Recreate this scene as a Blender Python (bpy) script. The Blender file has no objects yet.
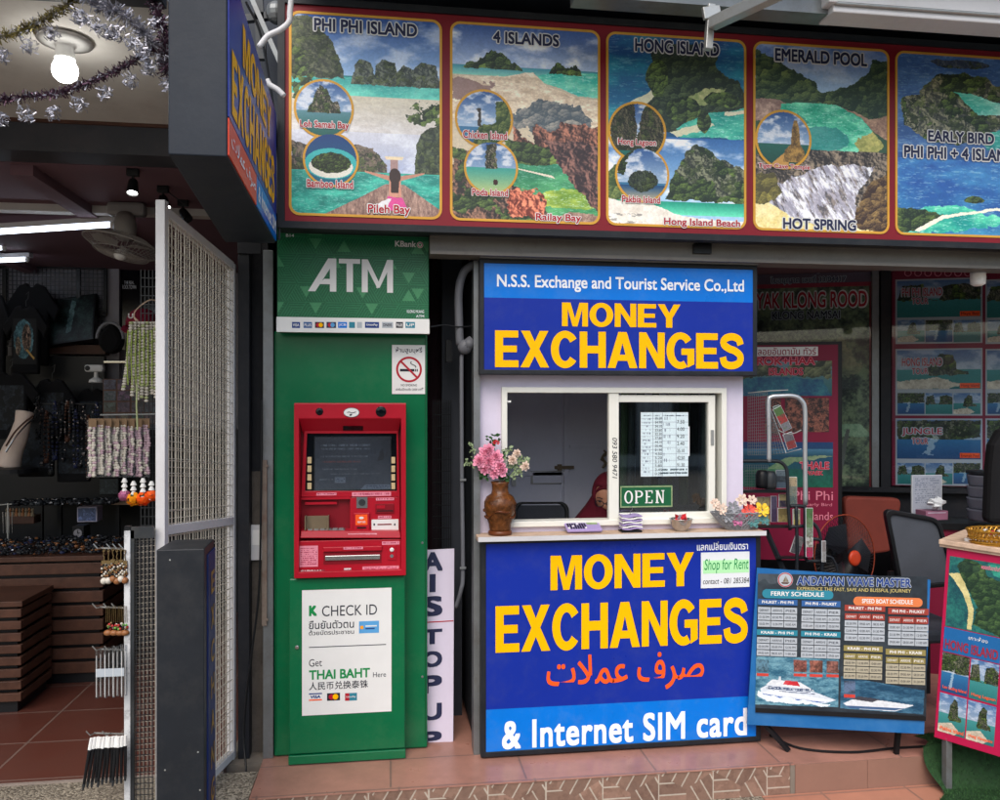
import bpy, bmesh, math, random
import numpy as np
from mathutils import Vector, Matrix
random.seed(7); PI = math.pi
scn = bpy.context.scene; COL = scn.collection
# ------------------------------------------------------------------ camera
YAW = math.radians(7.86); FPX = 800.0; EYE = Vector((0, 0, 1.65))
SA, CA = math.sin(YAW), math.cos(YAW)
cd = bpy.data.cameras.new('camera'); cam = bpy.data.objects.new('camera', cd); COL.objects.link(cam)
cam.location = EYE; cam.rotation_euler = (PI/2, 0, -YAW)
cd.sensor_width = 36; cd.lens = 28.8; cd.shift_y = 0.009; cd.clip_end = 500; cd.clip_start = .05
scn.camera = cam
def ray(u, v):
    a = (u-500)/FPX; b = (409-v)/FPX
    return Vector((SA+a*CA, CA-a*SA, b))
def PY(u, v, Y):
    d = ray(u, v); return EYE+d*(Y/d.y)
def PZ(u, v, z):
    d = ray(u, v); return EYE+d*((z-EYE.z)/d.z)
def PD(u, v, dep): return EYE+ray(u, v)*dep
# ------------------------------------------------------------------ materials
def lin(c):
    return tuple((x/255/12.92 if x/255 <= .04045 else ((x/255+.055)/1.055)**2.4) for x in c)
MATS = {}
def M(name, rgb=(128, 128, 128), rough=.5, metal=0, var=.12, scale=6, bump=0, bscale=60, dirt=0, dirtc=(70, 60, 50), dscale=3, emit=0, coat=0, spec=.3):
    if name in MATS: return MATS[name]
    m = bpy.data.materials.new(name); m.use_nodes = True; MATS[name] = m
    nt = m.node_tree; N = nt.nodes; L = nt.links; b = N['Principled BSDF']
    c = lin(rgb)
    tc = N.new('ShaderNodeTexCoord')
    n = N.new('ShaderNodeTexNoise'); n.inputs['Scale'].default_value = scale; n.inputs['Detail'].default_value = 6
    n.inputs['Roughness'].default_value = .65
    L.new(tc.outputs['Object'], n.inputs['Vector'])
    mx = N.new('ShaderNodeMix'); mx.data_type = 'RGBA'
    mp = N.new('ShaderNodeMapRange'); mp.inputs[1].default_value = .3; mp.inputs[2].default_value = .7
    L.new(n.outputs['Fac'], mp.inputs[0]); L.new(mp.outputs[0], mx.inputs[0])
    mx.inputs[6].default_value = (*[x*(1-var) for x in c], 1); mx.inputs[7].default_value = (*[min(1, x*(1+var)) for x in c], 1)
    out = mx.outputs[2]
    if dirt:
        n2 = N.new('ShaderNodeTexNoise'); n2.inputs['Scale'].default_value = dscale; n2.inputs['Detail'].default_value = 10
        n2.inputs['Roughness'].default_value = .75
        L.new(tc.outputs['Object'], n2.inputs['Vector'])
        r2 = N.new('ShaderNodeMapRange'); r2.inputs[1].default_value = .48; r2.inputs[2].default_value = .75
        r2.inputs[4].default_value = dirt
        L.new(n2.outputs['Fac'], r2.inputs[0])
        m2 = N.new('ShaderNodeMix'); m2.data_type = 'RGBA'; L.new(r2.outputs[0], m2.inputs[0]); L.new(out, m2.inputs[6])
        m2.inputs[7].default_value = (*lin(dirtc), 1); out = m2.outputs[2]
    L.new(out, b.inputs['Base Color'])
    r = N.new('ShaderNodeMapRange'); r.inputs[3].default_value = max(0, rough-.1); r.inputs[4].default_value = min(1, rough+.1)
    L.new(n.outputs['Fac'], r.inputs[0]); L.new(r.outputs[0], b.inputs['Roughness'])
    b.inputs['Metallic'].default_value = metal
    b.inputs['Specular IOR Level'].default_value = spec if not metal else .5
    if coat: b.inputs['Coat Weight'].default_value = coat
    if bump:
        n3 = N.new('ShaderNodeTexNoise'); n3.inputs['Scale'].default_value = bscale; n3.inputs['Detail'].default_value = 4
        L.new(tc.outputs['Object'], n3.inputs['Vector'])
        bp = N.new('ShaderNodeBump'); bp.inputs['Strength'].default_value = bump; bp.inputs['Distance'].default_value = .004
        L.new(n3.outputs['Fac'], bp.inputs['Height']); L.new(bp.outputs[0], b.inputs['Normal'])
    if emit:
        b.inputs['Emission Color'].default_value = (*c, 1); b.inputs['Emission Strength'].default_value = emit
    return m
def glass(name, tint, fac=.12, rough=.03, mul=1.2):
    m = bpy.data.materials.new(name); m.use_nodes = True; MATS[name] = m
    nt = m.node_tree; N = nt.nodes; L = nt.links; N.clear()
    o = N.new('ShaderNodeOutputMaterial'); mx = N.new('ShaderNodeMixShader'); t = N.new('ShaderNodeBsdfTransparent'); g = N.new('ShaderNodeBsdfGlossy')
    fr = N.new('ShaderNodeFresnel'); fr.inputs[0].default_value = 1.5
    ad = N.new('ShaderNodeMath'); ad.operation = 'MULTIPLY_ADD'; ad.inputs[1].default_value = mul; ad.inputs[2].default_value = fac*.3
    t.inputs[0].default_value = (*lin(tint), 1); g.inputs['Roughness'].default_value = rough
    L.new(fr.outputs[0], ad.inputs[0]); L.new(ad.outputs[0], mx.inputs[0]); L.new(t.outputs[0], mx.inputs[1]); L.new(g.outputs[0], mx.inputs[2])
    L.new(mx.outputs[0], o.inputs[0]); return m
def print_mat(name, rough=.4, coat=0):
    m = bpy.data.materials.new(name); m.use_nodes = True; MATS[name] = m
    nt = m.node_tree; b = nt.nodes['Principled BSDF']; a = nt.nodes.new('ShaderNodeAttribute'); a.attribute_name = 'Col'
    nt.links.new(a.outputs['Color'], b.inputs['Base Color']); b.inputs['Roughness'].default_value = rough
    tc = nt.nodes.new('ShaderNodeTexCoord'); n = nt.nodes.new('ShaderNodeTexNoise'); n.inputs['Scale'].default_value = 5
    nt.links.new(tc.outputs['Object'], n.inputs['Vector'])
    bp = nt.nodes.new('ShaderNodeBump'); bp.inputs['Strength'].default_value = .25; bp.inputs['Distance'].default_value = .01
    nt.links.new(n.outputs['Fac'], bp.inputs['Height']); nt.links.new(bp.outputs[0], b.inputs['Normal'])
    b.inputs['Coat Weight'].default_value = coat; b.inputs['Specular IOR Level'].default_value = .4
    return m
print_mat('print', .42); print_mat('print_matte', .7)
# ------------------------------------------------------------------ frames
class Fr:
    def __init__(s, o, xd=(1, 0, 0), yd=(0, 0, 1), skew=False):
        s.o = Vector(o); s.x = Vector(xd).normalized(); y = Vector(yd).normalized(); s.n = s.x.cross(y).normalized(); s.y = y if skew else s.n.cross(s.x)
    def pt(s, x, y, n=0): return s.o+s.x*x+s.y*y+s.n*n
    def px(s, u, v, n=0):
        d = ray(u, v); o = s.o+s.n*n; t = (o-EYE).dot(s.n)/d.dot(s.n); p = EYE+d*t-o
        k = s.x.dot(s.y); a, b = p.dot(s.x), p.dot(s.y); return (a-k*b)/(1-k*k), (b-k*a)/(1-k*k)
    def off(s, n): return Fr(s.pt(0, 0, n), s.x, s.y, True)
    def rot(s, cx, cy, a):   # frame rotated in plane about a point, origin at that point
        x = s.x*math.cos(a)+s.y*math.sin(a); y = s.y*math.cos(a)-s.x*math.sin(a); return Fr(s.pt(cx, cy), x, y)
def FY(Y): return Fr((0, Y, 0))
def F4(bl, br, tl, skew=False): return Fr(bl, br-bl, tl-bl, skew)
# ------------------------------------------------------------------ objects
WM = {}
def setp(o, label=None, cat=None, group=None, kind=None):
    if label: o['label'] = label
    if cat: o['category'] = cat
    if group: o['group'] = group
    if kind: o['kind'] = kind
    return o
def T(name, label, cat, loc=(0, 0, 0), group=None, rz=0):
    o = bpy.data.objects.new(name, None); COL.objects.link(o); o.empty_display_size = .05
    o.location = Vector(loc); o.rotation_euler = (0, 0, rz)
    WM[o.name] = Matrix.Translation(Vector(loc)) @ Matrix.Rotation(rz, 4, 'Z')
    return setp(o, label, cat, group)
TXT = {}
def textmesh(s, shear=0, space=1.0, res=4):
    k = (s, shear, space)
    if k in TXT: return TXT[k]
    cu = bpy.data.curves.new('t', 'FONT'); cu.body = s; cu.size = 1; cu.resolution_u = res; cu.shear = shear
    cu.space_character = space; cu.fill_mode = 'FRONT'
    o = bpy.data.objects.new('t', cu); COL.objects.link(o)
    dg = bpy.context.evaluated_depsgraph_get(); dg.update(); me = bpy.data.meshes.new_from_object(o.evaluated_get(dg))
    vs = [v.co.xy.copy() for v in me.vertices]; fs = [tuple(p.vertices) for p in me.polygons]
    bpy.data.objects.remove(o); bpy.data.curves.remove(cu); bpy.data.meshes.remove(me)
    if not vs: vs = [Vector((0, 0)), Vector((1, 0)), Vector((1, 1))]; fs = [(0, 1, 2)]
    TXT[k] = (vs, fs); return TXT[k]
SQ = [(0, 0), (1, 0), (-1, 0), (0, 1), (0, -1), (1, 1), (-1, 1), (1, -1), (-1, -1)]
RD = [(0, 0)]+[(math.cos(2*PI*i/12), math.sin(2*PI*i/12)) for i in range(12)]
class MB:
    def __init__(s): s.v = []; s.f = []; s.mi = []; s.mats = []; s.flat = set()
    def m(s, mat):
        mat = MATS[mat] if isinstance(mat, str) else mat
        if mat not in s.mats: s.mats.append(mat)
        return s.mats.index(mat)
    def add(s, vs, fs, mat):
        b = len(s.v); s.v += [Vector(p) for p in vs]; k = s.m(mat)
        for f in fs: s.f.append(tuple(b+i for i in f)); s.mi.append(k)
        return s
    def box(s, x0, y0, z0, x1, y1, z1, mat):
        vs = [(x, y, z) for z in (z0, z1) for y in (y0, y1) for x in (x0, x1)]
        return s.add(vs, [(0, 2, 3, 1), (4, 5, 7, 6), (0, 1, 5, 4), (2, 6, 7, 3), (0, 4, 6, 2), (1, 3, 7, 5)], mat)
    def hexa(s, P, mat):   # 8 points: bottom 4 ccw, top 4 ccw
        return s.add(P, [(3, 2, 1, 0), (4, 5, 6, 7), (0, 1, 5, 4), (1, 2, 6, 5), (2, 3, 7, 6), (3, 0, 4, 7)], mat)
    def fbox(s, F, x0, y0, x1, y1, n0, n1, mat):
        return s.hexa([F.pt(x0, y0, n0), F.pt(x1, y0, n0), F.pt(x1, y1, n0), F.pt(x0, y1, n0), F.pt(x0, y0, n1), F.pt(x1, y0, n1), F.pt(x1, y1, n1), F.pt(x0, y1, n1)], mat)
    def pbox(s, F, u0, v0, u1, v1, n0, n1, mat):   # extents read off the photograph on frame F
        um, vm = (u0+u1)/2, (v0+v1)/2
        x0, x1 = F.px(u0, vm, n1)[0], F.px(u1, vm, n1)[0]; y0, y1 = F.px(um, v1, n1)[1], F.px(um, v0, n1)[1]
        s.fbox(F, x0, y0, x1, y1, n0, n1, mat); return (x0, y0, x1, y1)
    def prism(s, F, pts, n0, n1, mat):
        k = len(pts); vs = [F.pt(x, y, n0) for x, y in pts]+[F.pt(x, y, n1) for x, y in pts]
        fs = [tuple(range(k))[::-1], tuple(range(k, 2*k))]+[(i, (i+1) % k, k+(i+1) % k, k+i) for i in range(k)]
        return s.add(vs, fs, mat)
    def ringp(s, F, a, b, n0, n1, mat):   # a outer, b inner point lists of equal length
        k = len(a); vs = []
        for n in (n0, n1): vs += [F.pt(x, y, n) for x, y in a]+[F.pt(x, y, n) for x, y in b]
        fs = []
        for i in range(k):
            j = (i+1) % k; fs += [(2*k+i, 2*k+j, 3*k+j, 3*k+i), (i, j, 2*k+j, 2*k+i), (k+j, k+i, 3*k+i, 3*k+j), (j, i, k+i, k+j)]
        return s.add(vs, fs, mat)
    def bar(s, a, b, w, h, mat, up=(0, 0, 1)):
        a = Vector(a); b = Vector(b); d = (b-a).normalized(); u = Vector(up)
        if abs(d.dot(u)) > .98: u = Vector((0, 1, 0))
        x = d.cross(u).normalized()*w/2; y = x.cross(d).normalized()*h/2
        return s.hexa([a-x-y, a+x-y, a+x+y, a-x+y, b-x-y, b+x-y, b+x+y, b-x+y], mat)
    def tube(s, pts, r, mat, n=8, closed=False, caps=True):
        pts = [Vector(p) for p in pts]; rs = r if isinstance(r, (list, tuple)) else [r]*len(pts); K = len(pts); rings = []
        prev = None
        for i, p in enumerate(pts):
            if closed: d = (pts[(i+1) % K]-pts[i-1]).normalized()
            else: d = (pts[min(i+1, K-1)]-pts[max(i-1, 0)]).normalized()
            if prev is None: u = Vector((0, 0, 1)) if abs(d.z) < .9 else Vector((1, 0, 0))
            else: u = prev
            x = (u-d*u.dot(d)).normalized(); y = d.cross(x); prev = x
            rings.append([p+(x*math.cos(2*PI*j/n)+y*math.sin(2*PI*j/n))*rs[i] for j in range(n)])
        vs = [q for rg in rings for q in rg]; fs = []
        for i in range(K if closed else K-1):
            a = i*n; b = ((i+1) % K)*n
            for j in range(n): fs.append((a+j, a+(j+1) % n, b+(j+1) % n, b+j))
        if not closed and caps: fs += [tuple(range(n))[::-1], tuple(range((K-1)*n, K*n))]
        return s.add(vs, fs, mat)
    def lathe(s, c, prof, mat, n=24, ax=None, sx=1, sy=1):
        c = Vector(c); z = Vector(ax or (0, 0, 1)).normalized(); t = Vector((1, 0, 0)) if abs(z.x) < .9 else Vector((0, 1, 0))
        x = (t-z*t.dot(z)).normalized(); y = z.cross(x); vs = []; fs = []
        for r, h in prof:
            for j in range(n): a = 2*PI*j/n; vs.append(c+x*(r*sx*math.cos(a))+y*(r*sy*math.sin(a))+z*h)
        for i in range(len(prof)-1):
            for j in range(n): fs.append((i*n+j, i*n+(j+1) % n, (i+1)*n+(j+1) % n, (i+1)*n+j))
        fs += [tuple(range(n))[::-1], tuple(range((len(prof)-1)*n, len(prof)*n))]
        return s.add(vs, fs, mat)
    def ell(s, c, r, mat, n=12, k=8):
        r = r if isinstance(r, (tuple, list)) else (r, r, r)
        vs = [Vector(c)+Vector((r[0]*math.sin(PI*i/k)*math.cos(2*PI*j/n), r[1]*math.sin(PI*i/k)*math.sin(2*PI*j/n), r[2]*math.cos(PI*i/k))) for i in range(1, k) for j in range(n)]
        vs += [Vector(c)+Vector((0, 0, r[2])), Vector(c)-Vector((0, 0, r[2]))]; t = len(vs)-2; fs = []
        for i in range(k-2):
            for j in range(n): fs.append((i*n+j, (i+1)*n+j, (i+1)*n+(j+1) % n, i*n+(j+1) % n))
        for j in range(n): fs.append((t, j, (j+1) % n)); fs.append((t+1, (k-2)*n+(j+1) % n, (k-2)*n+j))
        return s.add(vs, fs, mat)
    def text(s, F, st, cx, cy, w, h, n, mat, bold=0, shear=0, space=1.0, rnd=False):
        vs, fs = textmesh(st, shear, space); bold = max(0, bold)*.8
        ax = min(p.x for p in vs)-bold; bx = max(p.x for p in vs)+bold; ay = min(p.y for p in vs)-bold; by = max(p.y for p in vs)+bold
        sx = w/(bx-ax) if w else h/(by-ay); sy = h/(by-ay) if h else sx
        for i, (ox, oy) in enumerate((RD if rnd else SQ) if bold else [(0, 0)]):
            s.add([F.pt(cx+(p.x+ox*bold-(ax+bx)/2)*sx, cy+(p.y+oy*bold-(ay+by)/2)*sy, n+i*2e-5) for p in vs], fs, mat)
        return s
    def block(s, F, st, u0, v0, u1, v1, n, mat, box=None):   # heavy sans capitals drawn as polygons
        um, vm = (u0+u1)/2, (v0+v1)/2
        if box: x0, y0, x1, y1 = box
        else: x0, x1 = F.px(u0, vm, n)[0], F.px(u1, vm, n)[0]; y0, y1 = F.px(um, v1, n)[1], F.px(um, v0, n)[1]
        GW = dict(M=.95, O=.88, N=.8, E=.70, Y=.86, X=.86, C=.82, H=.8, A=.92, G=.88, S=.78); gap = .055
        tot = sum(GW[c] for c in st)+gap*(len(st)-1); kx = (x1-x0)/tot; ky = y1-y0; x = x0
        def arc(cx, cy, rx, ry, ix, iy, a0, a1, N=40):
            o = [(cx+rx*math.cos(math.radians(a0+(a1-a0)*i/N)), cy+ry*math.sin(math.radians(a0+(a1-a0)*i/N))) for i in range(N+1)]
            q = [(cx+ix*math.cos(math.radians(a0+(a1-a0)*i/N)), cy+iy*math.sin(math.radians(a0+(a1-a0)*i/N))) for i in range(N+1)]
            return [[o[i], o[i+1], q[i+1], q[i]] for i in range(N)]
        for c in st:
            if c == 'E': P = [[(0, 0), (.70, 0), (.70, .19), (.24, .19), (.24, .41), (.65, .41), (.65, .59), (.24, .59), (.24, .81), (.69, .81), (.69, 1), (0, 1)]]
            elif c == 'M': P = [[(0, 0), (.21, 0), (.21, .74), (.385, 0), (.565, 0), (.74, .74), (.74, 0), (.95, 0), (.95, 1), (.64, 1), (.475, .34), (.31, 1), (0, 1)]]
            elif c == 'N': P = [[(0, 0), (.22, 0), (.22, .62), (.58, 0), (.8, 0), (.8, 1), (.58, 1), (.58, .40), (.22, 1), (0, 1)]]
            elif c == 'Y': P = [[(.31, 0), (.55, 0), (.55, .41), (.86, 1), (.6, 1), (.43, .63), (.26, 1), (0, 1), (.31, .41)]]
            elif c == 'X': P = [[(0, 0), (.26, 0), (.43, .31), (.6, 0), (.86, 0), (.56, .51), (.84, 1), (.58, 1), (.43, .71), (.28, 1), (.02, 1), (.3, .51)]]
            elif c == 'H': P = [[(0, 0), (.23, 0), (.23, .4), (.57, .4), (.57, 0), (.8, 0), (.8, 1), (.57, 1), (.57, .61), (.23, .61), (.23, 1), (0, 1)]]
            elif c == 'A': P = [[(0, 0), (.24, 0), (.31, .2), (.46, .2), (.46, .37), (.37, .37), (.46, .69), (.46, 1), (.33, 1)], [(.46, .2), (.61, .2), (.68, 0), (.92, 0), (.59, 1), (.46, 1), (.46, .69), (.55, .37), (.46, .37)]]
            elif c == 'O': P = arc(.44, .5, .44, .515, .20, .315, 0, 360)
            elif c == 'C': P = arc(.43, .5, .43, .515, .19, .32, 36, 322)
            elif c == 'G': P = arc(.44, .5, .44, .515, .20, .32, 38, 300)+[[(.47, .56), (.88, .56), (.88, .12), (.66, .02), (.66, .38), (.47, .38)]]
            elif c == 'S':
                cl = curve([(.67, .68, 0), (.60, .84, 0), (.38, .91, 0), (.16, .84, 0), (.13, .69, 0), (.3, .57, 0), (.5, .5, 0), (.66, .36, 0), (.62, .17, 0), (.38, .09, 0), (.16, .15, 0), (.10, .33, 0)], 4); P = []; LR = []
                for i, p in enumerate(cl):
                    d = (cl[min(i+1, len(cl)-1)]-cl[max(0, i-1)]).normalized(); nn = Vector((-d.y, d.x, 0))*.105; LR.append((p+nn, p-nn))
                for i in range(len(LR)-1): P.append([(q.x, q.y) for q in (LR[i][0], LR[i+1][0], LR[i+1][1], LR[i][1])])
            for j, pl in enumerate(P):
                e = .0003 if (c == 'G' and j == len(P)-1) else 0
                k = len(pl); s.add([F.pt(x+a*kx, y0+b*ky, n+e) for a, b in pl], [tuple(range(k))], mat)
            x += (GW[c]+gap)*kx
        return s
    def ptext(s, F, st, u0, v0, u1, v1, n, mat, bold=.03, **k):   # text filling a box measured on the photograph
        um, vm = (u0+u1)/2, (v0+v1)/2
        x0, x1 = F.px(u0, vm, n)[0], F.px(u1, vm, n)[0]; y0, y1 = F.px(um, v1, n)[1], F.px(um, v0, n)[1]
        return s.text(F, st, (x0+x1)/2, (y0+y1)/2, x1-x0, y1-y0, n, mat, bold, **k)
    def otext(s, F, st, u0, v0, u1, v1, n, mat, omat, bold=.03, out=.05):   # letters over a wider outline of themselves
        um, vm = (u0+u1)/2, (v0+v1)/2
        x0, x1 = F.px(u0, vm, n)[0], F.px(u1, vm, n)[0]; y0, y1 = F.px(um, v1, n)[1], F.px(um, v0, n)[1]
        e = out*(y1-y0)/.75
        s.text(F, st, (x0+x1)/2, (y0+y1)/2, x1-x0+2*e, y1-y0+2*e, n, omat, bold+out*1.2, rnd=True)
        return s.text(F, st, (x0+x1)/2, (y0+y1)/2, x1-x0, y1-y0, n+.0012, mat, bold)
    def build(s, name, parent=None, label=None, cat=None, group=None, kind=None, smooth=False, bevel=0, recalc=True, sub=0):
        vs = s.v
        if parent is not None:
            W = WM[parent.name].inverted(); vs = [W @ p for p in vs]; mw = WM[parent.name]
        else:
            a = np.array([tuple(p) for p in vs]); c = Vector(((a[:, 0].min()+a[:, 0].max())/2, (a[:, 1].min()+a[:, 1].max())/2, a[:, 2].min()))
            vs = [p-c for p in vs]; mw = Matrix.Translation(c)
        me = bpy.data.meshes.new(name); me.from_pydata([tuple(p) for p in vs], [], s.f)
        for m in s.mats: me.materials.append(m)
        me.polygons.foreach_set('material_index', s.mi)
        if recalc and len(s.f) < 60000:
            bm = bmesh.new(); bm.from_mesh(me); bmesh.ops.recalc_face_normals(bm, faces=bm.faces); bm.to_mesh(me); bm.free()
        if smooth: me.shade_smooth()
        o = bpy.data.objects.new(name, me); COL.objects.link(o)
        if parent is not None: o.parent = parent; WM[o.name] = mw
        else: o.location = mw.translation; WM[o.name] = mw
        if bevel:
            b = o.modifiers.new('b', 'BEVEL'); b.width = bevel; b.segments = 2; b.limit_method = 'ANGLE'; b.angle_limit = .7
        if sub:
            b = o.modifiers.new('s', 'SUBSURF'); b.levels = sub; b.render_levels = sub
        if smooth and bevel: 
            for p in me.polygons: p.use_smooth = False
        return setp(o, label, cat, group, kind)
# ------------------------------------------------------------------ printed pictures (colour carried by a fine mesh grid)
def vnoise(X, Y, seed):
    xi = np.floor(X).astype(np.int64); yi = np.floor(Y).astype(np.int64); xf = X-xi; yf = Y-yi
    def h(a, b):
        n = (a*374761393+b*668265263+seed*974634777) & 0xffffffff; n = ((n ^ (n >> 13))*1274126177) & 0xffffffff
        return ((n ^ (n >> 16)) & 0xffff)/65535.0
    u = xf*xf*(3-2*xf); w = yf*yf*(3-2*yf)
    return (h(xi, yi)*(1-u)+h(xi+1, yi)*u)*(1-w)+(h(xi, yi+1)*(1-u)+h(xi+1, yi+1)*u)*w
def fbm(X, Y, sc, seed=1, o=4, per=.55):
    r = 0; a = .5; t = 0
    for i in range(o): r = r+a*vnoise(X*sc, Y*sc, seed+i*17); t += a; sc *= 2.1; a *= per
    return r/t
def crowns(X, Y, sc, seed):   # tree-crown like cells: nearest feature point, distance and offset
    X = X*sc; Y = Y*sc; xi = np.floor(X); yi = np.floor(Y); best = np.full_like(X, 9.0); ox = np.zeros_like(X); oy = np.zeros_like(X); rid = np.zeros_like(X)
    for i in (-1, 0, 1):
        for j in (-1, 0, 1):
            cx = xi+i; cy = yi+j; jx = vnoise(cx*1.0, cy*1.0, seed); jy = vnoise(cx*1.0, cy*1.0, seed+7); dx = X-cx-jx; dy = Y-cy-jy; d = np.hypot(dx, dy); m = d < best
            best = np.where(m, d, best); ox = np.where(m, dx, ox); oy = np.where(m, dy, oy); rid = np.where(m, vnoise(cx*1.0, cy*1.0, seed+13), rid)
    return best, ox, oy, rid
class Pic:
    def __init__(s, nx, ny, asp, base=(128, 128, 128)):
        s.nx, s.ny, s.asp = nx, ny, asp   # asp = height/width; x in 0..1, y in 0..1 upward
        s.X, s.Y = np.meshgrid((np.arange(nx)+.5)/nx, (np.arange(ny)+.5)/ny); s.Ya = s.Y*asp
        s.c = np.ones((ny, nx, 3))*np.array(base, float)
    def put(s, mask, col):
        m = mask[..., None] if mask.ndim == 2 else mask
        s.c = s.c*(1-m)+np.asarray(col, float)*m
    def grad(s, y0, y1, c0, c1, mask=None):
        t = np.clip((s.Y-y0)/(y1-y0), 0, 1)[..., None]; g = np.array(c0, float)*(1-t)+np.array(c1, float)*t
        m = ((s.Y >= min(y0, y1)) & (s.Y <= max(y0, y1))).astype(float) if mask is None else mask
        s.put(m, g)
    def inpoly(s, pts, rag=0, rsc=20, seed=3):
        X, Y = s.X, s.Y
        if rag: X = X+(fbm(s.X, s.Ya, rsc, seed)-.5)*rag; Y = Y+(fbm(s.X, s.Ya, rsc, seed+50)-.5)*rag/s.asp
        ins = np.zeros_like(X, bool); k = len(pts)
        for i in range(k):
            x0, y0 = pts[i]; x1, y1 = pts[(i+1) % k]
            if y0 == y1: continue
            ins ^= ((Y > y0) != (Y > y1)) & (X < (x1-x0)*(Y-y0)/(y1-y0)+x0)
        return ins.astype(float)
    def inell(s, cx, cy, rx, ry=None, rag=0, rsc=12, seed=5):
        ry = ry or rx/s.asp; X, Y = s.X, s.Y
        if rag: X = X+(fbm(s.X, s.Ya, rsc, seed)-.5)*rag; Y = Y+(fbm(s.X, s.Ya, rsc, seed+50)-.5)*rag/s.asp
        return ((((X-cx)/rx)**2+((Y-cy)/ry)**2) < 1).astype(float)
    def tex(s, mask, c0, c1, sc=25, seed=9, con=2.2, sy=1):
        t = np.clip((fbm(s.X, s.Ya*sy, sc, seed, 5, .85)-.5)*con*1.25+.5, 0, 1)[..., None]
        s.put(mask, np.array(c0, float)*(1-t)+np.array(c1, float)*t)
    def green(s, mask, seed=1, sc=28, dark=(16, 30, 20), light=(112, 140, 58)):
        w = (fbm(s.X, s.Ya, sc, seed+3)-.5)*.03
        d, ox, oy, rid = crowns(s.X+w, s.Ya+w, sc*.75, seed); d2, ox2, oy2, r2 = crowns(s.X-w, s.Ya+w, sc*2.2, seed+5)
        t = .36+.5*oy-.3*ox-.30*d+.5*(rid-.5)+.35*(oy2-.4*ox2)+.7*(fbm(s.X, s.Ya, 5, seed+9)-.5)+.35*(fbm(s.X, s.Ya, sc*3.3, seed+4, 3, .8)-.5)
        t = np.clip(t, 0, 1)[..., None]; s.put(mask, np.array(dark, float)*(1-t)+np.array(light, float)*t)
    def rock(s, mask, seed=1, sc=16, dark=(30, 33, 34), light=(158, 148, 124), tuft=True):
        w = (fbm(s.X, s.Ya, sc, seed+3)-.5)*.06; X = s.X+w
        v = fbm(X*2.6, s.Ya*.5, sc*1.6, seed, 5, .8); e = fbm(X+.006, s.Ya, sc*.8, seed+6, 4, .7)-fbm(X-.006, s.Ya-.006, sc*.8, seed+6, 4, .7)
        t = np.clip(.42+(v-.5)*1.9-e*5.5+.5*(fbm(s.X, s.Ya, 4, seed+2)-.5), 0, 1)[..., None]; s.put(mask, np.array(dark, float)*(1-t)+np.array(light, float)*t)
        if not tuft: return
        up = (fbm(X, s.Ya, sc*1.2, seed+31, 5, .75) > .53)*mask; s.green(up*.85, seed+40, sc*1.5, (22, 34, 22), (104, 118, 62))
    def water(s, mask, c0, c1, sc=9, seed=3):   # shallow to deep colours, streaks and glints
        t = np.clip((fbm(s.X, s.Ya*2.2, sc, seed, 5, .6)-.5)*2.6+.5, 0, 1)[..., None]; s.put(mask, np.array(c0, float)*(1-t)+np.array(c1, float)*t)
        g = np.clip((fbm(s.X, s.Ya*5, sc*5, seed+8, 3, .8)-.60)*5, 0, .5)*mask; s.put(g, (200, 232, 226))
    def clouds(s, y0, y1, amt=.8, seed=4, sc=5):
        t = np.clip((fbm(s.X, s.Ya*2, sc, seed, 5)-.48)*5, 0, 1)*amt*((s.Y > y0) & (s.Y < y1)); s.put(t, (225, 230, 238))
    def island(s, x0, x1, y0, y1, seed=1, kind='green', flat=1):
        n = 26; r = random.Random(seed); pts = [(x0, y0)]
        for i in range(n+1):
            t = i/n; hgt = math.sin(PI*t)**(.45*flat)*(.75+.25*math.sin(t*9+seed)+.1*r.uniform(-1, 1)); pts.append((x0+(x1-x0)*t, y0+(y1-y0)*hgt))
        pts.append((x1, y0)); m = s.inpoly(pts, .02, 30, seed)
        (s.green if kind == 'green' else s.rock)(m, seed)
        if kind == 'mix':
            s.rock(m, seed); s.green(m*(fbm(s.X, s.Ya, 9, seed+2) > .5), seed+4)
        return m
    def corner(s, r, col, wid=1):   # rounded corners
        X = np.abs(s.X-.5); Y = np.abs(s.Y-.5)*s.asp; ax = .5-r; ay = .5*s.asp-r
        m = (X > ax) & (Y > ay) & (((X-ax)**2+(Y-ay)**2) > r*r); s.put(m.astype(float), col)
    def mesh(s, F, x0, y0, x1, y1, n, name, parent=None, mat='print', label=None, cat=None, group=None, warp=None, quad=None):
        nx, ny = s.nx, s.ny
        gx = np.linspace(x0, x1, nx+1); gy = np.linspace(y0, y1, ny+1); GX, GY = np.meshgrid(gx, gy)
        GN = np.full_like(GX, n) if warp is None else n+warp(GX, GY)
        o = np.array(F.o); P = o+GX[..., None]*np.array(F.x)+GY[..., None]*np.array(F.y)+GN[..., None]*np.array(F.n)
        P = P.reshape(-1, 3)
        if parent is not None: W = np.array(WM[parent.name].inverted()); P = P@W[:3, :3].T+W[:3, 3]; loc = None
        else: loc = Vector(((P[:, 0].min()+P[:, 0].max())/2, (P[:, 1].min()+P[:, 1].max())/2, P[:, 2].min())); P = P-np.array(loc)
        me = bpy.data.meshes.new(name); nv = (nx+1)*(ny+1); nf = nx*ny
        me.vertices.add(nv); me.vertices.foreach_set('co', P.astype(np.float32).ravel())
        i, j = np.meshgrid(np.arange(nx), np.arange(ny)); a = (j*(nx+1)+i).ravel()
        q = np.stack([a, a+1, a+nx+2, a+nx+1], 1).astype(np.int32)
        me.loops.add(nf*4); me.loops.foreach_set('vertex_index', q.ravel())
        me.polygons.add(nf); me.polygons.foreach_set('loop_start', np.arange(0, nf*4, 4, dtype=np.int32))
        me.update(calc_edges=True)
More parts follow.
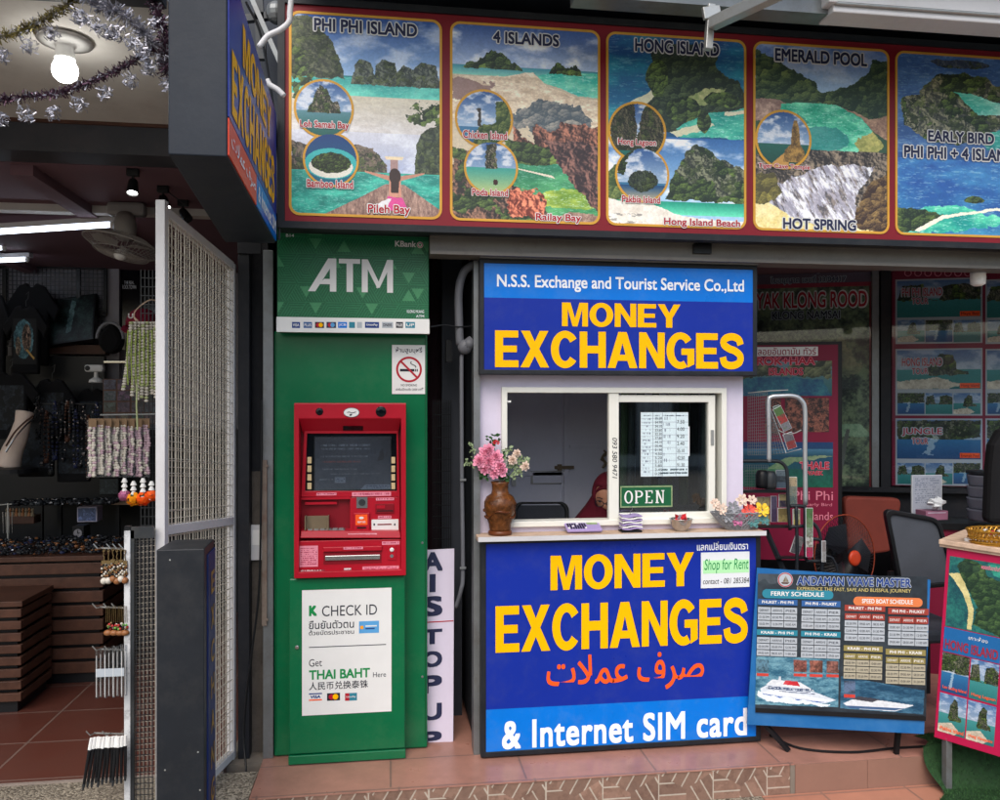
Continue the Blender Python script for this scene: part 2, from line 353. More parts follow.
        s.c = s.c*(1+.16*(fbm(s.X, s.Ya, 70, 77, 3, .9)-.5))[..., None]+6*(vnoise(s.X*s.nx, s.Y*s.ny, 5)-.5)[..., None]
        c = np.clip(s.c/255, 0, 1); c = np.where(c <= .04045, c/12.92, ((c+.055)/1.055)**2.4)
        at = me.color_attributes.new('Col', 'FLOAT_COLOR', 'CORNER')
        cc = np.concatenate([c.reshape(-1, 3), np.ones((nf, 1))], 1); at.data.foreach_set('color', np.repeat(cc, 4, 0).astype(np.float32).ravel())
        me.materials.append(MATS[mat]); ob = bpy.data.objects.new(name, me); COL.objects.link(ob)
        if parent is not None: ob.parent = parent; WM[ob.name] = WM[parent.name]
        else: ob.location = loc; WM[ob.name] = Matrix.Translation(loc)
        return setp(ob, label, cat, group)
def rrect(x0, y0, x1, y1, r, k=5):
    out = []
    for cx, cy, a0 in ((x1-r, y1-r, 0), (x0+r, y1-r, 90), (x0+r, y0+r, 180), (x1-r, y0+r, 270)):
        for i in range(k+1): a = math.radians(a0+90*i/k); out.append((cx+r*math.cos(a), cy+r*math.sin(a)))
    return out
def circ(cx, cy, r, k=40, ry=None): return [(cx+r*math.cos(2*PI*i/k), cy+(ry or r)*math.sin(2*PI*i/k)) for i in range(k)]
def curve(P, n=24):   # Catmull-Rom through points
    P = [Vector(p) for p in P]; Q = [2*P[0]-P[1]]+P+[2*P[-1]-P[-2]]; out = []
    for i in range(1, len(Q)-2):
        for k in range(n):
            t = k/n; a, b, c, d = Q[i-1], Q[i], Q[i+1], Q[i+2]
            out.append(.5*((2*b)+(c-a)*t+(2*a-5*b+4*c-d)*t*t+(3*b-a-3*c+d)*t**3))
    out.append(P[-1]); return out
def copy_tree(o, parent=None):
    c = o.copy(); COL.objects.link(c); c.parent = parent
    for ch in list(o.children): copy_tree(ch, c)
    return c
# ------------------------------------------------------------------ palette
M('white_paint', (205, 205, 208), .45, var=.06, dirt=.35, dirtc=(130, 120, 110), bump=.15)
M('booth_white', (214, 206, 226), .4, var=.03, dirt=.25, dirtc=(160, 150, 160), dscale=2)
M('window_alu', (226, 226, 218), .35, var=.04, dirt=.2, dirtc=(150, 140, 125))
M('white', (228, 228, 226), .5, var=.03)
M('paper', (222, 226, 230), .7, var=.03)
M('black', (20, 21, 24), .4, var=.2)
M('black_plastic', (24, 25, 28), .35, var=.2, bump=.1)
M('charcoal', (27, 31, 37), .5, var=.15, dirt=.25, dirtc=(80, 78, 76), dscale=5)
M('slate', (27, 35, 46), .55, var=.1, dirt=.15, dirtc=(80, 84, 90), dscale=4, bump=.1)
M('dark_steel', (52, 56, 60), .45, .3, .15, dirt=.4, dirtc=(95, 88, 78), dscale=8)
M('grey_steel', (122, 126, 128), .4, .5, .15, dirt=.5, dirtc=(90, 76, 62), dscale=9)
M('galv', (170, 172, 170), .35, .6, .12, dirt=.4, dirtc=(110, 95, 78), dscale=12)
M('alu_tube', (190, 194, 198), .3, .7, .06)
M('rusty', (120, 108, 98), .7, .2, .25, dirt=.9, dirtc=(92, 54, 34), dscale=14, bump=.3)
M('blue_dk', (20, 46, 152), .3, var=.06, scale=1.5, spec=.22, bump=.5, bscale=2.2, dirt=.2, dirtc=(80, 88, 130), dscale=7)
M('blue_lt', (2, 116, 216), .3, var=.05, spec=.22, bump=.5, bscale=2.2, dirt=.2, dirtc=(120, 150, 180), dscale=7)
M('yellow', (255, 186, 0), .45, var=.02, spec=.12)
M('orange', (246, 92, 34), .35, var=.03)
M('letter_white', (240, 244, 250), .45, var=.02, spec=.12)
M('ink', (26, 30, 44), .5, var=.05)
M('navy_ink', (38, 44, 76), .5, var=.05)
M('green_atm', (0, 102, 62), .22, var=.08, scale=2, spec=.4, bump=.35, bscale=3, dirt=.25, dirtc=(70, 120, 84), dscale=6)
M('green_dark', (0, 78, 44), .35, var=.08)
M('green_txt', (22, 140, 74), .4, var=.03)
M('red_atm', (172, 16, 38), .32, var=.08, scale=3, spec=.3)
M('red_dark', (128, 10, 28), .4, var=.1)
M('pink_label', (226, 132, 152), .5, var=.15, scale=120)
M('red_txt', (176, 24, 44), .45, var=.03)
M('cream', (205, 184, 140), .45, var=.08)
M('beige_metal', (120, 106, 84), .45, var=.12)
M('screen_black', (12, 15, 20), .12, var=.1)
M('banner_red', (128, 24, 36), .45, var=.08)
M('gold', (214, 160, 62), .45, var=.1)
M('magenta', (176, 16, 70), .4, var=.06, coat=.1)
M('wood_dark', (80, 52, 40), .5, var=.35, scale=9, bump=.25, bscale=30)
M('wood_worn', (196, 170, 148), .6, var=.18, scale=20, dirt=.6, dirtc=(110, 80, 60), dscale=9, bump=.2)
M('lavender', (160, 142, 190), .4, var=.05)
M('silver', (190, 190, 190), .22, 1, .1)
M('wire_white', (194, 187, 174), .45, .2, .2, scale=30, dirt=.5, dirtc=(90, 82, 76), dscale=20)
M('wire_dark', (40, 42, 46), .45, .2, .2)
M('skin', (186, 130, 104), .5, var=.05)
M('maroon_cloth', (120, 16, 42), .8, var=.12, bump=.3, bscale=400)
M('black_cloth', (18, 18, 21), .9, var=.2, bump=.4, bscale=300)
M('terracotta_cloth', (112, 48, 38), .7, var=.15)
M('office_grey', (70, 74, 82), .8, var=.12, bump=.5, bscale=500)
M('leaf', (40, 78, 36), .55, var=.35, scale=40)
M('leaf_pale', (140, 158, 118), .6, var=.2, scale=40)
M('pink_petal', (232, 152, 178), .6, var=.15, scale=60)
M('cream_petal', (226, 204, 188), .6, var=.1)
M('red_petal', (200, 40, 50), .6, var=.1)
M('coral_petal', (232, 96, 84), .6, var=.1)
M('yellow_petal', (236, 196, 60), .6, var=.1)
M('mauve_petal', (190, 110, 150), .6, var=.1)
M('teal_petal', (80, 130, 130), .6, var=.1)
M('grey_weave', (140, 142, 148), .6, var=.25, scale=50)
M('orange_petal', (250, 96, 20), .6, var=.1)
M('amber_petal', (250, 160, 20), .6, var=.1)
M('steel_card', (122, 98, 74), .8, var=.1)
M('lamp_on', (255, 252, 245), .5, emit=16)
M('tube_on', (225, 238, 255), .5, emit=5)
M('hose', (96, 98, 104), .5, var=.1)
M('blue_card', (90, 160, 214), .5, var=.08)
M('navy_card', (24, 60, 130), .5, var=.05)
M('teal_head', (44, 128, 150), .45, var=.05); M('blue_head', (48, 92, 150), .45, var=.05)
M('red_head', (150, 60, 50), .45, var=.05); M('khaki_head', (140, 128, 76), .45, var=.05)
M('cell', (172, 180, 188), .5, var=.05); M('cell_warm', (168, 162, 142), .5, var=.05)
M('fan_orange', (176, 56, 28), .4, var=.06)
M('bronze_gold', (176, 128, 44), .35, .6, .3, scale=60)
glass('pane_glass', (176, 190, 190), .42); glass('partition_glass', (250, 252, 253), .04, .03, .3)
glass('clear_film', (225, 228, 232), .3, .15)
# ================================================================== setting
def tile_mat(name, c1, c2, grout, w, h, rough=.4, off=0, gs=.006, dirt=.3):
    m = M(name, c1, rough); nt = m.node_tree; N = nt.nodes; L = nt.links; b = N['Principled BSDF']
    tc = N.new('ShaderNodeTexCoord'); br = N.new('ShaderNodeTexBrick'); br.offset = off
    br.inputs['Color1'].default_value = (*lin(c1), 1); br.inputs['Color2'].default_value = (*lin(c2), 1); br.inputs['Mortar'].default_value = (*lin(grout), 1)
    br.inputs['Scale'].default_value = 1; br.inputs['Mortar Size'].default_value = gs; br.inputs['Brick Width'].default_value = w; br.inputs['Row Height'].default_value = h
    L.new(tc.outputs['Object'], br.inputs['Vector'])
    n = N.new('ShaderNodeTexNoise'); n.inputs['Scale'].default_value = 3; n.inputs['Detail'].default_value = 9; n.inputs['Roughness'].default_value = .7
    L.new(tc.outputs['Object'], n.inputs['Vector'])
    mr = N.new('ShaderNodeMapRange'); mr.inputs[1].default_value = .35; mr.inputs[2].default_value = .75; mr.inputs[3].default_value = 0; mr.inputs[4].default_value = dirt
    L.new(n.outputs['Fac'], mr.inputs[0])
    mx = N.new('ShaderNodeMix'); mx.data_type = 'RGBA'; L.new(mr.outputs[0], mx.inputs[0]); L.new(br.outputs['Color'], mx.inputs[6]); mx.inputs[7].default_value = (*lin((96, 74, 66)), 1)
    L.new(mx.outputs[2], b.inputs['Base Color'])
    bp = N.new('ShaderNodeBump'); bp.inputs['Strength'].default_value = .5; bp.inputs['Distance'].default_value = .003; bp.invert = True
    L.new(br.outputs['Fac'], bp.inputs['Height']); L.new(bp.outputs[0], b.inputs['Normal'])
tile_mat('platform_tile', (178, 130, 114), (168, 120, 106), (136, 106, 96), .6, .6, .3, 0, .005, .6)
tile_mat('shop_tile', (96, 54, 44), (88, 48, 40), (120, 98, 90), .42, .42, .35)
tile_mat('step_tile', (180, 126, 104), (172, 118, 98), (142, 108, 94), .42, .35)
def gravel_mat():
    m = M('exposed_aggregate', (120, 112, 100), .85); nt = m.node_tree; N = nt.nodes; L = nt.links; b = N['Principled BSDF']
    tc = N.new('ShaderNodeTexCoord'); v = N.new('ShaderNodeTexVoronoi'); v.inputs['Scale'].default_value = 110
    L.new(tc.outputs['Object'], v.inputs['Vector'])
    cr = N.new('ShaderNodeValToRGB'); e = cr.color_ramp; e.elements[0].color = (*lin((80, 72, 62)), 1); e.elements[1].color = (*lin((186, 176, 158)), 1)
    sp = N.new('ShaderNodeSeparateColor'); L.new(v.outputs['Color'], sp.inputs[0]); L.new(sp.outputs[0], cr.inputs[0])
    n = N.new('ShaderNodeTexNoise'); n.inputs['Scale'].default_value = 2.5; n.inputs['Detail'].default_value = 8; L.new(tc.outputs['Object'], n.inputs['Vector'])
    mx = N.new('ShaderNodeMix'); mx.data_type = 'RGBA'; mr = N.new('ShaderNodeMapRange'); mr.inputs[1].default_value = .35; mr.inputs[2].default_value = .7; mr.inputs[4].default_value = .7
    L.new(n.outputs['Fac'], mr.inputs[0]); L.new(mr.outputs[0], mx.inputs[0]); L.new(cr.outputs[0], mx.inputs[6]); mx.inputs[7].default_value = (*lin((92, 84, 74)), 1)
    L.new(mx.outputs[2], b.inputs['Base Color'])
    bp = N.new('ShaderNodeBump'); bp.inputs['Strength'].default_value = .8; bp.inputs['Distance'].default_value = .006; bp.invert = True
    L.new(v.outputs['Distance'], bp.inputs['Height']); L.new(bp.outputs[0], b.inputs['Normal'])
gravel_mat()
M('asphalt', (110, 106, 100), .85, var=.2, bump=.3); M('concrete', (120, 112, 102), .8, var=.25, dirt=.6, dirtc=(70, 62, 54), bump=.3)
M('ceiling_mauve', (112, 84, 92), .8, var=.08, scale=2); M('soffit_grey', (202, 199, 194), .75, var=.05, dirt=.3, dirtc=(120, 112, 104), dscale=2)
M('lintel_grey', (62, 64, 70), .6, var=.15, dirt=.4, dirtc=(92, 80, 78)); M('interior_white', (150, 146, 150), .7, var=.06)
M('fascia_dark', (52, 58, 68), .6, var=.15); M('post_black', (26, 28, 34), .55, var=.2, dirt=.3, dirtc=(70, 66, 64), dscale=9)
M('trim_pale', (140, 128, 120), .6, var=.1)
def S(b, name, **k): return b.build(name, kind='structure', **k)
b = MB(); b.box(-150, -150, -.34, 150, -1.2, -.2, 'asphalt'); b.box(-150, 9, -.34, 150, 150, -.2, 'asphalt'); S(b, 'street')
b = MB(); b.box(-30, -1.2, -.34, 30, 9, -.1395, 'exposed_aggregate'); S(b, 'pavement')
b = MB(); b.box(-30, 2.2, -.139, -.595, 3.774, -.006, 'exposed_aggregate'); S(b, 'raised_pavement')
b = MB(); b.box(-8, 3.79, -.10, -.75, 8.9, 0, 'shop_tile'); b.box(-8, 3.775, -.10, -.75, 3.79, .002, 'trim_pale'); b.box(-.75, 3.85, -.10, -.59, 8.9, 0, 'concrete'); S(b, 'shop_floor')
b = MB(); b.box(-.59, 3.50, -.139, 9, 8.9, 0, 'platform_tile'); S(b, 'platform')
b = MB(); b.box(1.70, 2.75, -.139, 9, 3.49, -.134, 'step_tile'); S(b, 'lower_step')
# riser faced with geometric strip tiles (left) and plain tiles (right)
F = FY(3.496)
xr0 = -.58; xr1 = F.px(790, 780)[0]; W = xr1-xr0; H = .138
p = Pic(900, 62, H/W, (120, 84, 72))
S3 = .15; px = p.X*W+.03; py = p.Y*H+.02
q = (px*math.sqrt(3)/3-py/3)/(S3); r = (py*2/3)/S3; sx = q; sz = r; sy = -q-r
rx, ry, rz = np.round(sx), np.round(sy), np.round(sz); dx, dy, dz = abs(rx-sx), abs(ry-sy), abs(rz-sz)
rx = np.where((dx > dy) & (dx > dz), -ry-rz, rx); rz = np.where((dz >= dx) & (dz >= dy), -rx-ry, rz)
cx = S3*math.sqrt(3)*(rx+rz/2); cy = S3*1.5*rz; ddx = px-cx; ddy = py-cy; ang = np.degrees(np.arctan2(ddy, ddx)) % 360
k = np.floor(((ang+30) % 360)/120).astype(int)
na = np.radians(np.array([90, 30, 150]))[k]; t = (ddx*np.cos(na)+ddy*np.sin(na))/(.052); fr = t-np.floor(t)
shade = vnoise(np.floor(t)*3.7+rx*5.1+k*2.3, rz*7.7+k, 3)
p.put(np.ones_like(px), np.stack([112+36*shade, 88+28*shade, 76+24*shade], -1))
p.tex((fbm(px, py, 30, 5) > .55).astype(float)*.35, (90, 66, 56), (130, 100, 84), 60)
sec = ((ang+30) % 120); gr = (fr < .12) | ((np.minimum(sec, 120-sec)*np.pi/180*np.hypot(ddx, ddy)) < .003)
p.put(gr.astype(float), (176, 164, 150))
o = p.mesh(F, xr0, -.138, xr1, 0, 0, 'strip_tile_riser', mat='print_matte'); o['kind'] = 'structure'
b = MB(); b.fbox(F, xr0, -.003, xr1+.02, .003, -.02, .004, 'platform_tile'); S(b, 'tile_edge')
b = MB(); b.fbox(F, xr1, -.138, xr1+.022, -.004, -.003, .004, 'concrete')
for i in range(8): b.fbox(F, xr1+.024+i*.362, -.136, xr1+.384+i*.362, -.002, -.003, .004, 'step_tile')
S(b, 'plain_tile_riser')
# left shop shell
b = MB(); b.box(-8, 3.97, 2.79, -.56, 9, 2.9, 'ceiling_mauve')
for x in (-2.9, -1.75): b.box(x, 4.0, 2.74, x+.1, 6.9, 2.79, 'ceiling_mauve')
b.box(-8, 4.75, 2.75, -.8, 4.83, 2.79, 'soffit_grey'); S(b, 'shop_ceiling')
b = MB(); b.box(-8, 6.95, 0, -.56, 7.05, 2.79, 'interior_white'); S(b, 'shop_back_wall')
b = MB(); b.box(-8.1, 3.8, 0, -8, 7, 2.9, 'interior_white'); S(b, 'shop_side_wall')
b = MB(); b.box(-8, 3.78, 2.79, -.69, 3.96, 2.92, 'lintel_grey'); b.box(-8, 3.77, 2.915, -.69, 3.80, 2.93, 'wood_dark'); S(b, 'shop_lintel')
b = MB(); b.box(-8, 2.62, 2.93, -.69, 3.78, 2.98, 'soffit_grey'); b.box(-8, 2.56, 2.9, -.69, 2.62, 3.2, 'lintel_grey'); S(b, 'porch_soffit')
b = MB(); b.box(-.70, 4.0, 0, -.585, 9, 2.79, 'post_black'); S(b, 'divider_wall')
# right-hand shop shell
b = MB(); b.box(-.56, 3.84, 2.50, 9, 3.95, 4.6, 'fascia_dark'); b.box(-8, 3.84, 2.98, -.56, 3.95, 4.6, 'fascia_dark'); S(b, 'facade_wall')
b = MB(); b.box(-.56, 3.95, 2.62, 9, 9, 2.7, 'ceiling_mauve'); S(b, 'office_ceiling')
b = MB(); b.box(8.2, 3.9, 0, 8.3, 9, 2.62, 'fascia_dark'); b.box(-.56, 8.8, 0, 8.3, 8.9, 2.62, 'fascia_dark'); S(b, 'office_walls')
# steel beam over the booth
M('beam_grey', (112, 108, 102), .5, .2, .25, scale=3, dirt=.6, dirtc=(70, 60, 52), dscale=6)
t = T('steel_beam', 'dirty grey steel channel beam running under the long row of tour pictures', 'beam', (3.5, 3.74, 2.37))
b = MB(); xb = PY(430, 245, 3.7).x; b.box(xb, 3.70, 2.365, 8.2, 3.82, 2.452, 'beam_grey'); b.box(xb, 3.685, 2.444, 8.2, 3.83, 2.462, 'beam_grey'); b.box(xb, 3.685, 2.363, 8.2, 3.70, 2.378, 'beam_grey')
b.build('channel', t)
b = MB(); b.box(-.5, 3.66, 2.463, 8.2, 3.84, 2.52, 'charcoal'); b.build('upper_rail', t)
b = MB()
for x in (1.45, 3.2): b.box(x, 3.685, 2.40, x+.09, 3.70, 2.46, 'black')
b.build('bracket', t)
# awning, gutter, square tube
b = MB(); b.box(-.4, 2.95, 3.56, 8, 3.84, 3.6, 'fascia_dark')
for i in range(40): b.box(-.35+i*.2, 2.95, 3.6, -.29+i*.2, 3.84, 3.63, 'fascia_dark')
b.build('awning', label='dark sheet metal awning above the tour pictures', cat='awning')
t = T('gutter', 'whitish metal gutter running along the top edge above the tour pictures', 'gutter', (3, 3.2, 3.33))
b = MB(); b.box(.75, 3.18, 3.33, 1.9, 3.28, 3.42, 'grey_steel'); b.build('grey_rail', t)
x0 = PY(832, 5, 3.15).x
b = MB(); b.box(x0, 3.14, 3.32, 8, 3.26, 3.48, 'white_paint'); b.box(x0, 3.125, 3.345, 8, 3.14, 3.36, 'galv'); b.box(x0-.03, 3.12, 3.35, x0+.01, 3.27, 3.5, 'white_paint'); b.build('channel', t, bevel=.006)
t = T('awning_strut', 'silver square metal tube jutting up above the tour picture with two islands', 'strut', PY(712, 30, 3.1))
b = MB(); b.bar(PY(712, 24, 3.1), PY(860, -45, 2.5), .045, .045, 'galv'); b.build('tube', t, bevel=.003)
b = MB(); b.bar(PY(711, 5, 3.12), PY(708, 50, 3.12), .03, .03, 'galv'); b.bar(PY(703, 14, 3.11), PY(720, 12, 3.11), .02, .05, 'galv'); b.build('end_plate', t, bevel=.003)

# ================================================================== row of tour pictures
FB = FY(3.60)
t = T('tour_banner', 'long red framed banner with five island tour pictures above the booth', 'banner', (2, 3.6, 2.47))
bx0, bx1, bz0, bz1 = FB.px(285, 110)[0], 4.2, 2.472, 3.425
b = MB(); b.fbox(FB, bx0, bz0, bx1, bz1, -.05, 0, 'banner_red'); b.build('board', t)
b = MB(); b.fbox(FB, bx0-.03, bz0-.03, bx1, bz0, -.05, .012, 'charcoal'); b.fbox(FB, bx0-.03, bz1, bx1, bz1+.03, -.05, .012, 'charcoal'); b.fbox(FB, bx0-.03, bz0, bx0, bz1, -.05, .012, 'charcoal'); b.build('outer_frame', t)
SKY1, SKY0 = (62, 92, 150), (168, 190, 214)
def P1():
    p = Pic(270, 372, 1.38, (60, 130, 140)); p.grad(.68, 1, (150, 184, 216), (30, 66, 138)); p.clouds(.72, 1, .6, 4, 4)
    p.grad(.60, .70, (110, 214, 186), (14, 112, 116)); p.water(((p.Y > .60) & (p.Y < .69)).astype(float)*.45, (20, 140, 136), (110, 220, 196), 8); p.grad(.42, .60, (190, 190, 198), (196, 190, 168)); p.grad(.2, .45, (150, 162, 192), (200, 200, 206)); p.clouds(.2, .5, .55, 14, 6); p.tex(((p.Y > .42) & (p.Y < .6)).astype(float)*.35, (176, 160, 132), (226, 216, 196), 14, 9, 2, 3)
    m = p.inpoly([(0, .98), (.12, .99), (.2, .92), (.28, .86), (.33, .76), (.36, .68), (0, .68)], .04); p.rock(m, 3, 14, (34, 42, 36), (84, 90, 66))
    for i, (a, b_, h) in enumerate(((.40, .56, .79), (.54, .72, .795), (.68, .86, .765), (.8, 1.0, .79))):
        m = p.inpoly([(a, .66), (a+.02, h-.04), ((a+b_)/2-.03, h), (b_-.03, h-.02), (b_, .655)], .03, 20, i); p.rock(m, i+7, 22, (40, 50, 50), (100, 108, 90))
    m = p.inell(.9, .53, .13, .055, .12, 14); p.green(m*(fbm(p.X, p.Ya, 18, 8) > .42), 5)
    m = p.inpoly([(0, .62), (.05, .5), (.13, .6), (.16, .7), (.1, .8), (0, .85)], .08, 16); p.green(m*(fbm(p.X, p.Ya, 22, 3) > .45), 2)
    m = p.inpoly([(0, .22), (0, .36), (.25, .34), (.45, .36), (.55, .34), (.64, .26), (.64, .215)], .04); p.rock(m, 12, 18, (46, 44, 42), (110, 96, 82))
    m = p.inpoly([(.82, .2), (.83, .34), (.86, .42), (.93, .46), (1, .48), (1, .19)], .03); p.rock(m, 15, 18, (28, 38, 34), (76, 88, 60))
    p.grad(0, .22, (10, 138, 118), (50, 160, 142)); p.water((p.Y < .215).astype(float)*.7, (6, 96, 90), (60, 190, 164), 9)
    m = p.inpoly([(.63, .165), (.45, .09), (.16, -.02), (1.12, -.02), (.9, .09), (.75, .165)]); p.tex(m, (92, 66, 60), (170, 138, 122), 40, 4, 2, .3)
    p.put(p.inpoly([(.66, .3), (.71, .3), (.715, .15), (.655, .15)]), (150, 120, 116)); p.put(p.inpoly([(.62, .305), (.75, .305), (.74, .288), (.63, .288)]), (214, 196, 160))
    for s_ in (-1, 1): p.put(p.inpoly([(.69+s_*.03, .205), (.69+s_*.2, .228), (.69+s_*.2, .22), (.69+s_*.03, .18)]), (176, 120, 100))
    p.put(p.inpoly([(.655, .22), (.725, .22), (.735, .1), (.65, .1)]), (188, 130, 108)); p.put(p.inell(.69, .205, .04, .04), (40, 26, 24)); p.put(p.inpoly([(.66, .2), (.72, .2), (.715, .12), (.665, .12)]), (40, 26, 24))
    p.put(p.inpoly([(.64, .1), (.74, .1), (.78, .035), (.6, .03)], .02), (196, 60, 130)); p.put(p.inpoly([(.64, .09), (.67, .09), (.62, .03), (.5, .03)], .02), (210, 210, 214)); return p
def P2():
    p = Pic(270, 372, 1.38, (190, 176, 150)); p.grad(.78, 1, (164, 184, 212), (44, 76, 144)); p.clouds(.78, 1, .9, 9, 4)
    p.grad(.74, .79, (120, 190, 170), (50, 130, 150)); m = p.inpoly([(.55, .74), (.7, .78), (1, .78), (1, .65), (.85, .66)], .02); p.water(m, (30, 168, 150), (130, 214, 180), 6)
    m = p.inpoly([(0, .6), (0, .73), (.35, .74), (.55, .77), (.65, .7), (.85, .65), (1, .64), (1, .5), (0, .5)], .02); p.tex(m, (182, 158, 130), (236, 220, 194), 14, 9, 2, 2)
    p.put((p.inpoly([(0, .72), (.28, .7), (.25, .64), (0, .6)], .1))*.7, (104, 74, 76))
    p.island(.08, .48, .775, .87, 3); p.island(.66, .88, .765, .835, 6)
    m = p.inell(.68, .53, .28, .09, .14, 12); p.green(m*.95, 5, 20, (56, 70, 80), (176, 166, 150))
    m = p.inpoly([(.42, .42), (.4, .5), (.5, .42), (.55, .4), (.56, .5), (.7, .46), (.75, .52), (1, .5), (1, .3), (.6, .3), (.4, .3)], .06); p.rock(m, 6, 12, (44, 28, 28), (176, 112, 88), False)
    p.grad(.12, .36, (60, 130, 60), (30, 120, 104), ((p.Y < .36) & (p.X > .35)).astype(float)); p.water(((p.Y < .36) & (p.X > .35))*.6, (20, 100, 70), (90, 180, 120), 7); m = p.inell(.8, .12, .22, .05, .05); p.water(m, (90, 130, 40), (170, 190, 70), 8)
    m = p.inpoly([(.35, .42), (.7, .38), (.72, .3), (.5, .29), (.35, .32)], .05); p.green(m, 12, 22)
    m = p.inpoly([(.62, .42), (.9, .42), (1, .4), (1, .06), (.88, .14), (.78, .24), (.7, .32)], .05); p.rock(m, 8, 12, (36, 26, 30), (140, 96, 84), False)
    p.put(p.inpoly([(.42, .275), (.68, .24), (.7, .225), (.45, .265)]), (210, 200, 180))
    m = p.inpoly([(0, 0), (0, .36), (.14, .36), (.3, .2), (.45, .17), (.62, .13), (.66, 0)], .06); p.rock(m, 22, 12, (30, 26, 26), (146, 104, 84), False); p.green(m*(fbm(p.X, p.Ya, 8, 61) > .54), 61, 22)
    m = p.inpoly([(.36, .1), (.42, .17), (.56, .16), (.64, .1), (.6, .02), (.4, .02)], .08); p.rock(m, 2, 13, (90, 30, 22), (240, 136, 100), False); 
    m = p.inpoly([(.66, 0), (.8, .05), (1, .05), (1, 0)], .05); p.tex(m, (110, 80, 70), (180, 150, 130), 20, 2); return p
def P3():
    p = Pic(270, 372, 1.38, (18, 70, 112)); p.grad(.5, 1, (16, 140, 150), (16, 54, 120)); p.water((p.Y > .5)*.5, (12, 60, 120), (30, 150, 160), 4); p.clouds(0, .0, 0)
    m = p.inpoly([(.28, .62), (.34, .8), (.3, .94), (.5, .97), (.78, .97), (.8, .84), (.95, .78), (1, .72), (1, .6), (.6, .5), (.4, .5)], .05); p.green(m, 3, 26, (22, 36, 30), (84, 104, 60))
    p.put(p.inpoly([(.1, .62), (.3, .7), (.36, .74), (.34, .68), (.2, .58), (.05, .55)], .02), (206, 204, 170)); p.tex(p.inpoly([(.55, .66), (.7, .74), (.85, .74), (.75, .66), (.62, .64)], .04), (120, 140, 80), (190, 190, 130), 12)
    m = p.inell(.36, .78, .08, .1, .05); p.green(m, 8); m = p.inell(.84, .68, .14, .04, .04); p.green(m, 9); m = p.inell(.55, .62, .13, .07, .05); p.green(m, 11)
    p.water(p.inpoly([(.5, .52), (.7, .6), (1, .64), (1, .48), (.5, .47)], .03), (12, 130, 120), (80, 190, 160), 6); p.put(p.inpoly([(.45, .5), (.75, .56), (.78, .54), (.5, .47)], .03), (206, 204, 170))
    p.put(p.inpoly([(.85, .62), (1, .63), (1, .61), (.85, .6)], .02), (216, 210, 180)); p.green(p.inell(.7, .56, .05, .06, .03), 14)
    p.grad(.16, .48, (150, 190, 222), (34, 86, 150), (p.Y < .47).astype(float)); p.clouds(.1, .46, 1, 12, 4)
    m = p.inpoly([(.42, .14), (.45, .24), (.52, .32), (.56, .4), (.64, .44), (.74, .41), (.82, .36), (.95, .33), (1, .3), (1, .13)], .04); p.rock(m, 4, 18, (34, 40, 36), (120, 124, 96)); p.green(m*(fbm(p.X, p.Ya, 7, 6) > .47), 4, 26)
    p.green(p.inpoly([(0, .28), (.1, .34), (.14, .2), (.1, .13), (0, .12)], .04), 6, 24, (40, 62, 30), (150, 160, 80))
    p.grad(.06, .13, (90, 210, 170), (10, 128, 104)); p.tex(p.inpoly([(0, 0), (0, .14), (.12, .12), (.34, .11), (.5, .06), (.8, .035), (1, .04), (1, 0)], .02), (206, 198, 184), (232, 226, 216), 10); p.put((fbm(p.X, p.Ya*3, 18, 9) > .56)*(p.Y < .06)*(p.X < .25)*.6, (96, 94, 90)); return p
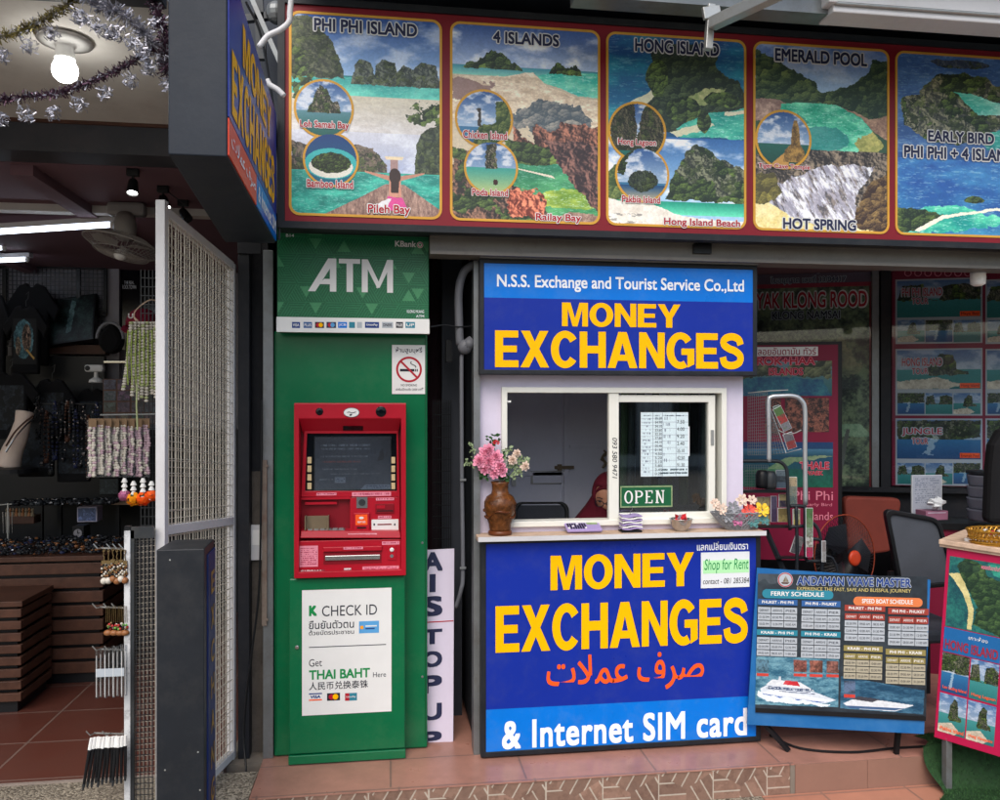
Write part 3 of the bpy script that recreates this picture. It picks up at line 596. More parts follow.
def P4():
    p = Pic(270, 372, 1.38, (40, 70, 50)); p.grad(.75, 1, (150, 180, 210), (70, 104, 170)); p.clouds(.8, 1, .4)
    m = p.inpoly([(0, .7), (0, .96), (.12, .93), (.25, .88), (.4, .82), (.5, .76), (.6, .76), (.7, .8), (.82, .85), (.9, .95), (1, .95), (1, .6), (.4, .7)], .06, 18); p.green(m, 3, 26, (24, 44, 34), (100, 120, 66))
    p.tex(p.inpoly([(0, .7), (.2, .7), (.28, .66), (.15, .6), (0, .58)], .03), (120, 92, 84), (190, 160, 140), 14, 3); p.tex(p.inpoly([(.65, .68), (.85, .62), (1, .64), (1, .5), (.88, .56), (.8, .62)], .03), (120, 90, 76), (186, 150, 120), 14, 3)
    m = p.inpoly([(.2, .68), (.45, .695), (.64, .68), (.8, .62), (.9, .54), (.97, .48), (.9, .42), (.4, .4), (.2, .45), (.16, .56)], .02); p.water(m, (20, 146, 112), (110, 212, 170), 9, 5); p.put(m*p.inell(.5, .5, .2, .07, .12)*.6, (16, 92, 104)); p.put(m*p.inell(.3, .6, .1, .03, .1)*.5, (16, 92, 84)); p.tex(m*p.inell(.88, .48, .1, .08, .16)*.8, (130, 110, 40), (216, 180, 90), 14)
    p.rock((p.Y < .44).astype(float)*p.inpoly([(.3, .44), (1, .44), (1, 0), (0, 0), (0, .4)], .02), 6, 13, (34, 32, 32), (140, 124, 104), False)
    w = p.inpoly([(.05, .2), (.2, .26), (.4, .33), (.55, .36), (.9, .36), (.85, .28), (.75, .2), (.8, .05), (.5, 0), (.3, .02), (.1, .14)], .06, 14); s_ = fbm(p.X*3+p.Y*2, p.Ya*.8, 16, 9) > .46; p.put(w*.45, (120, 116, 128)); p.put(w*s_*.55, (190, 190, 216)); s2 = np.clip((fbm(p.X*1.6+p.Y*1.3, p.Ya*.7, 16, 19, 5, .7)-.44)*5, 0, 1); p.put(w*s2*.9, (236, 238, 250))
    p.tex(p.inpoly([(0, 0), (0, .16), (.1, .15), (.3, .06), (.5, .03), (.95, .02), (.95, 0)], .03), (206, 186, 110), (236, 224, 170), 9, 3); m = p.inpoly([(.72, .02), (.78, .16), (.86, .26), (1, .32), (1, 0)], .06); p.green(m, 6, 26, (40, 26, 22), (150, 120, 66))
    m = p.inpoly([(0, .3), (.15, .3), (.2, .2), (.1, .14), (0, .14)], .05); p.green(m, 6, 24, (60, 56, 30), (150, 140, 60)); return p
def P5():
    p = Pic(286, 372, 1.30, (30, 70, 130)); p.grad(.45, 1, (40, 70, 120), (64, 104, 168)); p.water((p.Y > .45)*.5, (30, 70, 130), (90, 140, 196), 5, 3)
    p.rock(p.inell(.42, .955, .2, .025, .03), 3, 20, (40, 52, 72), (80, 90, 100)); 
    m = p.inpoly([(.18, .82), (.3, .9), (.45, .9), (.6, .88), (.75, .82), (.9, .76), (1, .78), (1, .6), (.8, .58), (.7, .6), (.55, .55), (.4, .5), (.2, .52), (.05, .6), (.03, .74), (.15, .78)], .05); p.rock(m, 5, 16, (46, 52, 48), (136, 134, 106)); p.green(m*(fbm(p.X, p.Ya, 9, 6) > .53), 4, 26)
    m = p.inpoly([(.38, .8), (.55, .78), (.72, .74), (.7, .68), (.55, .68)], .03); p.water(m, (50, 170, 150), (160, 220, 200), 6); m = p.inpoly([(.55, .56), (.8, .62), (1, .64), (1, .52), (.6, .48)], .03); p.water(m, (14, 110, 112), (60, 170, 150), 6)
    p.rock(p.inell(.84, .53, .12, .05, .05), 9, 18); p.grad(0, .42, (26, 90, 120), (36, 66, 140)); p.water((p.Y < .42)*.6, (20, 70, 150), (60, 150, 200), 4, 8); p.rock(p.inell(.9, .27, .18, .06, .05), 19, 18, (30, 50, 50), (80, 100, 80))
    m = p.inpoly([(0, .12), (.2, .15), (.45, .17), (.6, .12), (.8, .1), (1, .14), (1, .08), (.7, .07), (.4, .02), (.1, .0), (0, .0)], .05); p.water(m, (10, 130, 124), (80, 200, 160), 7, 4)
    m = p.inpoly([(0, .15), (.15, .14), (.3, .115), (.2, .05), (.12, .02), (0, .0)], .05); p.green(m, 8); p.put(p.inpoly([(.12, .02), (.3, .11), (.5, .135), (.75, .17), (1, .165), (1, .15), (.75, .155), (.5, .12), (.33, .095), (.15, .01)], .02), (226, 222, 200)); p.green(p.inell(.52, .2, .07, .02, .03), 3); return p
def PC(kind):   # little round views
    p = Pic(90, 90, 1, (60, 120, 160)); p.grad(.35, 1, (170, 196, 220), (50, 90, 150)); p.clouds(.4, 1, .9, kind+2, 5)
    if kind == 0: p.grad(0, .45, (20, 90, 80), (90, 140, 150)); m = p.island(.2, .8, .42, .95, 4, 'mix')
    elif kind == 1: p.grad(0, 1, (20, 110, 130), (14, 60, 120)); p.put(p.inell(.5, .42, .5, .3), (60, 180, 180)); p.put(p.inell(.5, .36, .42, .22), (230, 228, 216)); p.green(p.inell(.5, .44, .38, .2, .05), 4)
    elif kind == 2: p.grad(0, .2, (20, 80, 120), (60, 120, 160)); p.green(p.inpoly([(.3, .15), (.4, .38), (.7, .42), (.72, .8), (1, .9), (1, 0), (.3, 0)], .08), 3, 14, (40, 66, 34), (140, 150, 80)); p.put(p.inpoly([(.38, .35), (.4, .6), (.34, .66), (.44, .7), (.45, .35)], .04), (60, 56, 50))
    elif kind == 3: p.grad(0, .5, (190, 200, 130), (60, 160, 150)); p.rock(p.inpoly([(.38, .48), (.4, .95), (.6, .97), (.62, .48)], .06), 3, 9); p.put(p.inell(.6, .22, .05, .06, .1), (60, 30, 30))
    elif kind == 4: p.rock(p.inpoly([(0, 0), (0, 1), (.45, 1), (.5, .4), (.6, .9), (.7, 1), (1, 1), (1, 0)], .08), 5, 9, (30, 34, 30), (110, 104, 78)); p.grad(0, .15, (20, 90, 80), (30, 110, 100))
    elif kind == 5: p.grad(0, .3, (210, 190, 150), (20, 70, 120)); p.rock(p.inell(.5, .38, .3, .2, .1), 5, 9, (24, 36, 34), (80, 90, 70)); p.green(p.inpoly([(0, 1), (0, .5), (.15, .5), (.2, .8), (.4, 1)], .1), 4)
    else: p.grad(0, .42, (30, 70, 60), (40, 100, 90)); p.put(p.inpoly([(.2, 0), (.5, .25), (.6, .25), (.6, 0)]), (196, 150, 80)); p.tex(p.inpoly([(.5, .1), (.52, .3), (.64, .42), (.66, .7), (.7, .85), (.76, .85), (.8, .7), (.82, .42), (.9, .3), (.9, .1)]), (90, 70, 44), (190, 150, 80), 10)
    return p
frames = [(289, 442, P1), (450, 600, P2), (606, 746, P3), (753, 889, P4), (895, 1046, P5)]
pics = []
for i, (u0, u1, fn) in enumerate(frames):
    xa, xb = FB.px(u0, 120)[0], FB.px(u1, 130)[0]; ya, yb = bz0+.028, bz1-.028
    p = fn(); p.c = p.c*1.04+22; p.corner(.045, (128, 24, 36)); pp_ = p.mesh(FB, xa+.006, ya+.006, xb-.006, yb-.006, .0016, 'printed_picture', t)  # colour lift puts the haze over the pictures into the print
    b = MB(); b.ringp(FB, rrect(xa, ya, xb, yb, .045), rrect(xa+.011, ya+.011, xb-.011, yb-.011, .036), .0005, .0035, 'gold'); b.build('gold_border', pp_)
for kind, (cu, cv, r) in enumerate([(324, 109, 30), (331, 160, 28), (484, 119, 29), (491, 168, 27), (637, 132, 29), (642, 175, 27), (783, 140, 28)]):
    cx, cy = FB.px(cu, cv); rr = FB.px(cu+r, cv)[0]-cx; p = PC(kind)
    m = ((p.X-.5)**2+(p.Y-.5)**2 > .245); p.c[m] = (214, 160, 62)
    # cut to a disc: keep only cells inside the ring
    b = MB(); b.prism(FB, circ(cx, cy, rr), .0036, .0042+kind*.0001, 'gold'); rb_ = b.build('round_border', t)
    F2 = FB.off(.0046+kind*.0001); q = Pic(70, 70, 1); ob = p.mesh(F2, cx-rr*.93, cy-rr*.93, cx+rr*.93, cy+rr*.93, 0, 'round_picture', rb_)
    bm = bmesh.new(); bm.from_mesh(ob.data); bmesh.ops.delete(bm, geom=[f for f in bm.faces if (Vector((WM[t.name] @ f.calc_center_median())).xz-Vector((cx, cy))).length > rr*.92], context='FACES'); bm.to_mesh(ob.data); bm.free()
for st, u0, v0, u1, v1 in [('PHI PHI ISLAND', 314, 21, 417, 34), ('4 ISLANDS', 493, 33, 559, 45), ('HONG ISLAND', 635, 41, 719, 54), ('EMERALD POOL', 775, 51, 867, 64), ('HOT SPRING', 783, 219, 856, 230), ('EARLY BIRD', 928, 132, 994, 143), ('PHI PHI + 4 ISLANDS', 904, 148, 1022, 160)]:
    b = MB(); b.otext(FB, st, u0, v0, u1, v1, .006, 'navy_ink', 'white', .035, .075); b.build('title_lettering', t, recalc=False)
for st, u0, v0, u1, v1 in [('Pileh Bay', 368, 205, 410, 216), ('Railay Bay', 536, 214, 581, 223), ('Hong Island Beach', 664, 219, 740, 228), ('Loh Samah Bay', 300, 121, 349, 130), ('Bamboo Island', 307, 180, 353, 188), ('Chicken Island', 463, 131, 507, 139), ('Poda Island', 472, 189, 508, 196), ('Hong Lagoon', 618, 139, 656, 147), ('Pakbia Island', 622, 196, 660, 203), ('Tiger Cave Temple', 758, 164, 810, 170)]:
    b = MB(); b.otext(FB, st, u0, v0, u1, v1, .0065, 'red_txt', 'white', .02, .07); b.build('caption_lettering', t, recalc=False)
# ================================================================== ATM
def LT(t, F, n, rows, mat, bold=.03, name='lettering', **k):
    for st, u0, v0, u1, v1 in rows:
        b = MB(); b.ptext(F, st, u0, v0, u1, v1, n, mat, bold, **k); b.build(name, t, recalc=False)
def scribble(p, x0, y0, x1, y1, col, rows, seed=1, dens=.62, sc=1.0):   # rows of tiny unreadable print
    h = (y1-y0)/rows; yy = (p.Y-y0)/h; row = np.floor(yy); fy = yy-row
    m = (p.X > x0) & (p.X < x1) & (p.Y > y0) & (p.Y < y1) & (fy > .28) & (fy < .8)
    n1 = vnoise(p.X*p.nx*.55*sc, row*9.1+.5, seed); n2 = vnoise(p.X*p.nx*.12*sc, row*5.3+.5, seed+3); n3 = vnoise(p.X*p.nx*.7*sc, p.Y*p.ny*.7, seed+5)
    p.put((m & (n1 > 1-dens) & (n2 > .22) & (n3 > .25)).astype(float)*.8, col)
t = T('cash_machine', 'tall green cash machine with red front and ATM header beside the booth', 'cash machine', (PY(350, 760, 3.85).x, 3.85, 0))
FS = FY(3.90); xl = FS.px(274, 600)[0]; xr = FS.px(427.5, 600)[0]
b = MB()
FA = FY(3.86)
ax0, ax1 = FA.px(289, 670)[0], FA.px(405, 670)[0]
b.box(xl, 3.90, .004, xr, 4.25, 2.02, 'green_atm'); b.build('surround', t, bevel=.008)
for x_ in (xl+.006, xr-.012):
    b = MB(); b.box(x_, 3.896, .05, x_+.004, 3.899, 2.0, 'green_dark'); b.build('panel_joint', t)
for z_ in (.35, 1.0, 1.75):
    b = MB(); b.lathe(Vector((xr-.025, 3.9, z_)), [(.006, -.001), (.006, .0015), (.004, .003)], 'grey_steel', 10, (0, -1, 0)); b.build('screw', t)
b = MB(); hx0, hx1 = FY(3.80).px(277, 290)[0], FY(3.80).px(429, 290)[0]
z0 = FY(3.80).px(353, 332)[1]; z1 = FY(3.80).px(353, 226)[1]+.02
b.box(hx0, 3.80, z0, hx1, 4.2, z1, 'green_dark'); b.build('header_box', t, bevel=.004)
FH = FY(3.7985); HW, HH = hx1-hx0, z1-z0; hz = FH.px(353, 318)[1]
p = Pic(420, 250, (z1-hz)/HW, (14, 92, 58)); s_ = 40.0
a = p.X*HW*s_; c = p.Ya*HW*s_
g0 = c; g1 = .5*c+.866*a; g2 = .5*c-.866*a
big = (np.floor(g0/3)+np.floor(g1/3)+np.floor(g2/3)).astype(int) % 3
gg = np.choose(big, [g0, g1, g2]); line = ((gg*2.2) % 1 < .38)
p.put(line.astype(float)*.55, (52, 132, 84))
f0, f1, f2 = (g0/3) % 1, (g1/3) % 1, (g2/3) % 1
cell = vnoise(np.floor(g0/3)*3.3, np.floor(g1/3)*7.1+np.floor(g2/3)*1.7, 4) > .72
m_ = (np.minimum(np.minimum(f0, f1), f2) > .12) & cell & (np.maximum(np.maximum(f0, f1), f2) < .92)
p.put(m_.astype(float)*.9, (70, 142, 96))
p.mesh(FH, hx0+.003, hz, hx1-.003, z1-.003, 0, 'patterned_face', t)
b = MB(); b.fbox(FH, hx0-.002, z0-.004, hx1+.002, hz, -.02, .002, 'white'); b.build('logo_strip', t)
b = MB()
w0, w1 = FH.px(308, 277)[0], FH.px(393, 277)[0]; y0, y1 = FH.px(350, 292)[1], FH.px(350, 259)[1]; hh = y1-y0; ww = w1-w0
def gl(pts, n=.0012): b.prism(FH, [(w0+x*ww, y0+y*hh) for x, y in pts], n-.001, n, 'white')
gl([(0, 0), (.08, 0), (.135, .12), (.27, .12), (.27, .32), (.2, .32), (.27, .68), (.22, .86), (.255, 1), (.2, 1), (.07, .32)][:0] or [(0, 0), (.085, 0), (.33, 1), (.235, 1)])
gl([(.235, 1), (.33, 1), (.33, 0), (.255, 0), (.255, .86)], .0013); gl([(.12, .22), (.30, .22), (.30, .38), (.19, .38)], .0014)
gl([(.36, 1), (.61, 1), (.61, .86), (.36, .86)], .0013); gl([(.45, .87), (.525, .87), (.525, .0), (.45, .0)], .0012)
gl([(.63, 0), (.7, 0), (.7, .95), (.63, 1)], .0012); gl([(.64, 1), (.7, 1), (.835, .3), (.815, .12)], .0013); gl([(.795, .14), (.835, .3), (.95, 1), (1, 1), (.855, .12)][:0] or [(.80, .14), (.84, .14), (1, 1), (.93, 1)], .0014); gl([(.93, 0), (1, 0), (1, 1), (.93, .96)], .0012)
b.build('header_lettering', t, recalc=False)
LT(t, FH, .0012, [('KBank', 395, 241, 416, 247)], 'white', .03, 'bank_name')
b = MB(); cx, cy = FH.px(420, 245); b.prism(FH, circ(cx, cy, .015), 0, .001, 'white'); b.prism(FH, circ(cx, cy, .0125), 0, .0014, 'red_txt'); b.prism(FH, circ(cx, cy, .0095), 0, .0018, 'white'); b.prism(FH, [(cx, cy-.008), (cx+.006, cy+.005), (cx-.006, cy+.005)], 0, .0022, 'green_txt'); b.build('bank_emblem', t)
LT(t, FH, .0012, [('B14', 286, 234, 294, 237), ('KLONG MUANG', 407, 310, 424, 313), ('ATM', 416, 315, 424, 317.5)], 'letter_white', .01, 'small_lettering')
cards = [(292, 300, 'navy_card', 'VISA'), (303.5, 312, 'blue_head', 'PLUS'), (315, 324, 'ink', ''), (326.5, 336, 'navy_ink', ''), (338, 347, 'blue_lt', 'JCB'), (349, 355, 'teal_head', ''), (357, 362, 'cell', ''), (365, 379, 'navy_card', 'UnionPay'), (382, 393, 'cell', 'DINERS'), (396, 403, 'ink', 'PULSE'), (405.5, 415, 'teal_head', 'UP')]
for u0, u1, mt, s_ in cards:
    b = MB(); x0, y0, x1, y1 = b.pbox(FH, u0, 322, u1, 328, .002, .0026, mt)
    if mt in ('ink', 'navy_ink') and not s_:
        cxx = (x0+x1)/2; cyy = (y0+y1)/2; b.prism(FH, circ(cxx-.006, cyy, .010, 20), .0026, .003, 'red_txt'); b.prism(FH, circ(cxx+.006, cyy, .010, 20), .0026, .0034, 'yellow' if mt == 'ink' else 'blue_card')
    if s_: b.text(FH, s_, (x0+x1)/2, (y0+y1)/2, (x1-x0)*.8, (y1-y0)*.5, .0034, 'ink' if mt == 'cell' else 'white', .02)
    b.build('card_logo', t, recalc=False)
# no smoking sign
ns = T('no_smoking_sign', 'white no smoking notice with a red crossed circle on green cash machine', 'notice', FS.pt(*FS.px(409, 394), .002))
b = MB(); x0, y0, x1, y1 = b.pbox(FS, 392, 345, 426, 394, .001, .003, 'white'); b.build('plate', ns)
b = MB(); cx, cy = FS.px(409, 369.5); R = (x1-x0)*.38; b.ringp(FS, circ(cx, cy, R), circ(cx, cy, R*.84), .003, .0042, 'red_txt')
G = FS.rot(cx, cy, -PI/4); b.fbox(G, -R*.9, -R*.075, R*.9, R*.075, .003, .0046, 'red_txt'); b.build('prohibition_ring', ns)
b = MB(); b.fbox(FS, cx-R*.7, cy-R*.16, cx+R*.42, cy+R*.04, .003, .0036, 'ink'); b.fbox(FS, cx+R*.47, cy-R*.16, cx+R*.55, cy+R*.04, .003, .0036, 'ink'); b.fbox(FS, cx+R*.6, cy-R*.16, cx+R*.68, cy+R*.04, .003, .0036, 'ink'); b.build('cigarette', ns)
b = MB(); b.tube([FS.pt(cx+R*(.5+.1*math.sin(i*.9)-.05*i), cy+R*(.15+.06*i), .0036) for i in range(9)], .0022, 'ink', 5); b.build('smoke', ns)
LT(ns, FS, .0036, [('ห้ามสูบบุหรี่', 396, 347, 422, 354), ('NO SMOKING', 401, 384, 417, 386.3), ('ฝ่าฝืนมีโทษปรับ 2000 บาท', 396, 388, 422, 390.5)], 'ink', .01)
# lower cabinet
FC = FY(3.80)
b = MB(); xa, xb = FC.px(289, 670)[0], FC.px(405, 670)[0]; zc = FC.px(350, 577)[1]
b.box(xa, 3.80, .05, xb, 3.92, zc, 'green_atm'); cd_ = b.build('cabinet_door', t, bevel=.006)
b = MB(); b.box(xa-.003, 3.795, .004, xb+.003, 3.93, .046, 'green_atm'); b.build('plinth', t, bevel=.004)
b = MB(); x0, z0_ = FC.px(297, 674); b.lathe(FC.pt(x0, FC.px(297, 647)[1]), [(.009, 0), (.009, .006), (.005, .007)], 'silver', 12, (0, -1, 0)); b.build('lock', cd_)
# check-id sticker
pn = T('white_notice', 'white K CHECK ID notice about getting Thai baht on the lower green door', 'notice', FC.pt(*FC.px(347, 714), .002))
b = MB(); b.pbox(FC, 302, 589, 391.5, 713.5, .0008, .0024, 'white'); b.build('sheet', pn)
LT(pn, FC, .003, [('K', 309, 605.5, 317, 616)], 'green_txt', .07, 'logo_letter')
LT(pn, FC, .003, [('CHECK ID', 322, 605, 377, 615.5), ('Get', 309, 659, 322, 666.5), ('Here', 373, 672, 386, 677)], 'ink', .0)
LT(pn, FC, .003, [('ยืนยันตัวตน', 309, 620, 354, 628.5), ('ด้วยบัตรประชาชน', 309, 629.5, 354, 634.5), ('人民币兑换泰铢', 309, 681, 368, 689)], 'ink', .01)
LT(pn, FC, .003, [('THAI BAHT', 309, 669, 370, 678.5)], 'green_txt', .035)
b = MB(); b.pbox(FC, 309, 645.5, 386, 646.3, .0024, .003, 'ink'); b.build('rule', pn)
b = MB(); x0, y0, x1, y1 = b.pbox(FC, 359, 621, 379, 633, .0024, .003, 'blue_card'); b.fbox(FC, x0+.006, y0+.02, x0+.02, y0+.035, .003, .0036, 'amber_petal'); b.fbox(FC, x0+.03, y0+.03, x1-.01, y0+.036, .003, .0036, 'white'); b.fbox(FC, x0+.03, y0+.018, x1-.02, y0+.024, .003, .0036, 'navy_card'); b.build('id_card_picture', pn)
for u0, u1, k in ((309, 322, 0), (327, 340, 1), (345, 357, 2)):
    b = MB(); x0, y0, x1, y1 = b.pbox(FC, u0, 693, u1, 700.5, .0024, .003, ('white', 'ink', 'teal_head')[k]); cyy = (y0+y1)/2; cxx = (x0+x1)/2
    if k == 0: b.fbox(FC, x0, y1-.006, x1, y1, .003, .0034, 'navy_card'); b.fbox(FC, x0, y0, x1, y0+.006, .003, .0034, 'orange'); b.text(FC, 'VISA', cxx, cyy, (x1-x0)*.8, .014, .0034, 'navy_card', .05)
    if k == 1: b.prism(FC, circ(cxx-.009, cyy, .013, 20), .003, .0034, 'red_txt'); b.prism(FC, circ(cxx+.009, cyy, .013, 20), .003, .0038, 'yellow')
    if k == 2: b.fbox(FC, x0, y0, x0+.02, y1, .003, .0034, 'red_txt'); b.text(FC, 'UnionPay', cxx, cyy, (x1-x0)*.8, .010, .0038, 'white', .02)
    b.build('card_logo', pn, recalc=False)
# red fascia
FR = FY(3.77); X = lambda u, v=490: FR.px(u, v)[0]; Z = lambda v, u=350: FR.px(u, v)[1]
b = MB(); o_ = [(X(294), Z(577)), (X(406), Z(577)), (X(406), Z(403)), (X(294), Z(403))]; i_ = [(X(299), Z(571)), (X(401), Z(571)), (X(401), Z(419)), (X(299), Z(419))]
b.ringp(FR, o_, i_, -.16, 0, 'red_atm'); ff_ = b.build('fascia_frame', t, bevel=.004)
b = MB(); b.box(X(299), 3.865, Z(571), X(401), 3.93, Z(419), 'red_dark'); b.build('recess_back', t)
def fq(P, mat, name, th=.006, bevel=0):   # panel through four pixel/depth points
    q = [PY(u, v, Y) for u, v, Y in P]; n = (q[1]-q[0]).cross(q[3]-q[0]).normalized()
    if n.y > 0: n = -n
    b = MB(); b.hexa([p_-n*th for p_ in q]+q, mat); return b.build(name, t, bevel=bevel)
fq([(303, 434, 3.85), (398, 434, 3.85), (401, 419, 3.775), (299, 419, 3.775)], 'red_atm', 'hood_panel')
FM = FY(3.835)
b = MB(); b.ringp(FM, [FM.px(*q) for q in ((301, 497), (400, 497), (398, 431), (304, 431))], [FM.px(*q) for q in ((305, 491), (397, 491), (396.5, 433.5), (307, 433.5))], -.03, 0, 'red_atm'); b.build('screen_surround', t, bevel=.002)
b = MB(); b.pbox(FM, 305, 433, 397, 491, -.03, -.012, 'screen_black'); b.build('screen_bezel', t)
FG = FM.off(-.0105); x0, y0 = FG.px(315, 490); x1, y1 = FG.px(390.5, 437)
p = Pic(240, 180, (y1-y0)/(x1-x0), (70, 84, 98)); p.grad(0, 1, (120, 140, 158), (74, 72, 84)); p.tex(np.ones_like(p.X)*.35, (50, 64, 78), (140, 150, 160), 3, 4, 2); p.put(p.inpoly([(.82, .55), (.88, .78), (.9, .72), (.93, .6), (.98, .8), (.9, .55)], .04)*.7, (30, 32, 40))
scribble(p, .08, .74, .72, .88, (205, 215, 225), 2, 3); scribble(p, .08, .6, .7, .66, (190, 200, 210), 1, 5); scribble(p, .1, .5, .6, .56, (230, 120, 110), 1, 6); scribble(p, .1, .36, .55, .42, (190, 200, 210), 1, 7); scribble(p, .2, .28, .85, .32, (180, 190, 200), 1, 9); scribble(p, .06, .17, .24, .22, (200, 210, 220), 1, 11)
p.put(p.inpoly([(.26, .13), (.4, .13), (.4, .24), (.26, .24)]), (190, 205, 220)); scribble(p, .28, .15, .39, .22, (50, 70, 110), 2, 4); p.put(p.inpoly([(.6, 0), (.66, .09), (1, .09), (1, 0)]), (180, 205, 225)); scribble(p, .68, .01, .97, .08, (60, 80, 120), 2, 8)
sc_ = p.mesh(FG, x0, y0, x1, y1, 0, 'screen', t)
b = MB(); b.fbox(FG, x0-.004, y0-.004, x1+.004, y1+.004, .006, .008, 'clear_film'); b.build('screen_glass', sc_)
for su in (309.5, 393.2):
    for k in range(4):
        b = MB(); b.pbox(FG, su-2.2, 457+k*8.6, su+2, 463.5+k*8.6, 0, .006, 'cream'); b.build('side_button', t, bevel=.0015)
for cu, r in ((319.5, 3.6), (381, 5.2)):
    b = MB(); c_ = PY(cu, 411.5, 3.77); b.lathe(c_, [(r*.0047, -.001), (r*.0047, .003), (r*.0042, .004), (r*.004, .0015), (r*.002, .003)], 'screen_black', 20, (0, -1, 0)); b.build('camera_lens', ff_)
b = MB(); cx, cy = FR.px(351.5, 412.5); b.prism(FR, circ(cx, cy, .037, 32, .023), 0, .002, 'silver'); b.prism(FR, circ(cx, cy, .034, 32, .020), .002, .003, 'white'); b.prism(FR, [(cx-.01, cy-.014), (cx-.006, cy-.006), (cx+.004, cy-.008), (cx-.002, cy-.016)], .003, .0036, 'ink'); b.tube([FR.pt(cx-.02+.01*i, cy+.003*math.sin(i*2), .0034) for i in range(5)], .0016, 'ink', 5); b.build('oval_badge', ff_)
b = MB(); q = [PY(343, 430.5, 3.832), PY(363, 430.5, 3.832), PY(363, 426, 3.81), PY(343, 426, 3.81)]; b.hexa([p_ + Vector((0, .004, 0)) for p_ in q]+[p_-Vector((0, .003, 0)) for p_ in q], 'screen_black'); b.build('sensor_window', t)
# middle block: keypad recess, readers
b = MB(); b.pbox(FM, 301, 497.2, 350.5, 499.5, -.03, 0, 'red_atm'); b.build('keypad_lintel', t)
b = MB(); b.pbox(FM, 350, 497.2, 400, 537, -.03, -.002, 'red_atm'); b.build('reader_panel', t, bevel=.002)
FM2 = FY(3.80)
b = MB(); b.pbox(FM, 305, 502, 337, 504.5, -.03, -.005, 'red_atm'); b.build('keypad_brow', t)
b = MB(); b.hexa([PY(300, 538, 3.79), PY(401, 538, 3.79), PY(401, 538, 3.87), PY(300, 538, 3.87), PY(301, 531, 3.80), PY(400, 531, 3.80), PY(400, 528, 3.87), PY(301, 528, 3.87)], 'red_atm'); b.build('shelf', t, bevel=.003)
b = MB(); zt = PY(330, 529.5, 3.84).z; b.box(PY(304, 530, 3.84).x, 3.815, zt-.004, PY(345, 530, 3.84).x, 3.865, zt+.002, 'grey_steel'); b.build('keypad_plate', t)
for r_ in range(3):
    for c_ in range(6):
        b = MB(); x = PY(308+c_*6.2, 530, 3.83).x; y = 3.818+r_*.015; b.box(x, y, zt+.002, x+.02, y+.011, zt+.006, 'galv'); b.build('key', t)
b = MB(); xk0, xk1 = PY(305, 520, 3.82).x, PY(329, 520, 3.82).x; zk = zt+.065
b.box(xk0, 3.845, zt, xk1, 3.85, zk, 'beige_metal'); b.box(xk0, 3.80, zt+.003, xk0+.005, 3.85, zk+.004, 'beige_metal'); b.box(xk1-.005, 3.80, zt+.003, xk1, 3.85, zk+.004, 'beige_metal'); b.build('keypad_hood', t, bevel=.001)
def item(name, u0, v0, u1, v1, d, mat, F=FM, n0=-.002, bev=0, lab=None):
    b = MB(); r = b.pbox(F, u0, v0, u1, v1, n0, d, mat); o = b.build(name, t, bevel=bev); return r
r = item('speaker_plate', 356.5, 497, 367.5, 508, .003, 'grey_steel'); b = MB(); b.prism(FM, circ((r[0]+r[2])/2, (r[1]+r[3])/2, .016), .003, .0045, 'dark_steel'); b.build('speaker_grille', t)
r = item('card_reader_block', 353.5, 513, 369.5, 531, .012, 'red_atm', bev=.003); item('reader_label', 355.5, 514.5, 367.5, 525, .0135, 'orange', n0=.011); item('card_slot', 357, 527, 366, 528.5, .0135, 'black', n0=.011)
LT(t, FM, .0142, [('INSERT CARD', 357.5, 521, 365.5, 523)], 'white', .02)
b = MB(); cx, cy = FM.px(361.5, 517.5); b.prism(FM, circ(cx, cy, .011, 16, .006), .0135, .0142, 'white'); b.build('hand_symbol', t)
item('receipt_slot_frame', 375.5, 504, 394, 513, .006, 'red_dark', bev=.001); item('receipt_slot', 377, 510.3, 393, 511.3, .0075, 'black', n0=.005); item('receipt_lip', 376.5, 505.5, 385, 508.5, .010, 'red_atm', n0=.005)
r = item('card_slot_plate', 371.5, 519.5, 398.5, 531.5, .006, 'white', bev=.001); item('card_entry', 377.5, 523.8, 391.5, 525, .0075, 'red_dark', n0=.005)
for u_ in (373.5, 394): b = MB(); b.pbox(FM, u_, 523.5, u_+1.5, 525.5, .006, .007, 'ink'); b.build('arrow_mark', t)
def lab(u0, v0, u1, v1, F=FM, d=.0008, rows=2, s=3, base=(226, 140, 158), ink=(160, 40, 70)):
    x0, y0 = F.px((u0), v1); x1, y1 = F.px(u1, v0); p = Pic(max(30, int((u1-u0)*3.2)), max(10, int((v1-v0)*3.2)), (y1-y0)/(x1-x0), base); scribble(p, .05, .08, .95, .92, ink, rows, s)
    p.mesh(F, x0, y0, x1, y1, d, 'printed_label', t)
lab(316.5, 492.5, 336.5, 495.5, FM, .001, 1); lab(352, 491.7, 391, 496.3, FM, .001, 1); lab(376, 497.5, 394, 500.5, FM, .001, 1, 5); lab(378, 515.5, 391.5, 518.5, FM, .001, 1, 6)
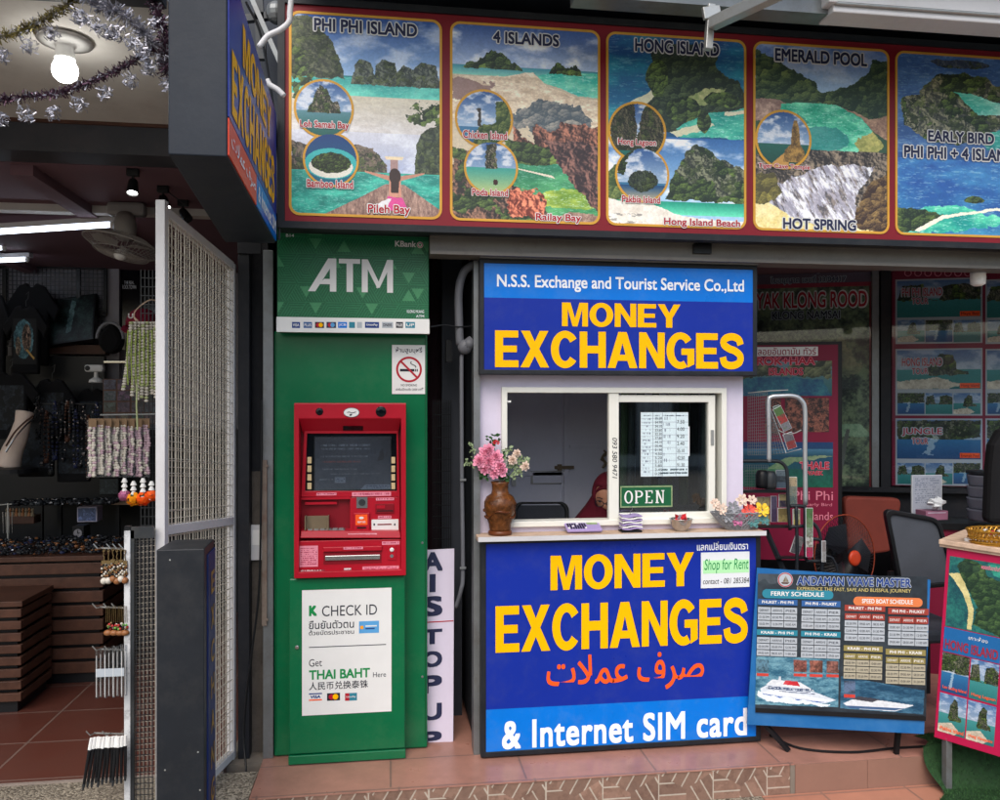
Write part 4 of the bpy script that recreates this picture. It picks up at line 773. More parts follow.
# lower drawer block
FL = FY(3.80)
b = MB(); b.pbox(FL, 299, 540, 401, 572, -.06, 0, 'red_atm'); lp_ = b.build('lower_panel', t, bevel=.003)
b = MB(); b.pbox(FL, 323, 546.5, 382, 551.5, 0, .014, 'red_atm'); b.build('cash_slot_brow', lp_, bevel=.004)
b = MB(); b.pbox(FL, 323.5, 551.8, 381.5, 563.5, 0, .003, 'red_dark'); b.build('cash_slot_recess', lp_)
b = MB(); b.pbox(FL, 325, 555.3, 380, 560, .003, .011, 'silver'); b.build('cash_shutter', lp_, bevel=.002)
b = MB(); b.pbox(FL, 387.5, 545.5, 396, 560, 0, .004, 'red_atm'); b.build('lamp_plate', t, bevel=.001)
b = MB(); c_ = FL.pt(*FL.px(391.8, 549.5), .004); b.lathe(c_, [(.010, 0), (.010, .003), (.006, .006)], 'white', 16, (0, -1, 0)); b.build('indicator_lamp', lp_)
b = MB(); c_ = FL.pt(*FL.px(391.8, 555.7), .004); b.lathe(c_, [(.008, 0), (.008, .003), (.005, .003)], 'grey_steel', 16, (0, -1, 0)); b.build('keyhole', lp_)
lab(299.5, 545.5, 318, 567, FL, .001, 9); lab(343.5, 546.5, 363, 549.5, FL.off(.0145), .001, 1); lab(382, 541, 399.5, 544.8, FL, .001, 1, 8); lab(362.5, 565.5, 399, 572, FL, .001, 3, 11); lab(348, 533, 377, 537, FY(3.796), .001, 1, 12, (228, 160, 172))
lab(296, 569.5, 325, 573, FL, .001, 1, 13, (120, 40, 56), (220, 200, 205)); lab(344, 568, 351, 571.5, FL, .001, 1, 14, (225, 225, 225), (20, 20, 20))
LT(t, FL, .0022, [('S1D8161', 301, 570, 321, 572.6)], 'white', .04)

# ================================================================== money exchange booth
FB1 = FY(3.76)
t = T('exchange_booth', 'white money exchange booth with sliding window, shelf and blue signs above and below', 'booth', (1.12, 3.9, 0))
X0 = FB1.px(482, 650)[0]; X1 = FB1.px(759, 650)[0]; XW = FB1.px(750, 450)[0]; BZ = 1.05
YW = 3.84; FW = FY(YW)
wl, wr = FW.px(503, 455)[0], FW.px(724, 455)[0]; wt, wb = FW.px(612, 388)[1], FW.px(612, 524)[1]
b = MB()
b.box(X0, YW, 1.0, wl, YW+.05, 2.02, 'booth_white'); b.box(wr, YW, 1.0, XW, YW+.05, 2.02, 'booth_white'); b.box(wl, YW, wt, wr, YW+.05, 2.02, 'booth_white'); b.box(wl, YW, 1.0, wr, YW+.05, wb, 'booth_white'); b.build('front_wall', t)
for x in (X0, XW-.04):
    b = MB(); b.box(x, YW+.051, 0.02, x+.04, 5.1, 2.3, 'booth_white'); b.build('side_wall', t)
b = MB(); b.box(X0, 5.1, .02, XW, 5.14, 2.3, 'white_paint'); b.build('rear_wall', t)
b = MB(); b.box(X0+.04, YW+.06, 2.2, XW-.04, 5.09, 2.24, 'white_paint'); b.build('booth_ceiling', t)
b = MB(); b.box(X0-.035, 3.80, .0, X0-.004, 3.90, 2.36, 'grey_steel'); b.build('corner_post', t)
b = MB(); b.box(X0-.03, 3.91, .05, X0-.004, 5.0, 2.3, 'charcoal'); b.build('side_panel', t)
# door and bits seen through the window
M('door_grey', (226, 229, 244), .5, var=.05, dirt=.2, dirtc=(90, 94, 110)); M('booth_inside', (120, 126, 150), .6, var=.05)
FD = FY(4.86)
d = []
b = MB(); b.fbox(FD, FD.px(500, 450)[0], .02, FD.px(740, 450)[0], 2.19, -.03, 0, 'door_grey'); id_ = b.build('inner_door', t) 
for u0, v0, u1, v1 in ((564, 380, 569.5, 540), (505, 472, 565, 476), (570, 445, 612, 448), (562, 380, 563.5, 540)):
    b = MB(); b.pbox(FD, u0, v0, u1, v1, 0, .014, 'door_grey'); b.build('door_rail', id_, bevel=.003)
b = MB(); b.pbox(FD, 531, 471, 564.5, 484, .002, .012, 'galv'); b.pbox(FD, 533, 472, 562, 483, .012, .014, 'door_grey'); b.build('lock_box', id_)
b = MB(); b.pbox(FD, 555, 466, 574, 469, .01, .03, 'beige_metal'); b.pbox(FD, 558, 464.5, 562, 470.5, .01, .036, 'beige_metal'); b.build('door_bolt', id_)
b = MB(); b.tube([FD.pt(*FD.px(603+2*math.sin(i*1.3), 450+i*2.2), .02) for i in range(9)], [.006, .008, .012, .007, .014, .008, .013, .009, .006], 'beige_metal', 8); b.build('key_bunch', label='small bunch of keys hanging on the grey inner door', cat='keys')
b = MB(); b.pbox(FD, 512, 476, 516, 486, .01, .03, 'galv'); b.build('door_handle', id_)
# window frame and sliding pane
b = MB(); FWf = FY(YW-.015)
def fr(F, u0, v0, u1, v1, tk, n0, n1, mat, bb):
    x0, y0 = F.px(u0, v1)[0], F.px((u0+u1)/2, v1)[1]; x1, y1 = F.px(u1, v0)[0], F.px((u0+u1)/2, v0)[1]
    bb.ringp(F, [(x0, y0), (x1, y0), (x1, y1), (x0, y1)], [(x0+tk, y0+tk), (x1-tk, y0+tk), (x1-tk, y1-tk), (x0+tk, y1-tk)], n0, n1, mat); return x0, y0, x1, y1
fr(FWf, 501.5, 387.5, 726, 525, .027, -.075, .012, 'window_alu', b); b.build('window_frame', t, bevel=.003)
b = MB(); b.pbox(FWf, 609, 393, 619, 520, -.03, .004, 'window_alu'); b.build('mullion', t, bevel=.003)
b = MB(); x0, y0, x1, y1 = fr(FWf, 612, 395, 716, 520, .036, -.055, -.008, 'window_alu', b); ss_ = b.build('sliding_sash', t, bevel=.003)
b = MB(); b.fbox(FWf, x0+.034, y0+.034, x1-.034, y1-.034, -.034, -.03, 'pane_glass'); b.build('pane', ss_)
b = MB(); b.pbox(FWf, 505, 400.5, 511, 402.5, -.03, .0, 'white'); b.build('window_stop', t)
b = MB(); b.pbox(FWf, 711, 430, 714, 445, -.008, -.003, 'galv'); b.build('sash_catch', ss_)
# vertical handwriting on the mullion
G = FWf.rot(*FWf.px(614.5, 458), -PI/2); b = MB(); b.text(G, '093 580 9471', 0, 0, .2, .024, .0052, 'ink', .0, shear=.2); b.build('handwriting', t, recalc=False)
# upper sign
def sign_box(name, label, F, u0, v0, u1, v1, dep, tk=.028):
    x0, y0 = F.px(u0, (v0+v1)/2)[0], F.px((u0+u1)/2, v1)[1]; x1, y1 = F.px(u1, (v0+v1)/2)[0], F.px((u0+u1)/2, v0)[1]
    g = T(name, label, 'sign', F.pt((x0+x1)/2, y0, -dep/2))
    b = MB(); b.ringp(F, [(x0, y0), (x1, y0), (x1, y1), (x0, y1)], [(x0+tk, y0+tk), (x1-tk, y0+tk), (x1-tk, y1-tk), (x0+tk, y1-tk)], -dep, .004, 'charcoal'); b.build('frame', g, bevel=.003)
    return g, x0+tk, y0+tk, x1-tk, y1-tk
FU = FY(3.745)
g, x0, y0, x1, y1 = sign_box('upper_exchange_sign', 'blue light box sign with company name over MONEY EXCHANGES above the booth window', FU, 479.5, 262, 757, 375, .26, .022)
zb = FU.px(616, 300)[1]
b = MB(); b.fbox(FU, x0, y0, x1, zb, -.02, 0, 'blue_dk'); g1 = b.build('lower_panel', g); b = MB(); b.fbox(FU, x0, zb, x1, y1, -.02, 0, 'blue_lt'); g2 = b.build('name_panel', g)
b = MB(); b.fbox(FU, x0-.02, y1+.023, x1+.022, y1+.03, -.26, .01, 'galv'); b.build('top_flashing', g)
LT(g2, FU, .002, [('N.S.S. Exchange and Tourist Service Co.,Ltd', 497, 277, 744, 293)], 'letter_white', .022)
for st, q in (('MONEY', (562, 303.5, 680.5, 327)), ('EXCHANGES', (495, 332, 744, 368))):
    b = MB(); b.block(FU, st, *q, .002, 'yellow'); b.build('lettering', g1, recalc=False)
# lower sign
FO = FY(3.745)
g, x0, y0, x1, y1 = sign_box('lower_exchange_sign', 'big blue sign with MONEY EXCHANGES, Arabic words and SIM card line below the shelf', FO, 481, 536, 760.5, 749, .30, .024)
zb = FO.px(616, 703)[1]
b = MB(); b.fbox(FO, x0, zb, x1, y1, -.02, 0, 'blue_dk'); g1 = b.build('upper_panel', g); b = MB(); b.fbox(FO, x0, y0, x1, zb, -.02, 0, 'blue_lt'); g2 = b.build('lower_panel', g)
for st, q in (('MONEY', (550.5, 554, 694, 588)), ('EXCHANGES', (495.5, 602, 748, 647.5))):
    b = MB(); b.block(FO, st, *q, .002, 'yellow'); b.build('lettering', g1, recalc=False)
LT(g1, FO, .002, [('\uFE95\uFEFC\uFEE4\uFECB \uFED1\uFEAE\uFEBB', 546.5, 653, 704, 691)], 'orange', .015)
LT(g2, FO, .002, [('& Internet SIM card', 502, 714, 747, 742.5)], 'letter_white', .03, space=1.08)
LT(g1, FO, .002, [('แลกเปลี่ยนเงินตรา', 697, 541.5, 748, 550)], 'letter_white', .02)
# base behind lower sign, shelf
b = MB(); b.box(X0+.01, 3.81+.24, .0, XW, 3.83+.25, 1.0, 'booth_white'); b.build('base_wall', t)
b = MB(); zs = FY(3.70).px(616, 534.5)[1]; b.box(FY(3.7).px(478, 534)[0], 3.70, zs-.022, FY(3.7).px(766, 532)[0], 3.86, zs, 'wood_worn'); b.build('shelf', t, bevel=.003)
b = MB(); b.box(FY(3.7).px(478, 534)[0], 3.694, zs-.02, FY(3.7).px(766, 532)[0], 3.699, zs+.002, 'white_paint'); b.build('shelf_edging', t)
# paper note on the lower sign
nt_ = T('handwritten_note', 'white paper note reading Shop for Rent taped on the lower blue sign', 'note', FO.pt(*FO.px(725, 587), .003))
b = MB(); b.pbox(FO, 701, 552, 749.5, 587.5, .001, .003, 'paper'); b.build('sheet', nt_)
M('highlight_green', (176, 232, 176), .7, var=.06)
b = MB(); b.pbox(FO, 703, 560, 749, 573, .003, .0035, 'highlight_green'); b.build('highlighter_band', nt_)
LT(nt_, FO, .004, [('Shop for Rent', 704.5, 558.5, 748.5, 573)], 'green_txt', -.012, shear=.15); LT(nt_, FO, .004, [('contact - 081 285384', 703, 578, 749, 583.5)], 'ink', -.01, shear=.15)
# rate sheet and OPEN sign behind the pane
FP = FY(YW+.0115)
rs = T('rate_sheet', 'white sheet of handwritten exchange rates taped inside the sliding window', 'notice', FP.pt(*FP.px(664, 477)))
x0, y0 = FP.px(641, 476.5); x1, y1 = FP.px(688, 412.5); p = Pic(200, 280, (y1-y0)/(x1-x0), (205, 222, 228))
for xx in (.25, .45, .74): p.put(((abs(p.X-xx) < .004)).astype(float)*.7, (90, 100, 120))
for k in range(17): p.put(((abs(p.Y-(.04+k*.054)) < .0025) & (p.X < .45)).astype(float)*.5, (90, 100, 120))
for k in range(9): p.put(((abs(p.Y-(.15+k*.1)) < .0025) & (p.X > .45)).astype(float)*.5, (90, 100, 120))
scribble(p, .03, .04, .20, .92, (90, 100, 120), 16, 4, .5, .8); scribble(p, .47, .2, .62, .95, (90, 100, 120), 8, 8, .4, .8); scribble(p, .05, .93, .4, .97, (30, 40, 60), 1, 1); scribble(p, .5, .93, .95, .97, (30, 40, 60), 1, 2); scribble(p, .4, .02, .98, .13, (20, 40, 50), 2, 12, .8, .5)
p.mesh(FP, x0, y0, x1, y1, .002, 'printed_table', rs, mat='print_matte')
b = MB(); b.fbox(FP, x0-.001, y0-.001, x1+.001, y1+.001, -.002, .001, 'paper'); b.fbox(FP, x1-.03, y0+.1, x1+.009, y1-.07, -.004, -.0025, 'paper'); b.build('sheet', rs)
LT(rs, FP, .003, [(s_, 655, 417+i*3.95, 662, 419.6+i*3.95) for i, s_ in enumerate(['35.20', '34.90', '34.10', '33.60', '32.30', '37.80', '44.10', '25.40', '21.90', '4.50', '5.20', '3.10', '5.80', '2.45', '0.22', '0.09'])], 'ink', .0)
LT(rs, FP, .003, [(s_, 677, 420+i*7.2, 684.5, 423.6+i*7.2) for i, s_ in enumerate(['7.50', '4.00', '9.20', '2.40', '25.10', '42.50', '91.30'])], 'ink', .0)
op = T('open_sign', 'green OPEN sign with white letters hanging behind the sliding window', 'sign', FP.pt(*FP.px(646, 508)))
M('open_green', (26, 92, 58), .4, var=.08)
b = MB(); b.pbox(FP, 620, 485.5, 672, 507.5, 0, .004, 'open_green'); b.build('plate', op); b = MB(); x0, y0 = FP.px(620, 507.5); x1, y1 = FP.px(672, 485.5); b.ringp(FP, [(x0, y0), (x1, y0), (x1, y1), (x0, y1)], [(x0+.006, y0+.006), (x1-.006, y0+.006), (x1-.006, y1-.006), (x0+.006, y1-.006)], .004, .006, 'leaf_pale'); b.build('border', op)
# serif capitals for OPEN
def serif(bb, F, st, u0, v0, u1, v1, n, mat):
    xa, ya = F.px(u0, v1); xb, yb = F.px(u1, v0); cw = (xb-xa)/len(st); H_ = yb-ya; W_ = cw*.82; tk = W_*.2; th = H_*.09
    def q(x, y, w_, h_): bb.fbox(F, x, y, x+w_, y+h_, n-.0006, n, mat)
    for i, ch in enumerate(st):
        x = xa+i*cw
        if ch == 'O': bb.ringp(F, circ(x+W_/2, ya+H_/2, W_/2, 28, H_/2), circ(x+W_/2, ya+H_/2, W_/2-tk, 28, H_/2-th), n-.0006, n, mat)
        else:
            q(x+tk*.4, ya+th, tk, H_-2*th); q(x, ya, tk*1.9, th*.9); q(x, yb-th*.9, tk*1.9, th*.9)
            if ch == 'P': cx_ = x+W_*.5; cy_ = ya+H_*.73; a_ = [(cx_+W_*.46*math.cos(A), cy_+H_*.27*math.sin(A)) for A in [(-PI/2+PI*j/12) for j in range(13)]]; c_ = [(cx_+(W_*.46-tk)*math.cos(A), cy_+(H_*.27-th)*math.sin(A)) for A in [(-PI/2+PI*j/12) for j in range(13)]]; bb.prism(F, a_+c_[::-1], n-.0006, n, mat); q(x+tk*1.4, yb-th, cx_-x-tk*1.4, th); q(x+tk*1.4, cy_-H_*.27, cx_-x-tk*1.4, th)
            if ch == 'E':
                for yy in (ya, ya+H_*.46, yb-th): q(x+tk*1.4, yy, W_*.78-tk*1.4 if yy != ya+H_*.46 else W_*.5-tk, th)
                q(x+W_*.76, ya, th*.8, H_*.26); q(x+W_*.76, yb-H_*.24, th*.8, H_*.24)
            if ch == 'N': q(x+W_-tk*.9, ya, th, H_-th); q(x+W_-tk*1.6, yb-th*.9, tk*1.8, th*.9); bb.prism(F, [(x+tk*.4, yb), (x+tk*1.6, yb), (x+W_-tk*.3, ya), (x+W_-tk*1.2, ya)], n-.0006, n+.0004, mat)
b = MB(); serif(b, FP, 'OPEN', 624, 490, 665.5, 503.5, .0062, 'white'); b.build('lettering', op)
# curtain strips behind the pane, pale folds added in place of reflections
b = MB()
for i, (u, w_, mt) in enumerate([(624, 9, 'leaf_pale'), (631, 9, 'interior_white'), (640, 10, 'office_grey'), (655, 9, 'charcoal'), (670, 6, 'white_paint'), (684, 12, 'leaf_pale'), (694, 10, 'office_grey'), (704, 9, 'white_paint'), (712, 9, 'interior_white')]):
    x = PY(u, 450, 4.02).x; b.tube(curve([(x, 4.02, 2.1), (x+.01, 4.04, 1.6), (x-.005, 4.02, 1.15)], 4), .0022*w_, mt, 10)
b.build('curtain', label='grey striped curtain hanging inside the booth behind the window pane', cat='curtain')
# ================================================================== projecting light box at the corner
t = T('projecting_sign', 'slate grey light box jutting towards the street with MONEY EXCHANGES on its right side', 'sign', (-.54, 2.95, 2.366))
b = MB(); xa, xb_, ya, yb = -.617, -.457, 2.357, 3.56
b.hexa([(xa, ya, 2.366), (xb_, ya, 2.366), (-.488, yb, 2.366), (-.70, yb, 2.366), (xa, ya, 2.93), (xb_, ya, 2.93), (-.488, yb, 2.93), (-.70, yb, 2.93)], 'slate'); b.build('box', t, bevel=.004)
FZ = F4(Vector((xb_, ya, 2.366)), Vector((-.488, yb, 2.366)), Vector((xb_, ya, 3.9)))
L_ = (Vector((-.488, yb))-Vector((xb_, ya))).length
zr = .42
M('orange_red', (228, 70, 40), .4, var=.04)
xs_ = FZ.px(255.5, 190)[0]
b = MB(); b.fbox(FZ, .008, .118, L_-.012, .555, 0, .004, 'blue_dk'); bp_ = b.build('blue_panel', t)
b = MB(); b.fbox(FZ, .008, .008, xs_, .114, 0, .004, 'orange_red'); b.build('orange_panel', t)
b = MB(); b.fbox(FZ, xs_+.004, .008, L_-.012, .114, 0, .004, 'blue_lt'); b.build('light_blue_panel', t)
xm0, xm1 = FZ.px(241, 50)[0], FZ.px(269.5, 110)[0]; xe0, xe1 = FZ.px(230, 80)[0], FZ.px(273, 190)[0]
b = MB(); b.block(FZ, 'MONEY', 0, 0, 0, 0, .006, 'yellow', box=(xm0, .365, xm1, .50)); b.build('lettering', bp_, recalc=False)
b = MB(); b.block(FZ, 'EXCHANGES', 0, 0, 0, 0, .006, 'yellow', box=(xe0, .14, xe1, .33)); b.build('lettering', bp_, recalc=False)
for st, x0_, x1_, mt, bo in [('\uFE95\uFEFC\uFEE4\uFECB \uFED1\uFEAE\uFEBB', .04, xs_-.04, 'letter_white', .01), ('& Internet SIM', xs_+.03, L_-.04, 'letter_white', .02)]:
    b = MB(); b.text(FZ, st, (x0_+x1_)/2, .06, x1_-x0_, .06, .006, mt, bo); b.build('lettering', t, recalc=False)
# white pipes and wires to the right of it
for P, r in (([(292, -8), (290, 12), (289, 22), (280, 30), (268, 36), (259, 47)], .012), ([(267, 80), (270, 85), (278, 90), (284, 96)], .012)):
    b = MB(); b.tube(curve([PY(u, v, 3.45) for u, v in P], 6), r, 'white_paint', 10)
    b.build('conduit', label='bent white plastic conduit reaching up past the corner of the tour pictures' if len(P) > 4 else 'short white conduit elbow lower down beside the tour pictures', cat='pipe', smooth=True)
b = MB(); b.tube(curve([PY(246, 2, 3.57), PY(262, 40, 3.6), PY(276, 130, 3.6), PY(280, 200, 3.6), PY(279, 240, 3.6)], 8), .006, 'black', 6); b.build('cable', label='loose black cable hanging between the light box and the tour pictures', cat='cable')
b = MB(); b.bar(PY(258, -10, 3.7), PY(262, 60, 3.7), .04, .03, 'dark_steel'); b.bar(PY(240, 20, 3.7), PY(285, 14, 3.7), .03, .03, 'dark_steel'); b.bar(PY(250, -5, 3.65), PY(283, 70, 3.65), .02, .02, 'grey_steel'); b.ell(PY(277, 13, 3.66), .05, 'grey_steel')
b.build('cable_bracket', label='dark metal bracket with a grey junction behind the corner light box', cat='bracket')
# lamp and tinsel in the porch
L0 = PZ(65, 42, 2.92)
t = T('porch_lamp', 'lit white bulb in a round white fitting under the porch ceiling', 'lamp', L0)
b = MB(); b.lathe((L0.x, L0.y, 2.93), [(.02, 0), (.085, -.004), (.088, -.012), (.04, -.02), (.028, -.03), (.034, -.07)], 'white', 28); b.build('fitting', t, smooth=True)
b = MB(); b.lathe((L0.x, L0.y, 2.865), [(.022, .01), (.029, -.008), (.039, -.028), (.042, -.046), (.037, -.066), (.022, -.08), (.004, -.084)], 'lamp_on', 24); b.build('bulb', t, smooth=True)
M('foil', (158, 158, 168), .42, .8, .35, scale=90); M('foil_gold', (150, 140, 90), .3, .8, .3, scale=90); M('foil_plum', (86, 60, 78), .35, .6, .3, scale=90); M('foil_green', (60, 90, 74), .35, .6, .3)
def tinsel(P, label, core, rad=.022, seed=1, bells=6, dens=900):
    rr = random.Random(seed); pts = curve(P, 16); n = len(pts); g = T('tinsel_garland', label, 'garland', P[0], 'tinsel garlands draped across the porch')
    b = MB(); b.tube(pts, .003, core, 5)
    for i in range(int(2.6*dens*sum((pts[k+1]-pts[k]).length for k in range(n-1)))):
        k = rr.randrange(n-1); p_ = pts[k].lerp(pts[k+1], rr.random()); th = rr.random()*6.28; d_ = Vector((rr.gauss(0, 1), rr.gauss(0, 1), rr.gauss(0, 1))).normalized()
        e = p_+d_*rad*rr.uniform(.6, 1.25); s_ = d_.cross(Vector((rr.random(), rr.random(), rr.random()))).normalized()*.0016
        b.add([p_-s_, p_+s_, e+s_*1.2, e-s_*1.2], [(0, 1, 2, 3)], core if rr.random() < .72 else 'foil')
    b.build('tinsel_strand', g, recalc=False)
    for j in range(bells):
        p_ = pts[int((j+.6)/bells*(n-1))]+Vector((0, 0, -rad)); b = MB()
        for q in range(70):
            a_ = rr.random()*6.28; r_ = rr.uniform(.002, .024); h_ = rr.uniform(.015, .055); c_ = p_+Vector((math.cos(a_)*r_, math.sin(a_)*r_, -h_)); x_ = Vector((rr.gauss(0, 1), rr.gauss(0, 1), rr.gauss(0, 1))).normalized()*.007; y_ = x_.cross(Vector((rr.random(), 1, 0))).normalized()*.0018
            b.add([c_-x_-y_, c_+x_-y_, c_+x_+y_, c_-x_+y_], [(0, 1, 2, 3)], 'foil')
        b.build('foil_bow', g, recalc=False)
tinsel([PY(-15, 40, 2.6), PY(15, 33, 2.6), PY(40, 22, 2.6), PY(62, 9, 2.6), PY(90, -12, 2.6)], 'greenish gold tinsel garland rising from left above the lit bulb', 'foil_gold', .022, 1, 4)
tinsel([PY(78, -10, 2.55), PY(100, 8, 2.55), PY(118, 12, 2.55), PY(140, 28, 2.55), PY(152, 45, 2.55)], 'silver tinsel garland bunched thickly in front of the grey light box', 'foil', .03, 2, 7)
tinsel([PY(-15, 104, 2.6), PY(20, 97, 2.6), PY(55, 94, 2.6), PY(90, 82, 2.6), PY(125, 66, 2.6), PY(150, 50, 2.6), PY(168, 42, 2.6)], 'plum and silver tinsel garland sagging low under the lit bulb', 'foil_plum', .02, 3, 8)
tinsel([PY(150, -10, 2.58), PY(160, 20, 2.58), PY(166, 50, 2.58), PY(166, 74, 2.58)], 'plum tinsel hanging straight down along the grey light box', 'foil_plum', .026, 4, 3)

# ================================================================== mesh gate
G0 = Vector((-.737, 3.937, 0)); G1 = Vector((-.847, 3.125, 0)); gx = (G1-G0).normalized(); FGt = Fr(G0, gx, (0, 0, 1)); GL = (G1-G0).length
t = T('mesh_gate', 'tall white framed wire mesh gate standing open beside the tall black light box', 'gate', G0)
rise = lambda x: x/GL*.076
def gbar(x0, z0, x1, z1, w_, name, mt='white_paint', dpt=.035):
    b = MB(); b.bar(FGt.pt(x0, z0), FGt.pt(x1, z1), w_, dpt, mt, up=(0, 0, 1) if abs(x1-x0) > .2 else FGt.n); b.build(name, t, bevel=.002)
gbar(.018, .0, .018, 2.334, .035, 'post', dpt=.035); gbar(GL-.018, .08, GL-.018, 2.43, .035, 'post')
for z in (.02, 1.12, 2.32): gbar(.036, z+rise(.036), GL-.036, z+rise(GL-.036), .034, 'rail')
b = MB()
for lay, (du, dv, off) in enumerate([(.030, .033, .004), (.044, .048, -.012)]):
    x = .04
    while x < GL-.036: b.bar(FGt.pt(x, .03+rise(x), off), FGt.pt(x, 2.31+rise(x), off), .0023, .0023, 'wire_white', up=FGt.n); x += du
    z = .04
    while z < 2.31: b.bar(FGt.pt(.036, z+rise(.036), off+.0022), FGt.pt(GL-.036, z+rise(GL-.036), off+.0022), .0023, .0023, 'wire_white'); z += dv
b.build('wire_mesh', t, recalc=False)
# tall black light box on the ground
t = T('tall_light_box', 'tall black box with a narrow blue side sign standing in front of the mesh gate', 'sign', (-.71, 2.97, -.02))
b = MB(); x0, x1 = -.790, -.632; ztop = 1.169
b.hexa([(x0, 2.87, -.018), (x1, 2.87, -.018), (x1-.012, 3.08, -.018), (x0, 3.08, -.018), (x0, 2.87, ztop), (x1, 2.87, ztop), (x1-.012, 3.08, ztop), (x0, 3.08, ztop)], 'charcoal'); b.build('box', t, bevel=.004)
FT = F4(Vector((x1, 2.87, 0)), Vector((x1-.012, 3.08, 0)), Vector((x1, 2.87, 1)))
b = MB(); b.fbox(FT, .05, .0, .205, ztop-.03, 0, .006, M('faded_blue', (24, 40, 92), .6, var=.2, dirt=.5, dirtc=(60, 66, 90), dscale=9)); b.build('side_panel', t)
for i, ch in enumerate('EXCHANGE'):
    b = MB(); b.text(FT, ch, .13, ztop-.14-i*.125, .07, .08, .008, M('faded_yellow', (150, 118, 50), .6, var=.3, scale=30, dirt=.7, dirtc=(50, 60, 100), dscale=25), .03); b.build('letter', t, recalc=False)
for u, v in ((170, 560), (198, 752), (200, 790), (165, 770)):
    b = MB(); p_ = PY(u, v, 2.87); b.lathe(p_, [(.003, -.002), (.003, .001), (.001, .0015)], 'galv', 8, (0, -1, 0)); b.build('screw', t)
# low display grid with hooks beside it
DY = 3.10; FD2 = FY(DY); xg0 = FD2.px(125, 600)[0]; xg1 = FD2.px(154, 600)[0]; zg = FD2.px(135, 530)[1]
t = T('display_grid', 'narrow black wire display panel with a worn white post left of the mesh gate', 'display rack', (xg0, DY, -.02))
M('worn_white', (206, 208, 210), .5, var=.06, dirt=.95, dirtc=(96, 96, 98), dscale=22)
b = MB(); b.box(xg0, DY-.012, -.018, xg0+.022, DY+.012, zg, 'worn_white'); b.build('post', t, bevel=.002)
b = MB(); b.box(xg0+.001, DY-.011, zg, xg0+.021, DY+.011, zg+.016, 'black'); b.build('post_cap', t)
b = MB(); b.box(xg0+.022, DY-.008, zg-.03, xg1, DY+.008, zg+.012, 'dark_steel'); b.box(xg0+.022, DY-.008, 0, xg0+.034, DY+.008, zg, 'dark_steel'); b.build('panel_frame', t)
b = MB(); x = xg0+.04
while x < xg1: b.bar((x, DY, 0), (x, DY, zg), .0026, .0026, 'wire_dark', up=(0, 1, 0)); b.bar((x+.004, DY+.02, 0), (x+.004, DY+.02, zg), .002, .002, 'wire_white', up=(0, 1, 0)); x += .014
z = .02
while z < zg: b.bar((xg0+.03, DY-.002, z), (xg1, DY-.002, z), .0026, .0026, 'wire_dark'); b.bar((xg0+.03, DY+.022, z+.006), (xg1, DY+.022, z+.01), .002, .002, 'wire_white'); z += .021
b.build('wire_mesh', t, recalc=False)
def hook(u, v, du, Y, name='hook', parent=None):
    a_ = PY(u, v, Y); b = MB(); q = PY(u+du, v+4, Y); b.tube([q+Vector((0, .02, 0)), a_+Vector((0, -.03, 0)), a_+Vector((-.010, -.035, .018))], .0025, 'galv', 6); return b.build(name, parent)
for rowv, us in ((542, (99, 112, 118, 124)), (601, (98, 109, 117)), (643, (98, 110, 119)), (727, (92, 108))):
    b = MB(); b.tube([PY(us[0]+2, rowv+6, 3.12), PY(126, rowv+7, 3.12)], .003, 'galv', 6); b.build('hook_bar', t)
    for u in us:
        b = MB(); a_ = PY(u+3, rowv+6, 3.12); b.tube([a_, a_+Vector((-.006, -.03, .004)), a_+Vector((-.018, -.036, .022))], .0022, 'galv', 6); b.build('hook', t)
rr = random.Random(5)
M('amber_bead', (140, 92, 56), .35, var=.3); M('pearl', (196, 190, 178), .35, var=.12); M('brass', (116, 96, 60), .4, .4, .2)
MATSB = ['pearl', 'amber_bead', 'brass', 'black', 'silver']
def keychain(u, v, Y, L, label, big='pearl', idx=0, grp=None):
    p_ = PY(u, v, Y); g = T('keychain', label, 'keychain', p_-Vector((0, 0, L)), grp)
    b = MB(); b.tube([p_+Vector((.004*math.cos(a_*.7), 0, .004*math.sin(a_*.7))) for a_ in range(9)], .0012, 'brass', 5, closed=True)
    b.tube([p_+Vector((rr.gauss(0, .001), 0, -L*.3*k/6)) for k in range(7)], .0018, 'brass', 5); b.build('chain', g)
    b = MB(); b.box(p_.x-.008, p_.y-.004, p_.z-L*.4, p_.x+.008, p_.y+.004, p_.z-L*.3, 'brass'); b.build('brass_band', g)
    for s_ in range(3):
        b = MB(); x = p_.x+(s_-1)*.006
        for k in range(7): b.ell((x+rr.gauss(0, .001), p_.y+rr.gauss(0, .003), p_.z-L*(.42+.055*k)), .0042, ('amber_bead', 'black', 'pearl', 'brass')[(k+s_+idx) % 4], 7, 5)
        b.build('bead_string', g)
    b = MB(); b.ell((p_.x, p_.y, p_.z-L+.012), .0125, big, 12, 8); b.build('pendant', g, smooth=True)
ords = ['leftmost', 'second', 'third', 'fourth', 'fifth', 'rightmost']
for i, u in enumerate((104, 108.5, 113, 117, 121, 125)):
    keychain(u, 549+rr.uniform(0, 2), 3.085, .115+rr.uniform(0, .012), f'gold banded bead keychain with round pendant, {ords[i]} of the upper hook row', ('pearl', 'pearl', 'amber_bead', 'amber_bead', 'pearl', 'amber_bead')[i], i, 'bead keychains on the upper hooks')
M('toy_red', (176, 50, 50), .4, var=.1); M('toy_green', (90, 150, 60), .4, var=.1)
